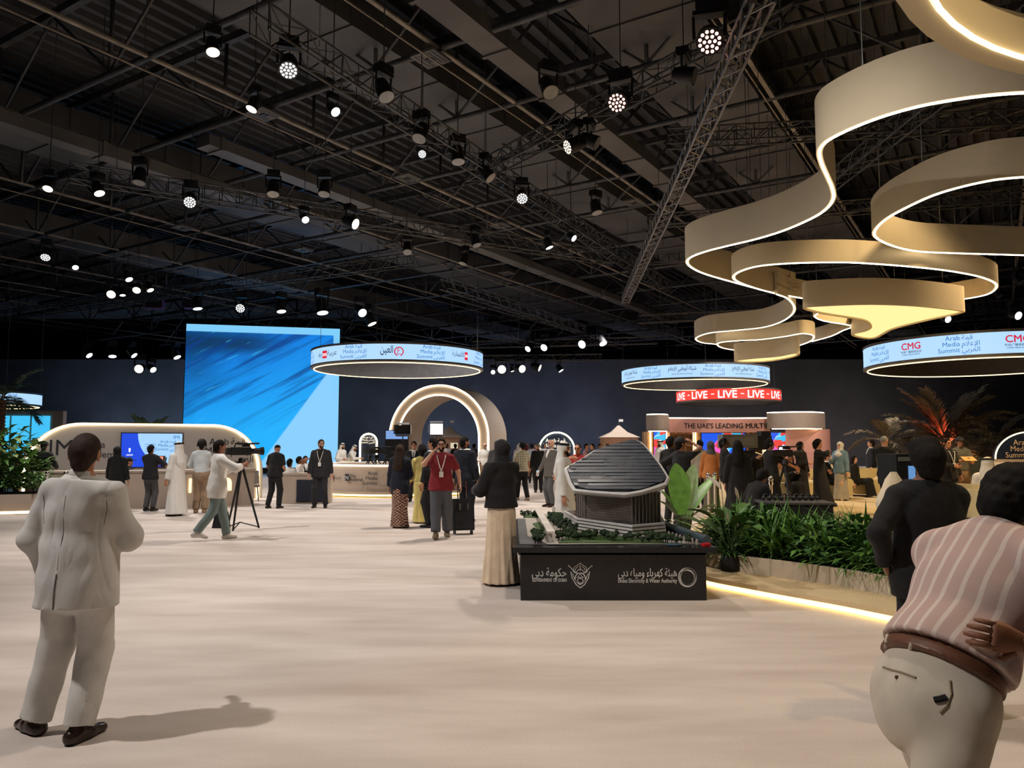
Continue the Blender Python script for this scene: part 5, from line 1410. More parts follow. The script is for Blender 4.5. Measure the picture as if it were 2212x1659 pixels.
    # ---- shoes
    if shoes is not None:
        for (an, yaw, fz) in ((al, lyaw, lfz), (ar, ryaw, rfz)):
            d_ = fdir(yaw); b_ = an + V(0, 0, -0.048)
            garment('shoe', [Cap(b_ - d_ * 0.045, b_ + d_ * 0.06, 0.047, 0.046), Cap(b_ + d_ * 0.06, b_ + d_ * 0.165 + V(0, 0, -0.012 - fz * 0.5), 0.046, 0.036, V(0, 0, 1), 0.8), Cap(an + V(0, 0, -0.03), an, 0.046, 0.044)], shoes, h=min(res, 0.014), cuts=((an + V(0, 0, -0.085), (0, 0, -1)),) if fz < 0.03 else ())
    # ---- head things
    hr = hair[0] if hair else None
    if hr and hijab is None and ghutra is None:
        hm = hair[1] or M_HAIRB
        cutf = Cap(hd(0, -0.13, 1.56), hd(0, -0.125, 1.645), 0.10, 0.092)
        if hr == 'short':
            garment('hair', [Cap(hd(0, 0.026, 1.655), hd(0, 0.004, 1.676), 0.091, 0.088, hx, 0.92), Cap(hd(0, 0.045, 1.63), hd(0, 0.055, 1.585), 0.072, 0.058, hx, 0.95)], hm, h=hres, sub=[cutf, Cap(hd(0, -0.05, 1.50), hd(0, -0.06, 1.595), 0.10, 0.088)], k=0.02)
        elif hr == 'full':
            garment('hair', [Cap(hd(0, 0.026, 1.66), hd(0, 0.0, 1.690), 0.108, 0.104, hx, 0.95), Cap(hd(0, 0.05, 1.64), hd(0, 0.055, 1.575), 0.092, 0.075)], hm, h=hres, sub=[cutf, Cap(hd(0, -0.06, 1.50), hd(0, -0.07, 1.59), 0.10, 0.085)], k=0.02, wob=0.003 if hres < 0.013 else 0.006, wobf=6.0 if hres < 0.013 else 1.5)
        elif hr == 'crop':
            garment('hair', [Cap(hd(0, 0.025, 1.655), hd(0, 0.006, 1.668), 0.0860, 0.0835, hx, 0.92)], hm, h=hres, sub=[Cap(hd(0, -0.12, 1.58), hd(0, -0.115, 1.66), 0.10, 0.095), Cap(hd(0, 0.0, 1.48), hd(0, 0.0, 1.585), 0.12, 0.10)], k=0.02)
        elif hr == 'long':
            garment('hair', [Cap(hd(0, 0.026, 1.655), hd(0, 0.004, 1.678), 0.094, 0.091, hx, 0.94), Cap(hd(0, 0.06, 1.63), up(0, 0.11, 1.30), 0.088, 0.12, fy, 0.55), Cap(hd(0.06, 0.02, 1.6), up(0.08, 0.05, 1.38), 0.045, 0.05), Cap(hd(-0.06, 0.02, 1.6), up(-0.08, 0.05, 1.38), 0.045, 0.05)], hm, h=hres, sub=[cutf], k=0.03, wob=0.004)
    if beard is not None:
        garment('beard', [Cap(hd(0, -0.036, 1.575), hd(0, -0.062, 1.548), 0.060, 0.036, hx, 0.95)], beard, h=min(hres, 0.010), sub=[Cap(hd(0, -0.11, 1.605), hd(0, -0.11, 1.66), 0.042, 0.085), Cap(hd(0, -0.112, 1.574), hd(0, -0.115, 1.574), 0.016, 0.016), Cap(hd(0, 0.06, 1.5), hd(0, 0.05, 1.68), 0.095, 0.095)])
    if hijab is not None:
        garment('headscarf', [Cap(hd(0, 0.028, 1.655), hd(0, 0.006, 1.672), 0.099, 0.096, hx, 0.95), Cap(hd(0, 0.0, 1.60), neckb, 0.088, 0.098), Cap(neckb, up(0, -0.02, 1.36), 0.10, 0.165, fy, 0.80), Cap(up(0.02, 0.01, 1.45), up(0.13, 0.01, 1.40), 0.078, 0.078), Cap(up(-0.02, 0.01, 1.45), up(-0.13, 0.01, 1.40), 0.078, 0.078)], hijab, h=hres, sub=[Cap(hd(0, -0.125, 1.575), hd(0, -0.13, 1.655), 0.062, 0.066)], k=0.03, wob=0.003)
    if ghutra is not None:
        garment('headcloth', [Cap(hd(0, 0.024, 1.66), hd(0, 0.004, 1.676), 0.097, 0.094), Cap(hd(0, 0.055, 1.64), up(0, 0.12, 1.26), 0.085, 0.13, fy, 0.5), Cap(hd(0.078, 0.02, 1.64), up(0.13, 0.02, 1.33), 0.034, 0.06, fx, 0.6), Cap(hd(-0.078, 0.02, 1.64), up(-0.13, 0.02, 1.33), 0.034, 0.06, fx, 0.6)], ghutra, h=hres, sub=[Cap(hd(0, -0.12, 1.56), hd(0, -0.125, 1.655), 0.086, 0.078)], k=0.03, wob=0.003)
        if agal:
            for dz in (0.0, 0.016):
                MB().tube([tuple(hd(0.100 * math.cos(a), 0.012 + 0.108 * math.sin(a), 1.712 + dz + 0.012 * math.sin(a)) * s) for a in [2 * math.pi * k / 20 for k in range(20)]], 0.010 * s, 6, closed=True).build('head_cord', M_BLACKCLOTH, root)
    if cap is not None:
        garment('cap', [Cap(hd(0, 0.02, 1.67), hd(0, 0.004, 1.685), 0.098, 0.092), Cap(hd(0, -0.06, 1.69), hd(0, -0.15, 1.675), 0.075, 0.05, ud, 0.2)], cap, h=hres, cuts=((hd(0, 0, 1.665), -ud),), k=0.01)
    if facing:
        for q in (-1, 1):
            MB().sphere(hd(q * 0.032, -0.086, 1.642) * s, 0.0115 * s, 8, 6).build('eye', EYE, root)
            MB().tube([hd(q * 0.016, -0.096, 1.664) * s, hd(q * 0.034, -0.095, 1.671) * s, hd(q * 0.052, -0.082, 1.664) * s], 0.0048 * s, 5).build('eyebrow', M_HAIRB, root)
        MB().tube([hd(-0.024, -0.094, 1.573) * s, hd(0, -0.1045, 1.575) * s, hd(0.024, -0.094, 1.573) * s], [0.003 * s, 0.006 * s, 0.003 * s], 6).build('mouth', LIP, root)
    if glasses:
        g_ = MB()
        for q in (-1, 1):
            g_.tube([tuple(hd(q * 0.034 + 0.026 * math.cos(a), -0.108, 1.640 + 0.020 * math.sin(a)) * s) for a in [2 * math.pi * k / 12 for k in range(12)]], 0.0032 * s, 5, closed=True)
            g_.tube([hd(q * 0.06, -0.106, 1.648) * s, hd(q * 0.082, 0.01, 1.648) * s], 0.003 * s, 5)
        g_.tube([hd(-0.008, -0.110, 1.645) * s, hd(0.008, -0.110, 1.645) * s], 0.003 * s, 5)
        g_.build('glasses', M_BLACK, root)
    if lanyard is not None:
        off = jg if jacket is not None else tg
        lp = []
        for q in (-1, 1):
            MB().tube([up(q * 0.062, 0.03, 1.49) * s, up(q * 0.075, -0.10 - off, 1.44) * s, up(q * 0.04, -0.130 - off, 1.30) * s, up(0, -0.142 - off, 1.17) * s], 0.0085 * s, 5).build('lanyard', lanyard, root)
        o = MB().box(tuple(up(0, -0.150 - off, 1.12) * s), (0.075, 0.008, 0.10)).build('badge', M_WHITE, root)
    if headset:
        MB().tube([tuple(hd(0.105 * math.cos(a), 0.01, 1.655 + 0.125 * math.sin(a)) * s) for a in [math.pi * k / 12 for k in range(13)]], 0.010 * s, 6).build('headset_band', M_BLACK, root)
        for q in (-1, 1): MB().sphere(hd(q * 0.098, 0.012, 1.63) * s, 0.042 * s, 10, 8, sc=(0.5, 1, 1)).build('earpiece', M_BLACK, root)
    RZ = Matrix.Rotation(R(face), 3, 'Z')
    dl, dr = (wl - ell).normalized(), (wr - elr).normalized()
    HANDS[label] = (Vector(loc) + RZ @ ((wl + dl * 0.09) * s), Vector(loc) + RZ @ ((wr + dr * 0.09) * s))
    return root

def stand(px, fy=None, Y=None, z=0.0):
    if fy is not None: return onz(px, fy, z)
    return Vector((FX(px, Y), Y, z))

HANDS = {}
def w2l(root, face, H, p):
    return Matrix.Rotation(-R(face), 3, 'Z') @ (Vector(p) - Vector(root)) * (1.75 / H)

from mathutils.bvhtree import BVHTree
def on_cloth(root, part_name, pts, d, r, m, name, lift=0.002, flat=0.5):
    """thin raised line (seam, welt, loop) laid on a garment: local points are dropped along d onto its surface"""
    ob = [c for c in root.children if c.name.split('.')[0] == part_name][0]
    me = ob.data
    bv = BVHTree.FromPolygons([v.co for v in me.vertices], [p.vertices for p in me.polygons])
    out = []
    for p in pts:
        hit = bv.ray_cast(Vector(p), Vector(d).normalized())
        if hit[0] is not None: out.append(hit[0] - Vector(d).normalized() * lift)
    if len(out) > 1: return MB().tube(out, r, 6).build(name, m, root)

# ---------------------------------------------------------------- who stands where
def P(label, px, face, H=1.74, fy=None, Y=None, z=0.0, skin='tan', **kw):
    loc = stand(px, fy, Y, z)
    kw.setdefault('res', min(max(loc.y * 0.00105, 0.011), 0.024))
    return person(label, loc, face, H, skin, **kw)
def folds(m, sc=2.6, dist=0.045, st=0.5):
    """broad drapery folds for the figures nearest the camera"""
    n = NT(m); vec, X, Y_, Z = n.coords()
    mp = n.new('ShaderNodeMapping'); mp.inputs['Scale'].default_value = (1.0, 1.0, 0.55); n.link(vec, mp.inputs[0])
    z1 = n.new('ShaderNodeTexNoise'); z1.inputs['Scale'].default_value = sc; z1.inputs['Detail'].default_value = 1.5; z1.inputs['Distortion'].default_value = 1.0; n.link(mp.outputs[0], z1.inputs['Vector'])
    z2 = n.new('ShaderNodeTexNoise'); z2.inputs['Scale'].default_value = 160; n.link(vec, z2.inputs['Vector'])
    rid = n.m('ABSOLUTE', n.m('SUBTRACT', z1.outputs['Fac'], 0.5))
    hgt = n.m('ADD', n.m('MULTIPLY', rid, 2.2), n.m('MULTIPLY', z2.outputs['Fac'], 0.03))
    b = n.new('ShaderNodeBump'); b.inputs['Strength'].default_value = st; b.inputs['Distance'].default_value = dist
    n.link(hgt, b.inputs['Height']); n.link(b.outputs[0], n.p.inputs['Normal'])
    return m
M_SUITG = folds(cloth('light_grey_suit', (210, 206, 200), 0.9, 0.5, 9))
M_BROWNL = mat('brown_leather', (0.03, 0.016, 0.012), 0.25, 0, 0.3)
SNK = mat('white_sneaker', srgb(205, 200, 192), 0.6)
def suit(m=None, sh=None): return dict(jacket=m or C_CHAR, top=sh or M_WHITE, bottom=m or C_CHAR, shoes=M_SHOE)
KAN = dict(robe=M_WHITE, ghutra=M_WHITE, shoes=M_BROWNL, beard=M_HAIRB)
ABA = dict(robe=C_BLACK, hijab=C_BLACK, shoes=M_SHOE, skin='fair')
def seat(z=0.52, f=-0.42): return dict(pz=z, lf=(0.11, f), rf=(-0.11, f), py=0.0)

FG = person('man in a light grey suit seen from behind with one hand in his pocket', stand(160, 1592), 172, 1.71, 'tan', 1.14, res=0.009,
       jacket=M_SUITG, top=M_WHITE, jhem=-0.20, jg=0.036, bottom=M_SUITG, bg_=0.022, shoes=M_BROWNL, hair=('short', M_HAIRBR),
       lh=(0.235, -0.06, 0.90), lpole=(1, 0.7, 0), rh=(-0.10, -0.33, 1.10), rpole=(-0.75, 0.9, -0.4), lf=(0.27, -0.02), rf=(-0.07, 0.06), lyaw=1.15, ryaw=-0.15, px=0.02, hyaw=0.30, htilt=-0.05, lean=0.03)

# striped shirt, bending forward
ms = cloth('pink_stripe', (206, 178, 168), 0.85, 0.5, 9)
n = NT(ms); vec, X, Y_, Z = n.coords()
w_ = n.m('ADD', n.m('MULTIPLY', X, 21.0), n.m('MULTIPLY', n.noise(vec, 4.0), 0.5))
st_ = n.m('MULTIPLY', n.ramp(n.m('SINE', n.m('MULTIPLY', w_, 6.2832)), 0.55, 0.8), 0.8)
n.link(n.mix(st_, srgb(198, 168, 158), srgb(228, 212, 200)), n.p.inputs['Base Color'])
C_CREAM = cloth('cream_chino', (214, 200, 180), 0.9, 0.3, 10)
folds(ms, 2.6, 0.03, 0.35); folds(C_CREAM, 2.2, 0.03, 0.3)
fb, Hb = 115, 1.74
rb = Vector((1.245, 2.34, 0))
BM = person('man in a pink striped shirt and cream trousers bending forward with a brown belt', rb, fb, Hb, 'brown', 1.0, res=0.008,
       lean=0.70, pz=0.945, py=0.0, top=ms, sleeve='34', tg=0.024, hem=0.112, bottom=C_CREAM, bg_=0.008, belt=mat('tan_belt', (0.16, 0.065, 0.035), 0.4, 0, 0.2, 20), shoes=M_BROWNL,
       hair=('full', M_HAIRB), hpitch=0.2, hyaw=0.1, butt=0.0, rf=(-0.07, 0.40), lf=(0.10, -0.42), rh=w2l(rb, fb, Hb, (1.42, 2.19, 1.10)), rpole=(-0.3, -1, -0.3), lh=w2l(rb, fb, Hb, (1.85, 2.6, 0.95)), curl=0.6)
P('man with bushy black hair in a black shirt seen from behind near the trough', 1994, 178, 1.67, Y=4.75, skin='brown', res=0.011, top=C_BLACK, tg=0.022, hem=-0.16, bottom=C_BLACK, shoes=M_SHOE, hair=('full', M_HAIRB),
  lh=(0.27, -0.02, 0.98), lpole=(0.9, 0.8, 0), rh=(-0.1, -0.36, 1.22), rpole=(-0.4, 1, -0.4), build=1.22)

M_SEAMG = cloth('seam_grey', (120, 116, 112)); M_SEAMC = cloth('seam_cream', (150, 132, 108))
k_ = 1.71 / 1.75
on_cloth(FG, 'jacket', [(0.02, 0.6, z_ * k_) for z_ in (0.765, 0.80, 0.84, 0.88, 0.92, 0.96)], (0, -1, 0), 0.0035, M_SEAMG, 'back_vent')
on_cloth(FG, 'jacket', [(0.02 + 0.0 * z_, 0.6, z_ * k_) for z_ in (0.98, 1.05, 1.12, 1.19, 1.26, 1.33, 1.40)], (0, -1, 0), 0.0016, M_SEAMG, 'centre_seam', 0.0)
for s_ in (-1, 1): on_cloth(FG, 'jacket', [(s_ * (0.195 - 0.02 * q), 0.6, (1.40 - 0.17 * q) * k_) for q in (0, 0.25, 0.5, 0.75, 1)], (0, -1, 0), 0.002, M_SEAMG, 'sleeve_seam', 0.0)
# pocket welt, button, belt loops and side pocket of the bending man (seen from his right and behind)
q_ = 1.74 / 1.75
def bm(px, py): return w2l(rb, fb, Hb, at(px, py, 0.9)) * q_
def ray(px, py): return (bm(px, py), (w2l(rb, fb, Hb, at(px, py, 2.5)) - w2l(rb, fb, Hb, at(px, py, 0.9))))
def line(part_, pts, r, m, name, lift=0.002):
    ob = [c for c in BM.children if c.name.split('.')[0] == part_][0]; me = ob.data
    bv = BVHTree.FromPolygons([v.co for v in me.vertices], [p.vertices for p in me.polygons]); out = []
    for (px, py) in pts:
        o_, d_ = ray(px, py); h_ = bv.ray_cast(o_, d_.normalized())
        if h_[0] is not None: out.append(h_[0] - d_.normalized() * lift)
    if len(out) > 1: MB().tube(out, r, 6).build(name, m, BM)
line('trousers', [(1908, 1441), (1925, 1447), (1945, 1452), (1962, 1458), (1978, 1464)], 0.0035, M_SEAMC, 'pocket_welt')
line('trousers', [(1936, 1462), (1938, 1464)], 0.006, mat('button_brown', (0.12, 0.08, 0.05), 0.4), 'pocket_button')
line('trousers', [(2052, 1470), (2055, 1500), (2046, 1525), (2030, 1540)], 0.003, M_SEAMC, 'side_seam')
line('trousers', [(2018, 1512), (2030, 1510), (2044, 1506)], 0.009, M_BLACKCLOTH, 'side_pocket')
for (px, py) in ((1917, 1385), (1968, 1403), (2048, 1444)): line('belt', [(px, py - 12), (px - 2, py), (px - 4, py + 14)], 0.006, C_CREAM, 'belt_loop', 0.0)

# ---- left booth
P('person in a black hooded jacket and cap leaning over the booth bar', 97, 185, 1.74, Y=20.75, jacket=C_CHAR, bottom=C_BLACK, shoes=M_SHOE, cap=C_BLACK, lean=0.10, jopen=False, rh=(-0.2, -0.35, 1.05), lh=(0.2, -0.33, 1.05))
P('woman in a black abaya and headscarf facing the booth monitor', 258, 178, 1.62, Y=18.9, **ABA)
P('person in a black cap sitting behind the booth bar', 284, 120, 1.68, Y=21.3, top=C_BLACK, bottom=C_BLACK, shoes=M_SHOE, cap=C_BLACK, **seat(0.56))
P('man in a black shirt filming with a small camera on a gimbal', 322, 172, 1.66, fy=1104, top=C_CHAR, tg=0.024, hem=-0.1, bottom=C_GREYT, shoes=M_SHOE, rh=(-0.20, -0.26, 1.30), lh=(0.02, -0.30, 1.22))
P('man in a white robe and headcloth waiting beside the cameraman with the gimbal', 380, -112, 1.72, fy=1114, rh=(-0.12, -0.30, 1.16), **KAN)
P('man in a pale shirt and khaki trousers wearing a headset at the booth bar', 432, 188, 1.78, fy=1108, skin='brown', top=cloth('pale_grey', (196, 200, 202)), hem=0.02, bottom=C_KHAKI, bg_=0.02, shoes=C_KHAKI, headset=True, cap=C_BLACK, rh=(-0.18, -0.3, 1.12), lh=(0.2, -0.28, 1.1))
P('man in a white untucked shirt and grey-green jeans striding past the tripod camera', 466, 128, 1.74, fy=1166, skin='brown', res=0.013, top=M_WHITE, tg=0.030, hem=-0.20, sleeve='34', bottom=cloth('grey_green', (122, 138, 136)), shoes=SNK, lf=(0.04, -0.20), rf=(-0.02, 0.34), rfz=0.07, rh=(-0.16, -0.42, 1.32), lh=(0.10, -0.40, 1.28), hair=('short', None), lean=0.05)
P('man in a black polo shirt looking down at a camera in his hands', 592, 165, 1.68, fy=1098, skin='tan', top=C_BLACK, tg=0.03, hem=-0.08, sleeve='short', bottom=C_BLACK, shoes=M_SHOE, hair=('crop', None), lean=0.12, hpitch=0.35, rh=(-0.12, -0.30, 1.05), lh=(0.2, -0.28, 1.0), lf=(0.17, 0.05), rf=(-0.14, 0.0))
P('guard in a dark suit with a white lanyard standing in the open floor', 691, 4, 1.80, fy=1097, skin='fair', build=1.12, jacket=C_CHAR, top=C_BLACK, bottom=C_CHAR, shoes=M_SHOE, lanyard=M_WHITE, facing=True, beard=M_HAIRBR, hair=('short', M_HAIRBR), hyaw=0.45, lf=(0.14, 0.0), rf=(-0.14, 0.02))
P('man in a white robe sitting with his back to the floor on the low bench', 626, 158, 1.70, Y=22.2, skin='dark', robe=M_WHITE, shoes=M_SHOE, lean=0.1, **seat(0.50))
P('seated man in a white shirt raising a phone above his head', 650, 120, 1.70, Y=23.6, skin='brown', top=M_WHITE, bottom=C_CHAR, shoes=M_SHOE, rh=(-0.2, -0.25, 1.28), **seat(0.55))
P('seated man in a dark jacket facing the bench', 662, 30, 1.70, Y=24.4, skin='brown', facing=True, **suit(), **seat(0.55))
P('man in a white robe and headcloth bending over the far side of the round desk', 737, 62, 1.74, Y=31.0, lean=0.16, rh=(-0.2, -0.3, 1.1), **KAN)
P('man in a white robe reaching towards a desk camera', 756, 75, 1.70, Y=31.8, lean=0.38, rh=(-0.1, -0.55, 1.15), **KAN)

# ---- middle
mz = cloth('zigzag', (150, 118, 100)); n = NT(mz); vec, X, Y_, Z = n.coords()
zz = n.m('SINE', n.m('ADD', n.m('MULTIPLY', Z, 110.0), n.m('MULTIPLY', n.m('SINE', n.m('MULTIPLY', n.m('ADD', X, n.m('MULTIPLY', n.noise(vec, 6.0), 0.15)), 75.0)), 2.4)))
n.link(n.mix(n.ramp(zz, -0.2, 0.4), srgb(84, 52, 46), srgb(196, 160, 138)), n.p.inputs['Base Color'])
P('woman with long brown hair in a dark blouse and zigzag patterned skirt', 863, 163, 1.66, fy=1140, res=0.015, skin='fair', top=C_NAVY, tg=0.030, hem=-0.22, skirt=mz, robew=0.72, hair=('long', M_HAIRBR), shoes=M_SHOE, rh=(-0.1, -0.3, 1.05))
P('smiling man in a black suit and tie walking out from the round desk', 893, 2, 1.76, fy=1083, skin='tan', facing=True, tie=C_GREYT, rf=(-0.08, -0.15), lf=(0.08, 0.12), **suit(C_BLACK))
C_YEL = cloth('pale_yellow', (226, 208, 128))
P('woman in a long pale yellow dress beside the man in the red polo', 910, -158, 1.64, fy=1130, skin='fair', top=C_YEL, skirt=C_YEL, robew=0.72, hair=('full', M_HAIRB), shoes=M_SHOE, rh=(-0.1, -0.22, 1.4))
P('man in a dark suit turned sideways behind the man in the red polo', 932, -112, 1.80, fy=1139, skin='tan', build=1.1, hair=('short', M_HAIRB), **suit(C_CHAR))
P('bearded man in a red polo talking on his phone and pulling a suitcase', 952, 6, 1.77, fy=1161, skin='fair', res=0.012, build=1.06, top=cloth('dark_red', (128, 34, 42)), sleeve='short', tg=0.020, hem=-0.10, bottom=cloth('slate', (84, 86, 92)), bg_=0.022, cuff=0.93, shoes=cloth('olive_shoe', (120, 104, 80)),
  beard=M_HAIRB, hair=('short', M_HAIRB), facing=True, glasses=True, lanyard=M_WHITE, rh=(-0.16, -0.20, 1.50), rpole=(-0.7, 0.1, -1), lh=(0.34, 0.02, 0.92), rf=(-0.09, -0.24), lf=(0.11, 0.12), hyaw=-0.05)
P('tall man in a navy suit turned away behind the suitcase', 1004, 152, 1.83, fy=1127, skin='tan', build=1.08, hyaw=-0.5, beard=M_HAIRB, **suit(C_NAVY))
P('balding man in a white shirt and khaki trousers holding a phone', 1047, 6, 1.74, fy=1056, skin='fair', top=M_WHITE, sleeve='34', hem=-0.05, bottom=C_KHAKI, shoes=C_KHAKI, hair=None, glasses=True, facing=True, beard=M_HAIRG, rh=(-0.2, -0.2, 0.95))
P('man in a grey jacket and blue jeans half hidden by the woman in black', 1074, 175, 1.78, fy=1085, jacket=C_GREYT, top=C_BLACK, bottom=cloth('blue_jeans', (52, 68, 96)), shoes=M_SHOE)
P('woman in a black headscarf and open black cloak over a cream dress', 1082, -140, 1.71, fy=1262, skin='fair', res=0.011, jacket=C_BLACK, jopen=False, jhem=-0.02, jg=0.040, hijab=C_BLACK, skirt=cloth('cream_pleat', (218, 196, 168), 0.9, 0.5, 8), robew=0.88, nf=13, shoes=M_SHOE, lh=(0.16, -0.30, 1.14), rh=(-0.10, -0.30, 1.12), skirt_top=1.08)
mc = cloth('checked', (200, 196, 170)); n = NT(mc); vec, X, Y_, Z = n.coords()
ck = n.m('MULTIPLY', n.ramp(n.m('SINE', n.m('MULTIPLY', X, 125.0)), -0.1, 0.1), n.ramp(n.m('SINE', n.m('MULTIPLY', Z, 125.0)), -0.1, 0.1))
n.link(n.mix(ck, srgb(206, 202, 176), srgb(28, 28, 30)), n.p.inputs['Base Color'])
P('man in a checked waistcoat and black trousers with his back turned', 1128, -150, 1.74, fy=1081, top=mc, sleeve='short', hem=-0.06, bottom=C_BLACK, shoes=C_KHAKI, headset=True, lf=(0.06, -0.2), rf=(-0.1, 0.15))
P('bald man in a black suit with his back turned', 1163, 180, 1.72, fy=1064, hair=('crop', M_HAIRG), **suit(C_BLACK))
P('bald man in a grey blazer over a white tee shirt holding a phone', 1190, -58, 1.80, fy=1095, skin='fair', hair=None, beard=M_HAIRG, facing=True, jacket=cloth('grey_blazer', (92, 88, 82)), top=M_WHITE, bottom=C_GREYT, shoes=M_BROWNL, rh=(-0.22, -0.22, 0.92), hyaw=0.2)
P('man in a white robe and headcloth walking past the far end of the model', 1219, 72, 1.70, Y=12.5, res=0.012, facing=True, **KAN)
P('man in a red shirt photographing beyond the model roof', 1247, -20, 1.68, Y=17.0, top=cloth('red', (150, 36, 36)), bottom=C_CHAR, shoes=M_SHOE, facing=True, hair=('crop', None), rh=(-0.12, -0.34, 1.42), lh=(0.1, -0.34, 1.42))
FAR = [(1121, 37, 170, 'kan', 'man in a white robe far off beside the checked waistcoat'), (1138, 38, 190, (92, 34, 38), 'far person in a maroon top and headscarf near the small neon arch'), (1149, 34, 175, (196, 202, 214), 'far man in a pale blue shirt with his back turned'),
       (1157, 40, -30, (150, 60, 60), 'far man in a dull red shirt beside the small neon arch'), (1176, 41, 10, (200, 196, 190), 'far man in a white shirt under the small neon arch'), (1208, 38, 20, 'kan', 'man in a white robe under the right side of the neon arch'),
       (1267, 31, 60, (186, 140, 138), 'man in a pink shirt talking beyond the model'), (1278, 30, -60, (60, 60, 66), 'bald man in a dark shirt talking beyond the model'), (1296, 33, 20, (120, 110, 108), 'man raising his hand near the brown kiosk'),
       (944, 40, 0, (120, 116, 112), 'far man in a grey shirt inside the arch'), (966, 39, 170, (206, 208, 214), 'far man in a pale shirt inside the arch'), (984, 38, 190, (40, 40, 44), 'far man in a black shirt inside the arch'), (1025, 36, 150, (44, 44, 50), 'man in a dark suit at the right leg of the arch'), (1312, 36, 0, (70, 66, 64), 'far person in grey before the brown kiosk')]
for (px, Y_2, fc, c_, lb) in FAR:
    if c_ == 'kan': P(lb, px, fc, 1.72, Y=Y_2, **KAN)
    else: P(lb, px, fc, 1.72, Y=Y_2, top=cloth('far_%d' % px, c_), bottom=C_CHAR, shoes=M_SHOE, rh=(-0.15, -0.3, 1.45) if px == 1296 else None, hijab=cloth('far_%d' % px, c_) if px == 1138 else None)

# ---- stage
S_ = 0.12
P('man in a black shirt with a white lanyard resting a hand on his forehead', 1470, 118, 1.66, Y=13.3, z=S_, res=0.013, skin='brown', top=C_BLACK, tg=0.03, hem=-0.16, bottom=C_BLACK, shoes=M_SHOE, lanyard=M_WHITE, rh=(-0.08, -0.16, 1.68), rpole=(-1, -0.6, 0.2), lh=(0.24, 0.14, 1.02), lpole=(0.8, 1, 0), cap=C_CHAR)
P('man with black hair standing close behind the man touching his forehead', 1448, 140, 1.70, Y=15.2, z=S_, skin='dark', top=C_BLACK, bottom=C_BLACK, shoes=M_SHOE)
P('man in a white robe in front of the narrow studio screen', 1424, -70, 1.70, Y=27.0, z=S_, **KAN)
P('camera operator in black with headphones beside the big studio camera', 1564, 75, 1.68, Y=16.6, z=S_, skin='dark', top=C_BLACK, bottom=C_BLACK, shoes=M_SHOE, headset=True, rh=(-0.1, -0.38, 1.2), lh=(0.1, -0.36, 1.25), facing=True)
P('woman with very long dark hair in black standing before the studio camera', 1592, 168, 1.62, Y=14.8, z=S_, skin='fair', robe=C_BLACK, hair=('long', M_HAIRB), shoes=M_SHOE)
P('woman in an orange spotted top behind the banana leaves', 1534, 160, 1.62, Y=17.8, z=S_, skin='brown', top=cloth('orange_spot', (190, 118, 60)), hem=-0.1, skirt=cloth('olive_skirt', (96, 90, 70)), robew=0.8, hijab=C_GREYT, shoes=M_SHOE)
P('man in a white vest and black sleeves behind the banana leaves', 1510, 190, 1.66, Y=19.0, z=S_, skin='dark', jacket=cloth('vest_grey', (176, 168, 156)), top=C_BLACK, bottom=C_BLACK, shoes=M_SHOE, jopen=False)
P('woman in a grey headscarf seen beside the studio camera', 1628, 20, 1.60, Y=18.2, z=S_, skin='fair', robe=C_BLACK, hijab=C_CHAR, shoes=M_SHOE, facing=True, rh=(-0.15, -0.25, 1.35))
P('camera operator in a black tee reaching for the pan handle', 1662, 96, 1.66, Y=15.8, z=S_, skin='tan', top=C_BLACK, tg=0.025, sleeve='short', hem=-0.1, bottom=C_BLACK, bg_=0.02, shoes=M_SHOE, headset=True, rh=(-0.14, -0.48, 1.14), lh=(0.10, -0.42, 1.3))
P('person with curly black hair crouching among the stage cables', 1615, 120, 1.66, Y=13.2, z=S_, skin='brown', top=C_BLACK, bottom=C_BLACK, shoes=M_SHOE, hair=('full', M_HAIRB), lean=0.55, lf=(0.12, -0.32), rf=(-0.12, -0.05), pz=0.46, rh=(-0.2, -0.5, 0.45))
P('woman in a black abaya sitting on the cream sofa with her phone', 1706, 6, 1.62, Y=20.8, z=S_, facing=True, rh=(-0.06, -0.32, 0.88), lh=(0.06, -0.32, 0.88), **ABA, **seat(0.55))
P('woman in a long black abaya standing by the table of headsets', 1733, 38, 1.62, fy=1086, z=S_, facing=True, rh=(-0.08, -0.28, 1.15), **ABA)
P('woman with curly hair in a loose black abaya lifting a hand to her face', 1772, 58, 1.66, fy=1094, z=S_, skin='tan', robe=C_BLACK, robew=1.1, shoes=M_BROWNL, hair=('full', M_HAIRB), rh=(-0.05, -0.24, 1.45), lh=(0.1, -0.2, 0.95), lf=(0.08, -0.22))
P('man in a black suit seated on the sofa behind the curly-haired woman', 1786, 30, 1.70, Y=22.4, z=S_, facing=True, **suit(C_BLACK), **seat(0.55))
P('woman in a pale headscarf, blue top and long pale denim skirt', 1818, -58, 1.62, fy=1081, z=S_, skin='fair', top=cloth('soft_blue', (104, 132, 154)), tg=0.03, hem=-0.12, skirt=cloth('pale_denim', (166, 160, 150)), robew=0.85, hijab=cloth('pale_scarf', (196, 192, 186)), shoes=C_BEIGE, facing=True, rh=(-0.1, -0.3, 1.25))
P('woman in a black dress sitting sideways on the rounded cream armchair', 1842, 48, 1.60, Y=23.2, z=S_, hair=('long', M_HAIRB), robe=C_BLACK, shoes=SNK, skin='fair', **seat(0.52, -0.5))
P('man in a navy blazer and pale trousers near the armchairs', 1878, -104, 1.70, Y=24.5, z=S_, skin='fair', hair=('short', M_HAIRBR), jacket=C_NAVY, top=M_WHITE, bottom=cloth('pale_grey_trouser', (130, 130, 124)), shoes=M_SHOE)
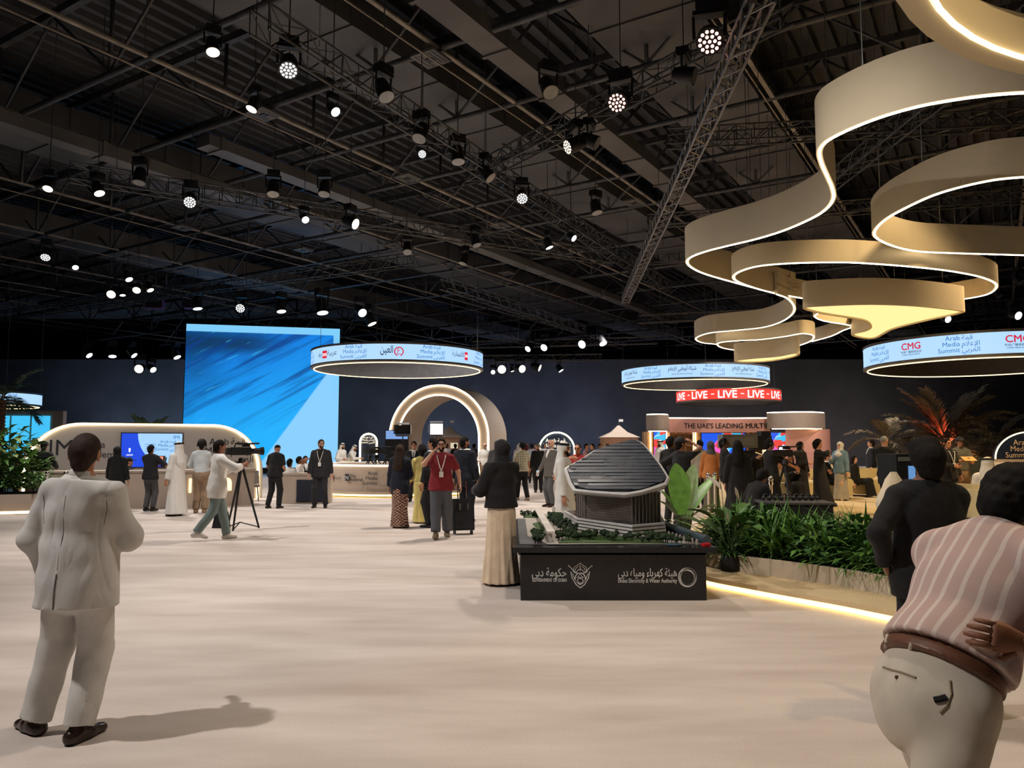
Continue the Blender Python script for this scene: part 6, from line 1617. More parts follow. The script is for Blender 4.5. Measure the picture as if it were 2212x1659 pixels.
P('grey-haired man in a black tee shirt standing with folded arms', 1909, 122, 1.74, Y=17.0, z=S_, skin='fair', hair=('crop', M_HAIRG), top=C_BLACK, sleeve='short', bottom=C_BLACK, shoes=M_SHOE, rh=(0.05, -0.22, 1.15), lh=(-0.05, -0.24, 1.2))
P('man in a black tee and headset behind the bushy-haired man', 1974, 70, 1.70, Y=18.2, z=S_, skin='tan', top=C_BLACK, sleeve='short', bottom=C_KHAKI, shoes=M_SHOE, headset=True)
P('man in a black jacket with a lanyard near the cream chairs', 2044, 14, 1.68, Y=18.0, z=S_, skin='tan', jacket=C_BLACK, top=C_BLACK, bottom=C_CHAR, shoes=M_SHOE, lanyard=M_WHITE, facing=True, rh=(-0.1, -0.28, 1.1))
P('man in a grey sleeveless vest reading a yellow paper', 2071, -8, 1.72, Y=18.6, z=S_, skin='tan', jacket=None, top=cloth('vest_olive', (92, 90, 82)), sleeve='short', bottom=C_KHAKI, shoes=M_SHOE, facing=True, rh=(-0.08, -0.34, 1.2), lh=(0.08, -0.34, 1.2), cap=C_CHAR)
P('man in a white robe with black head cord sitting near the white counter', 2128, 150, 1.70, Y=13.5, z=S_, **KAN, **seat(0.55))

# ================================================================ stage lamps hung in the rig
def lamp_mats(): pass
E_COOL = emit('lamp_cool', (0.92, 0.96, 1.0), 2.6, False); E_WARM = emit('lamp_warm', (1.0, 0.85, 0.66), 2.6, False); E_PINK = emit('lamp_pink', (1.0, 0.45, 0.36), 3.4, False)
E_DIM = mat('lamp_glass_dim', (0.30, 0.31, 0.32), 0.15, 0.2)
def stage_lamp(px, py, z, rl, d, em, cells, label, group):
    p = onz(px, py, z); d = Vector(d).normalized()
    q = d.to_track_quat('Z', 'Y').to_matrix()
    hl = rl * 2.4
    c = p - d * hl * 0.55                                    # middle of the head
    root = thing('stage_lamp', label, 'stage light', c, 0, group)
    L = lambda v: tuple(q @ Vector(v))
    mb = MB(); rr = []
    for (r_, h_) in ((0.35, -0.62), (0.8, -0.55), (1.0, -0.2), (1.06, 0.3), (1.12, 0.5), (1.12, 0.55), (1.0, 0.55)):
        rr.append([q @ Vector((rl * r_ * math.cos(a), rl * r_ * math.sin(a), hl * h_)) for a in [2 * math.pi * k / 16 for k in range(16)]])
    mb.rings(rr); mb.build('lamp_head', M_BLACK, root)
    lens = MB(); lens.add([q @ Vector((rl * math.cos(a), rl * math.sin(a), hl * 0.56)) for a in [2 * math.pi * k / 20 for k in range(20)]], [tuple(range(20))])
    if cells:
        le = lens.build('lens', E_DIM if em is not E_PINK else M_BLACK, root)
        pts = [(0, 0)] + [(0.42 * math.cos(R(60 * k)), 0.42 * math.sin(R(60 * k))) for k in range(6)] + [(0.8 * math.cos(R(30 * k + 15)), 0.8 * math.sin(R(30 * k + 15))) for k in range(12)]
        for (a, b) in pts:
            m_ = MB(); m_.add([q @ Vector((rl * a + rl * 0.15 * math.cos(t_), rl * b + rl * 0.15 * math.sin(t_), hl * 0.57)) for t_ in [2 * math.pi * k / 8 for k in range(8)]], [tuple(range(8))])
            m_.build('led_cell', em, le)
    else: lens.build('lens', em, root)
    ax = q @ Vector((1, 0, 0)); ax.z = 0
    ax = ax.normalized() if ax.length > 0.05 else Vector((1, 0, 0))
    y_ = MB()
    for s_ in (-1, 1): y_.tube([ax * s_ * rl * 1.25, ax * s_ * rl * 1.3 + Vector((0, 0, rl * 2.0))], rl * 0.14, 6)
    y_.box((0, 0, rl * 2.1), (rl * 2.7, rl * 1.0, rl * 0.35), math.atan2(ax.y, ax.x)); y_.build('yoke', M_BLACK, root)
    MB().box((0, 0, rl * 2.75), (rl * 2.2, rl * 1.5, rl * 0.95), math.atan2(ax.y, ax.x)).build('base', M_BLACK, root)
    MB().tube([(0, 0, rl * 3.2), (0, 0, 12.55 - c.z)], 0.011, 5).build('clamp', M_TRUSSL, root)
    return root
LG = 'moving-head lamps in the rig'
big = [(623, 152, 7.8, 0.145, (0.2, -0.75, -1), E_COOL, True, 'white moving-head lamp with a honeycomb face high over the open floor'), (410, 437, 7.8, 0.15, (0.3, -1, -0.8), E_COOL, True, 'bright honeycomb lamp with a warm fringe over the left booth'),
       (1533, 90, 7.8, 0.185, (-0.25, -1, -0.85), E_PINK, True, 'large pink LED lamp beside the pale box truss'), (1333, 222, 7.8, 0.17, (-0.55, -1, -0.8), E_PINK, True, 'smaller pink LED lamp hung left of the large pink one'),
       (1226, 318, 7.8, 0.15, (-1.0, -0.35, -0.5), E_WARM, True, 'warm honeycomb lamp turned sideways below the pink lamps'), (1128, 429, 7.8, 0.14, (0.1, -1, -0.8), E_COOL, True, 'white honeycomb lamp on the truss above the open floor centre'),
       (912, 333, 7.8, 0.085, (0.1, -1, -0.6), E_COOL, True, 'small bluish lamp with honeycomb face on the middle truss'), (98, 556, 7.8, 0.15, (0.3, -0.8, -1), E_COOL, True, 'pale honeycomb lamp near the hall edge above the trees'), (519, 666, 7.6, 0.20, (0.1, -1, -0.5), E_COOL, True, 'white honeycomb lamp above the giant LED wall')]
for a in big: stage_lamp(*a, None)
for (px, py, z, rl, d, em) in ((460, 113, 7.8, 0.10, (0.2, -0.3, -1), E_WARM), (725, 242, 7.8, 0.09, (0.7, -0.5, -0.8), E_COOL), (103, 408, 7.8, 0.11, (0.1, -0.5, -1), E_WARM), (215, 418, 7.8, 0.12, (0.5, -0.2, -1), E_WARM), (543, 236, 7.8, 0.10, (-0.3, -0.3, -1), E_WARM),
        (163, 578, 7.8, 0.10, (0.5, -0.6, -0.8), E_COOL), (660, 475, 7.8, 0.10, (0.6, -0.8, -0.8), E_COOL), (768, 484, 7.8, 0.15, (1, -0.4, -0.5), E_WARM), (1240, 515, 7.8, 0.10, (0.8, -0.6, -0.7), E_COOL), (1187, 535, 7.8, 0.12, (0.4, -0.1, -1), E_COOL),
        (279, 604, 7.8, 0.13, (0.6, -0.3, -1), E_COOL), (295, 627, 7.8, 0.15, (0.2, -0.8, -0.8), E_WARM), (240, 636, 7.8, 0.17, (0.2, -0.9, -0.6), E_WARM), (325, 627, 7.8, 0.13, (0.6, -0.2, -1), E_WARM), (265, 638, 7.8, 0.11, (0.2, -0.2, -1), E_COOL),
        (783, 676, 7.4, 0.19, (0.6, -0.8, -0.6), E_COOL), (697, 676, 7.4, 0.24, (0.2, -0.2, -1), E_COOL), (804, 700, 7.0, 0.2, (0.5, -0.1, -1), E_WARM), (427, 667, 7.8, 0.2, (0.2, -0.1, -1), E_COOL), (608, 673, 7.6, 0.2, (0.2, -0.2, -1), E_COOL),
        (300, 797, 6.0, 0.24, (0.2, -1, -0.3), E_WARM), (331, 799, 6.0, 0.18, (0.8, -0.5, -0.6), E_COOL), (243, 770, 6.6, 0.2, (0.2, -0.3, -1), E_COOL), (290, 768, 6.6, 0.18, (0.8, -0.1, -0.8), E_COOL), (193, 768, 6.6, 0.18, (0.8, -0.2, -0.8), E_COOL), (383, 772, 6.6, 0.2, (0.6, -0.2, -1), E_COOL),
        (1084, 798, 6.0, 0.24, (0.2, -1, -0.2), E_WARM), (1065, 804, 6.0, 0.13, (0.2, -1, -0.2), E_COOL), (1128, 797, 6.0, 0.22, (0.6, -1, -0.3), E_WARM), (1166, 795, 6.0, 0.2, (1, -0.3, -0.4), E_WARM), (1140, 754, 6.8, 0.17, (-0.6, -0.7, -0.6), E_COOL), (1175, 751, 6.8, 0.19, (-0.5, -0.8, -0.5), E_COOL),
        (1257, 744, 6.8, 0.21, (-0.6, -0.8, -0.4), E_COOL), (1303, 742, 6.8, 0.20, (0.3, -0.5, -0.8), E_COOL), (1212, 801, 6.0, 0.16, (0.5, -0.2, -0.8), E_COOL), (1107, 802, 6.0, 0.1, (0.3, -0.2, -1), E_WARM), (2048, 690, 6.4, 0.13, (0.2, -1, -0.4), E_COOL), (2200, 682, 6.4, 0.15, (0.2, -1, -0.4), E_COOL),
        (1098, 800, 6.0, 0.0, None, None))[:-1]:
    zone = ('over the left booth and trees' if px < 350 else 'around the giant LED wall') if px < 820 and py > 390 else ('above the open carpet' if py < 390 else ('along the far drape beyond the arch' if py > 700 else ('beside the ring near the palms' if px > 1900 else 'on the middle trusses')))
    lb = 'small %s stage lamp hung %s' % ('warm' if em is E_WARM else 'cool white', zone)
    stage_lamp(px, py, z, rl, d, em, False, lb, lb.replace('small ', '').replace('lamp', 'lamps'))
# unlit fixtures
for (px, py, d) in ((835, 210, (0.4, -0.3, -1)), (905, 300, (-0.2, -0.4, -1)), (1190, 200, (0.3, -0.6, -1)), (1290, 310, (0.9, -0.3, -0.5)), (1500, 165, (0.9, -0.4, -0.3)), (1060, 385, (0.7, -0.2, -0.8)), (990, 350, (0.1, -0.2, -1)), (300, 395, (0, -0.2, -1)), (590, 420, (0.1, -0.3, -1)), (700, 420, (0, -0.3, -1)), (1030, 530, (0.3, -0.2, -1)), (880, 545, (0.1, -0.5, -1)), (1000, 570, (-0.3, -0.2, -1)), (1290, 460, (0.2, -0.2, -1)), (2160, 640, (0.4, -0.5, -1)), (2205, 610, (0.4, -0.5, -1))):
    stage_lamp(px, py, 7.9, 0.14, d, E_DIM, False, 'unlit black moving-head lamp hung in the rig', 'unlit lamps in the rig')
# line-array sound cabinets, purple light put into the cabinet colour
for px in (335, 417):
    t = thing('hanging_speaker', 'boxy purple-lit cabinet hung below the far trusses', 'speaker', at(px, 658, 38), 0.2, 'purple-lit hanging cabinets')
    MB().box((0, 0, 0), (0.8, 0.5, 0.42)).build('cabinet', mat('purple_light_tint', (0.10, 0.03, 0.14), 0.6), t)
    MB().box((0, -0.26, 0), (0.74, 0.02, 0.36)).build('grille', M_BLACK, t)
    MB().tube([(0, 0, 0.2), (0, 0, 1.6)], 0.02, 5).build('hanger', M_WIRE, t)

# ================================================================ camera gear
def tripod(t, h, spread, m=None, mid=True):
    m = m or M_BLACK
    for k in range(3):
        a = 2.1 * k + 0.5
        MB().tube([(0, 0, h), (spread * 0.5 * math.cos(a), spread * 0.5 * math.sin(a), h * 0.5), (spread * math.cos(a), spread * math.sin(a), 0.03)], [0.026, 0.022, 0.018], 6).build('leg', m, t)
        if mid: MB().tube([(0, 0, 0.16), (spread * math.cos(a), spread * math.sin(a), 0.05)], 0.012, 5).build('spreader', m, t)
    MB().lathe([(0.05, h - 0.03), (0.075, h), (0.06, h + 0.08), (0.04, h + 0.11)], n=12).build('fluid_head', m, t)
def video_camera(loc, rz, label, sc=1.0):
    t = thing('video_camera', label, 'camera', loc, rz)
    S = lambda *a: tuple(q * sc for q in a)
    MB().box(S(0, 0.02, 0.14), S(0.13, 0.42, 0.17)).build('body', M_BLACK, t)
    MB().tube([S(0, -0.19, 0.14), S(0, -0.40, 0.14)], [0.06 * sc, 0.07 * sc], 14).build('lens', M_BLACK, t)
    MB().tube([S(0, -0.40, 0.14), S(0, -0.46, 0.14)], [0.085 * sc, 0.095 * sc], 14).build('lens_hood', M_BLACK, t)
    MB().tube([S(0, -0.15, 0.23), S(0, -0.12, 0.31), S(0, 0.14, 0.31), S(0, 0.16, 0.23)], 0.016 * sc, 6).build('carry_handle', M_BLACK, t)
    MB().box(S(0.13, -0.12, 0.27), S(0.11, 0.16, 0.07)).build('viewfinder', M_BLACK, t)
    MB().box(S(0, 0.28, 0.14), S(0.11, 0.10, 0.15)).build('battery', M_BLACK, t)
    MB().tube([S(-0.09, -0.1, 0.30), S(-0.09, -0.34, 0.31)], 0.02 * sc, 8).build('microphone', M_BLACK, t)
    return t
p = onz(518, 1146, 0)
t = thing('camera_tripod', 'tall black tripod carrying the video camera by the striding man', 'tripod', p); tripod(t, 1.30, 0.36)
video_camera((p.x, p.y, 1.41), R(125), 'shoulder video camera on the tall tripod near the booth', 0.9)
pd = (862 - CXP) / FPX * 27.5
for (px, dy, lb, rz) in ((815, -2.5, 'small video camera on the round desk edge', 120), (836, -2.46, 'second small video camera on the desk beside the monitor', 95), (800, -2.3, 'video camera tilted on its short tripod on the desk', 60)):
    q = Vector((FX(px, 27.5 + dy), 27.5 + dy, 1.02))
    t = thing('desk_tripod', 'short tripod under the ' + lb, 'tripod', q); tripod(t, 0.22, 0.14, mid=False)
    video_camera((q.x, q.y, 1.02 + 0.33), R(rz), lb, 0.8)
# big studio camera on pedestal
YC = 16.9
t = thing('studio_camera', 'large grey studio camera with a long boxy lens on a pedestal', 'camera', (FX(1606, YC), YC, 0.12), R(-82))
M_CAMG = mat('camera_grey', (0.17, 0.16, 0.14), 0.5)
MB().box((0, -0.15, 1.62), (0.28, 0.80, 0.29)).build('lens_box', M_CAMG, t); MB().box((0.145, -0.15, 1.62), (0.01, 0.62, 0.18)).build('side_panel', mat('camera_panel', (0.22, 0.21, 0.19), 0.5), t)
MB().box((0, 0.38, 1.58), (0.22, 0.42, 0.30)).build('camera_body', M_BLACK, t); MB().box((0, 0.45, 1.78), (0.24, 0.2, 0.12)).build('viewfinder', M_BLACK, t)
MB().tube([(0, -0.43, 1.56), (0, -0.52, 1.56)], [0.12, 0.13], 16).build('lens_hood', M_BLACK, t); MB().box((0, 0.1, 1.38), (0.16, 0.3, 0.08)).build('pan_head', M_BLACK, t)
MB().lathe([(0.16, 0.25), (0.12, 0.3), (0.10, 1.0), (0.07, 1.0), (0.07, 1.36)], n=14).build('column', M_BLACK, t)
MB().lathe([(0.05, 0.05), (0.45, 0.05), (0.42, 0.16), (0.2, 0.26)], n=3).build('pedestal_base', M_BLACK, t)
MB().tube([(0.1, 0.2, 1.38), (0.2, 0.7, 1.18)], 0.014, 6).build('pan_bar', M_CHROME, t); MB().box((0, -0.3, 1.72), (0.2, 0.3, 0.05)).build('prompter_hood', mat('cardboard', (0.35, 0.2, 0.1), 0.8), t)
q = Vector((FX(1692, 15.6), 15.6, 0.12)); t = thing('camera_tripod', 'dark tripod with crossed legs in front of the sofa', 'tripod', q); tripod(t, 1.15, 0.34); video_camera((q.x, q.y, 1.38), R(95), 'broadcast camera with a pale lens cap on the dark tripod', 0.8)
# operator's camera with screen near the bushy-haired man
q = Vector((FX(1932, 9.2), 9.2, 0.12)); t = thing('camera_tripod', 'tripod under the camera with the blue readout panel', 'tripod', q); tripod(t, 1.02, 0.32)
t = thing('camera_rig', 'large black camera back with a blue readout panel and red cable', 'camera', (q.x, q.y, 1.25), R(14))
MB().box((0, 0, 0.12), (0.27, 0.32, 0.36)).build('body', M_BLACK, t); MB().box((0.07, -0.165, 0.08), (0.09, 0.01, 0.16)).build('readout', emit('readout_blue', (0.15, 0.35, 0.7), 0.8, False), t)
MB().box((-0.02, -0.165, 0.24), (0.18, 0.01, 0.05)).build('button_row', M_CAMG, t); MB().sphere((-0.12, -0.18, -0.03), 0.05, 10, 8).build('red_grip', mat('red_grip', (0.30, 0.03, 0.02), 0.5), t)
# softbox lights on stands
for (px, py, Y_2, lit) in ((943, 927, 26.5, True), (870, 928, 25.2, False)):
    c_ = at(px, py, Y_2); z0_ = 0.98 if not lit else 0.16
    t = thing('panel_light', 'blazing white square LED panel on a thin stand' if lit else 'dark switched-off LED panel with barn doors on a stand', 'lamp', (c_.x, c_.y, z0_))
    h_ = c_.z - z0_
    MB().box((0, 0, h_), (0.46, 0.08, 0.40) if lit else (0.52, 0.1, 0.30), 0 if lit else 0.15).build('panel_back', M_BLACK, t)
    if lit: MB().box((0, -0.045, h_), (0.42, 0.012, 0.36)).build('panel_face', emit('panel_blaze', (1, 0.98, 1.0), 14.0), t)
    for s_ in (-1, 1):
        MB().box((0, -0.09, h_ + s_ * (0.24 if lit else 0.19)), (0.44, 0.12, 0.012), 0, rot=Matrix.Rotation(s_ * 0.5, 3, 'X')).build('barn_door', M_BLACK, t)
        MB().box((s_ * 0.27, -0.08, h_), (0.012, 0.12, 0.3)).build('barn_door', M_BLACK, t)
    MB().tube([(0, 0.02, 0), (0, 0.02, h_)], 0.018, 6).build('stand_pole', M_BLACK, t)
    for k in range(3): MB().tube([(0, 0.02, 0.25), (0.3 * math.cos(2.1 * k), 0.3 * math.sin(2.1 * k), 0.01)], 0.012, 5).build('stand_leg', M_BLACK, t)
# desk monitor
c_ = at(858, 985, 25.6)
t = thing('desk_monitor', 'black monitor showing a blue caption on the round desk', 'monitor', (FX(858, 26.0), 26.0, 1.02))
MB().box((0, 0, 0.62), (0.80, 0.06, 1.05)).build('screen_case', M_BLACK, t); MB().box((0.0, -0.035, 0.98), (0.74, 0.01, 0.28)).build('picture', emit('caption_blue', (0.25, 0.45, 0.9), 0.8), t); MB().box((0, 0, 0.05), (0.3, 0.2, 0.1)).build('foot', M_BLACK, t)

# suitcase
q = onz(1000, 1154, 0)
t = thing('suitcase', 'black wheeled suitcase with chrome clips and a pulled-out handle', 'suitcase', q, 0.25, None, R(-7))
MB().box((0, 0, 0.36), (0.40, 0.24, 0.58)).build('shell', mat('black_fabric', (0.015, 0.016, 0.02), 0.75, 0, 0.3), t); MB().box((0, -0.13, 0.26), (0.32, 0.04, 0.32)).build('front_pocket', mat('black_fabric', (0, 0, 0)), t)
for s_ in (-1, 1):
    MB().tube([(s_ * 0.085, 0.0, 0.62), (s_ * 0.085, 0.0, 0.98)], 0.012, 6).build('handle_rod', M_CHROME, t); MB().box((s_ * 0.075, -0.155, 0.50), (0.035, 0.02, 0.12)).build('clip', M_CHROME, t)
    MB().tube([(s_ * 0.15, 0.06, 0.035), (s_ * 0.17, 0.06, 0.035)], 0.035, 10).build('wheel', M_BLACK, t)
    MB().tube([(s_ * 0.15, -0.08, 0.035), (s_ * 0.17, -0.08, 0.035)], 0.035, 10).build('wheel', M_BLACK, t)
MB().box((0, 0, 0.99), (0.22, 0.035, 0.03)).build('handle_grip', M_BLACK, t)
# bag beside the striding man's tripod
q = onz(478, 1140, 0); t = thing('camera_bag', 'soft black bag on the carpet behind the striding man', 'bag', q)
MB().box((0, 0, 0.16), (0.3, 0.22, 0.32), taper=0.7).build('bag_body', M_BLACKCLOTH, t); MB().tube([(-0.08, 0, 0.31), (-0.05, 0, 0.42), (0.05, 0, 0.42), (0.08, 0, 0.31)], 0.012, 6).build('strap', M_BLACK, t)

# ================================================================ seats, tables, posts
def chair(loc, rz, label, group, sm, lm, back_h=0.40, w=0.48):
    t = thing('side_chair', label, 'chair', loc, rz, group)
    MB().box((0, 0, 0.45), (w, 0.46, 0.07)).build('seat', sm, t)
    mb = MB(); rr = []
    for k in range(7):
        a = -1 + 2 * k / 6; x_ = a * w / 2; y_ = 0.22 - 0.06 * a * a * 1.6
        rr.append([(x_, y_, 0.49), (x_, y_ + 0.05, 0.49), (x_ * 0.94, y_ + 0.13, 0.49 + back_h), (x_ * 0.94, y_ + 0.08, 0.49 + back_h)])
    mb.rings(rr); mb.build('backrest', sm, t)
    for sx_ in (-1, 1):
        for sy_ in (-1, 1): MB().tube([(sx_ * (w / 2 - 0.05), sy_ * 0.18, 0.42), (sx_ * (w / 2 - 0.02), sy_ * 0.22, 0.0)], [0.018, 0.011], 6).build('leg', lm, t)
    return t
M_CREAMF = mat('cream_upholstery', srgb(214, 196, 150), 0.85, 0, 0.05, 5); M_GREYF2 = mat('taupe_upholstery', srgb(128, 116, 108), 0.85, 0, 0.08)
chair(onz(541, 1082, 0), R(20), 'taupe dining chair at the end of the booth bar', None, M_GREYF2, M_BLACK)
for k, (px, Y_2) in enumerate(((2008, 11.6), (2050, 11.3), (2092, 11.0), (1978, 13.2), (2015, 13.0), (2055, 12.8), (2095, 12.6))):
    chair(Vector((FX(px, Y_2), Y_2, 0.12)), R(-28), 'cream audience chair in the front row with dark legs' if k < 3 else 'cream audience chair in the second row beyond the front row', 'front row of cream chairs' if k < 3 else 'second row of cream chairs', M_CREAMF, M_BLACK)
q = Vector((FX(1918, 8.6), 8.6, 0.12)); chair(q, R(200), 'pale slipper chair with cloth draped over its back', None, mat('pale_linen', srgb(214, 196, 166), 0.9, 0, 0.05), M_BLACK, 0.45)
t = thing('draped_cloth', 'cream cloth bundled over the back of the pale slipper chair', 'cloth', (q.x - 0.02, q.y - 0.1, 0.98))
mb = MB(); rr = []
random.seed(2)
for (z_, r_) in ((-0.06, 0.20), (0.02, 0.21), (0.10, 0.19), (0.20, 0.15), (0.30, 0.09), (0.38, 0.04)):
    rr.append([((r_ + random.uniform(-0.02, 0.02)) * math.cos(2 * math.pi * k / 14) * 0.9, (r_ + random.uniform(-0.02, 0.02)) * math.sin(2 * math.pi * k / 14) * 0.5, z_) for k in range(14)])
mb.rings(rr).build('cloth_folds', mat('cream_cloth', srgb(226, 212, 186), 0.9, 0, 0.05, 6, 0.5, 12), t)
# sofas
def sofa(px, Y_2, w, label, rz=0.0):
    t = thing('sofa', label, 'sofa', (FX(px, Y_2), Y_2, 0.12), rz)
    MB().box((0, 0, 0.25), (w, 0.8, 0.36)).build('base', M_CREAMF, t); MB().box((0, 0.32, 0.58), (w, 0.2, 0.5)).build('backrest', M_CREAMF, t)
    for s_ in (-1, 1): MB().tube([(s_ * (w / 2 - 0.08), -0.38, 0.45), (s_ * (w / 2 - 0.08), 0.36, 0.45)], 0.13, 12).build('arm', M_CREAMF, t)
    for k in range(max(1, int(w / 0.8))): 
        n_ = max(1, int(w / 0.8)); MB().box((-w / 2 + w / n_ * (k + 0.5), -0.04, 0.46), (w / n_ - 0.04, 0.66, 0.1)).build('cushion', M_CREAMF, t)
sofa(1680, 21.3, 1.9, 'cream sofa behind the seated woman with a phone', 0.1); sofa(1772, 22.6, 1.4, 'cream sofa behind the curly-haired woman'); sofa(1858, 23.6, 1.1, 'rounded cream armchair under the seated woman in the black dress', -0.2)
# low bench on the left
q = onz(655, 1088, 0); t = thing('reception_bench', 'blocky pale bench unit with a dark front panel near the guard', 'bench', q, 0.12)
MB().box((0, 0.3, 0.4), (1.5, 0.55, 0.8)).build('body', M_STAND, t); MB().box((0.18, 0.01, 0.36), (0.75, 0.03, 0.62)).build('front_panel', mat('navy_panel', (0.02, 0.024, 0.04), 0.7), t)
MB().box((0, 0.3, 0.83), (1.56, 0.6, 0.06)).build('top_board', M_STAND, t)
# black table with headsets
q = Vector((FX(1710, 12.6), 12.6, 0.12)); t = thing('headset_table', 'black cloth-covered table holding a row of headsets', 'table', q, -0.12)
MB().box((0, 0, 0.30), (1.05, 0.7, 0.60), taper=0.97).build('table_cloth', M_BLACKCLOTH, t); MB().box((0, 0, 0.61), (1.12, 0.75, 0.03)).build('table_top', mat('dark_grey_top', (0.05, 0.05, 0.055), 0.5), t)
for k in range(9):
    o = thing('headphones', 'black folded headphones in the row on the black table', 'headphones', (q.x - 0.40 + 0.10 * k, q.y + 0.17, 0.745 + 0.055), 0.4, 'headphones on the black table')
    MB().tube([(0.05 * math.cos(a), 0.0, 0.05 * math.sin(a)) for a in [math.pi * j / 8 for j in range(9)]], 0.012, 6).build('headband', M_BLACK, o)
    for s_ in (-1, 1): MB().sphere((s_ * 0.05, 0, -0.015), 0.04, 8, 6, sc=(0.6, 1, 1)).build('ear_cup', M_BLACK, o)
# stanchions
for (px, fy_) in ((1640, 1140), (1668, 1150), (1532, 1130), (1546, 1128)):
    q = onz(px, fy_, 0.12); t = thing('stanchion_post', 'chrome barrier post with ball top between the trough and the stage', 'post', q, 0, 'chrome barrier posts on the stage')
    MB().lathe([(0.15, 0), (0.15, 0.02), (0.03, 0.05), (0.025, 0.82), (0.04, 0.84), (0.04, 0.90), (0.02, 0.91)], n=16).build('post', M_CHROME, t); MB().sphere((0, 0, 0.94), 0.05, 12, 8).build('ball', M_CHROME, t)
q = onz(112, 1106, 0)
for k, px in enumerate((98, 138)):
    q = onz(px, 1112, 0); t = thing('stanchion_post', 'dark metal barrier post before the booth bar', 'post', q, 0, 'barrier posts at the booth')
    MB().lathe([(0.15, 0), (0.15, 0.02), (0.03, 0.05), (0.025, 0.86), (0.04, 0.88), (0.04, 0.94), (0.02, 0.95)], n=14).build('post', M_CHROME, t); MB().sphere((0, 0, 0.98), 0.05, 12, 8).build('ball', M_CHROME, t)
# low curved partitions behind the trough
M_PART = mat('taupe_partition', srgb(112, 98, 86), 0.8, 0, 0.06)
for (pts, lb) in ((((1675, 1118, 11.2), (1720, 1120, 11.0), (1752, 1140, 10.7), (1790, 1165, 10.4)), 'first low taupe partition with a sloping end behind the trough'), (((1772, 1128, 10.9), (1850, 1132, 10.4), (1900, 1150, 10.0), (1960, 1180, 9.6)), 'second low taupe partition sloping towards the bushy-haired man')):
    mb = MB(); vs = []
    for (px, py, Y_2) in pts:
        c_ = at(px, py, Y_2); vs += [(c_.x, c_.y, 0.12), (c_.x, c_.y, max(c_.z, 0.2)), (c_.x + 0.05, c_.y + 0.09, 0.12), (c_.x + 0.05, c_.y + 0.09, max(c_.z, 0.2))]
    fs = []
    for i in range(len(pts) - 1):
        a, b = 4 * i, 4 * i + 4; fs += [(a, b, b + 1, a + 1), (a + 2, a + 3, b + 3, b + 2), (a + 1, b + 1, b + 3, a + 3), (a, a + 2, b + 2, b)]
    e = 4 * (len(pts) - 1); fs += [(0, 1, 3, 2), (e, e + 2, e + 3, e + 1)]
    mb.add(vs, fs); tag(mb.build('low_partition', M_PART), lb, 'partition')
# side table near bushy man
q = Vector((FX(1892, 9.0), 9.0, 0.12)); t = thing('lap_table', 'small dark folding table beside the bushy-haired man', 'table', q)
MB().box((0, 0, 0.42), (0.36, 0.26, 0.03)).build('table_top', M_BLACK, t)
for s_ in (-1, 1): MB().tube([(s_ * 0.12, -0.08, 0.0), (-s_ * 0.12, 0.08, 0.41)], 0.012, 5).build('leg', M_BLACK, t)

# ================================================================ neon arch signs, kiosks, navy summit sign
def neon_arch(px, py_top, halfw, Y_2, label, lines):
    r_ = halfw / FPX * Y_2; zt_ = at(1106, py_top, Y_2).z; zc_ = zt_ - r_
    t = thing('neon_arch_sign', label, 'sign', (FX(px, Y_2), Y_2, 0))
    pts = [(-r_, 0.0)] + [(-r_ * math.cos(math.pi * k / 24), zc_ + r_ * math.sin(math.pi * k / 24)) for k in range(25)] + [(r_, 0.0)]
    mb = MB(); n_ = len(pts); mb.add([(p[0], 0, p[1]) for p in pts] + [(p[0], 0.2, p[1]) for p in pts], [tuple(range(n_)), tuple(reversed(range(n_, 2 * n_)))] + [(k, n_ + k, n_ + (k + 1) % n_, (k + 1) % n_) for k in range(n_)])
    mb.build('sign_board', mat('navy_board', (0.025, 0.045, 0.10), 0.6), t)
    MB().tube([(p[0], -0.02, p[1]) for p in pts], 0.045, 6).build('neon_tube', M_WARM, t)
    mb = MB(); summit_logo(mb, r_ * 0.62, lambda X, Z: (X, -0.02, zc_ + r_ * 0.18 + Z)); mb.build('lit_lettering', emit('lit_letters', (1.0, 0.82, 0.6), 1.6, False), t)
neon_arch(1202.5, 934, 38, 42, 'small neon arch sign with lit lettering beyond the crowd', 0)
neon_arch(797, 937, 18, 37, 'smaller neon arch sign behind the round desk cameras', 0)
q = Vector((FX(2222, 21.0), 21.0, 0.12)); t = thing('summit_sign', 'navy half-round summit sign edged in gold light', 'sign', q)
r_ = 0.98; zc_ = 1.16
pts = [(-r_ * math.cos(math.pi * k / 24), zc_ + r_ * 0.75 * math.sin(math.pi * k / 24)) for k in range(25)]
mb = MB(); n_ = len(pts); mb.add([(p[0], 0, p[1]) for p in pts] + [(p[0], 0.12, p[1]) for p in pts], [tuple(range(n_)), tuple(reversed(range(n_, 2 * n_)))] + [(k, n_ + k, n_ + (k + 1) % n_, (k + 1) % n_) for k in range(n_)]); mb.build('navy_panel', mat('navy_sign', (0.012, 0.02, 0.05), 0.5), t)
MB().tube([(p[0], -0.02, p[1]) for p in pts], 0.02, 6).build('gold_edge', M_HOOP, t)
MB().box((0, 0.06, zc_ / 2), (2 * r_, 0.1, zc_)).build('support', M_STAND, t)
mb = MB()
for i, w_ in enumerate(('Arab', 'Media', 'Summit')): text(mb, w_, 0.21, lambda X, Z: (X, -0.015, Z), -0.06, zc_ + 0.38 - 0.17 * i, 'r', 0.0, 0)
mb.build('latin_lettering', mat('sign_cream', srgb(240, 214, 180), 0.5), t); mb = MB()
for i, w_ in enumerate(('قمة', 'الإعلام', 'العربي')): text(mb, arabic(w_), 0.21, lambda X, Z: (X, -0.015, Z), 0.02, zc_ + 0.38 - 0.17 * i, 'l', 0.0, 0)
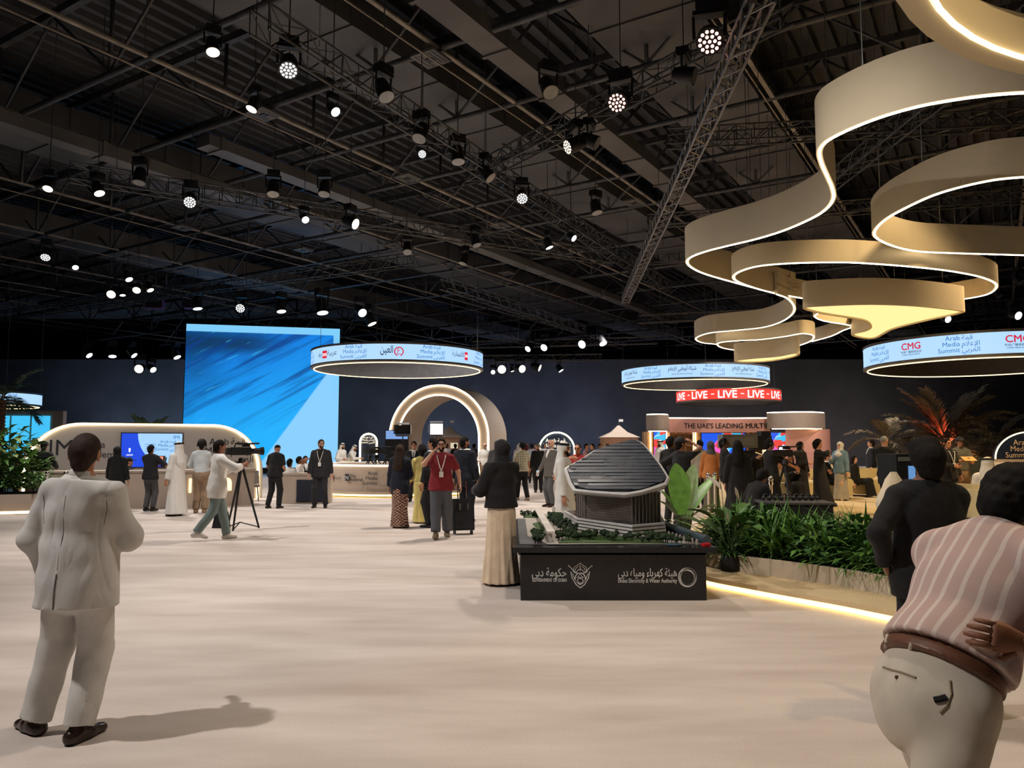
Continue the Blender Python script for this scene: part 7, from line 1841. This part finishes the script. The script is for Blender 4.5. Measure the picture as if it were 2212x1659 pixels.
mb.build('arabic_lettering', mat('sign_cream', srgb(240, 214, 180), 0.5), t)
q = Vector((FX(2190, 19.5), 19.5, 0.12)); t = thing('white_counter', 'white exhibition counter with red letters under the navy sign', 'counter', q)
MB().box((0, 0, 0.55), (1.75, 0.5, 1.10)).build('body', mat('white_laminate', srgb(226, 222, 216), 0.5, 0, 0.03), t); MB().box((0, -0.25, 0.55), (1.76, 0.03, 0.05)).build('light_line', M_WARM, t)
mb = MB(); text(mb, 'CMG', 0.24, lambda X, Z: (X, -0.262, Z), -0.62, 0.86, 'c', 0.0, 0); mb.build('lettering', P_RED, t)
MB().box((-1.3, -0.3, 0.62), (0.5, 0.4, 1.24)).build('glass_case', mat('smoked_glass', (0.05, 0.055, 0.05), 0.1, 0, 0.1), t)
for (px, Y_2, w_, lb) in ((1336, 40, 1.75, 'brown kiosk with a pointed roof and pennant beyond the model'), (972, 43, 1.5, 'brown kiosk with a pointed roof seen through the arch')):
    t = thing('tent_kiosk', lb, 'kiosk', (FX(px, Y_2), Y_2, 0)); zt_ = at(1106, 945, Y_2).z
    m_ = mat('kiosk_brown', srgb(176, 136, 112), 0.7)
    MB().box((0, 0, zt_ / 2), (w_, w_, zt_)).build('kiosk_walls', m_, t)
    MB().rings([[(sx_ * w_ / 2 * k_, sy_ * w_ / 2 * k_, zt_ + h_) for sx_, sy_ in ((-1, -1), (1, -1), (1, 1), (-1, 1))] for k_, h_ in ((1.1, 0), (0.45, 0.28), (0.06, 0.62))], smooth=False).build('kiosk_roof', M_STAND, t)
    MB().tube([(0, 0, zt_ + 0.6), (0, 0, zt_ + 0.95)], 0.012, 5).build('flag_pole', M_WIRE, t); MB().box((0.12, 0, zt_ + 0.88), (0.24, 0.01, 0.13)).build('pennant', P_WHITE, t)
    MB().box((w_ * 0.2, -w_ / 2 - 0.01, zt_ - 0.45), (0.4, 0.02, 0.3)).build('lit_window', emit('kiosk_window', (1, 0.85, 0.6), 0.7, False), t)
# blue screen set behind the left trees
q = Vector((FX(30, 30), 30, 0)); t = thing('booth_screen_wall', 'pale booth with blue screens seen through the leafy trees', 'booth', q, 0.1)
MB().box((0, 0.2, 1.5), (3.6, 0.3, 3.0)).build('booth_wall', M_STAND, t)
for k in range(4): MB().box((-1.25 + 0.75 * k, 0.03, 2.05), (0.66, 0.04, 1.5)).build('screen_tile', emit('sea_screen', (0.06, 0.55, 0.95), 1.0), t)
# phones, held
def hand_of(key, side): 
    for k, v in HANDS.items():
        if key in k: return v[side]
for (key, sd, rz, lit, lb) in (('grey blazer over', 1, 0.4, True, 'phone glowing pale blue in the hand of the man in the blazer'), ('raising a phone', 1, 0.2, False, 'dark phone held up above the seated man'), ('bearded man in a red polo', 1, 1.2, False, 'dark phone at the ear of the man in the red polo'), ('open black cloak', 0, -0.8, False, 'phone in the hand of the woman in the black cloak'), ('khaki trousers holding', 1, 0.2, False, 'phone in the hand of the man in khaki trousers'), ('on the cream sofa with her phone', 1, 0.0, False, 'phone of the woman sitting on the cream sofa')):
    p = hand_of(key, sd)
    t = thing('phone', lb, 'phone', p, rz)
    MB().box((0, 0, 0.03), (0.075, 0.012, 0.15)).build('phone_case', M_BLACK, t); MB().box((0, -0.008, 0.03), (0.068, 0.004, 0.14)).build('phone_screen', emit('phone_blue', (0.55, 0.85, 1.0), 0.9, False) if lit else mat('phone_glass', (0.02, 0.02, 0.025), 0.1), t)
p = (hand_of('reading a yellow paper', 0) + hand_of('reading a yellow paper', 1)) / 2
t = thing('paper_sheet', 'yellow paper in the hands of the man in the grey vest', 'paper', p); MB().box((0, -0.02, 0.02), (0.30, 0.2, 0.004), rot=Matrix.Rotation(0.5, 3, 'X')).build('sheet', mat('yellow_paper', srgb(220, 180, 110), 0.8), t)
p = (hand_of('small camera on a gimbal', 0) + hand_of('small camera on a gimbal', 1)) / 2
t = thing('gimbal_camera', 'small camera on a gimbal with a glowing red screen', 'camera', p)
MB().box((0, 0, 0.1), (0.16, 0.09, 0.11)).build('camera_body', M_BLACK, t); MB().box((0, -0.05, 0.1), (0.12, 0.01, 0.08)).build('screen', emit('pink_screen', (1.0, 0.25, 0.15), 1.2, False), t)
MB().tube([(0.12, 0, 0.12), (0.11, 0, 0.0), (0, 0, -0.03), (0, 0, -0.15)], 0.014, 6).build('gimbal_arm', M_BLACK, t)
p = (hand_of('looking down at a camera', 0) + hand_of('looking down at a camera', 1)) / 2
t = thing('photo_camera', 'black photo camera in the hands of the man in the black polo', 'camera', p); MB().box((0, 0, 0.03), (0.15, 0.09, 0.11)).build('camera_body', M_BLACK, t); MB().tube([(0, 0.04, 0.03), (0, 0.16, 0.03)], 0.04, 12).build('lens', M_BLACK, t)
# red uplight inside the palm
for (loc, c_, w_) in ((Vector((FX(2041, 25.70), 25.70, 1.20)), (1.0, 0.12, 0.06), 420), (Vector((FX(2105, 25.8), 25.8, 0.3)), (1.0, 0.45, 0.12), 160)):
    t = thing('palm_uplight', 'small lamp shining %s up into the palm crown' % ('red' if w_ > 400 else 'amber'), 'lamp', (loc.x, loc.y, loc.z if w_ > 400 else 0.12))
    MB().lathe([(0.09, 0), (0.1, 0.08), (0.07, 0.1)], n=12).build('housing', M_BLACK, t)
    l = D.lights.new('uplight', 'SPOT'); l.energy = w_; l.color = c_; l.spot_size = R(70); l.shadow_soft_size = 0.05
    o = D.objects.new('uplight', l); COL.objects.link(o); o.parent = t; o.location = (0, 0, 0.14); o.rotation_euler = (R(165), 0, 0)
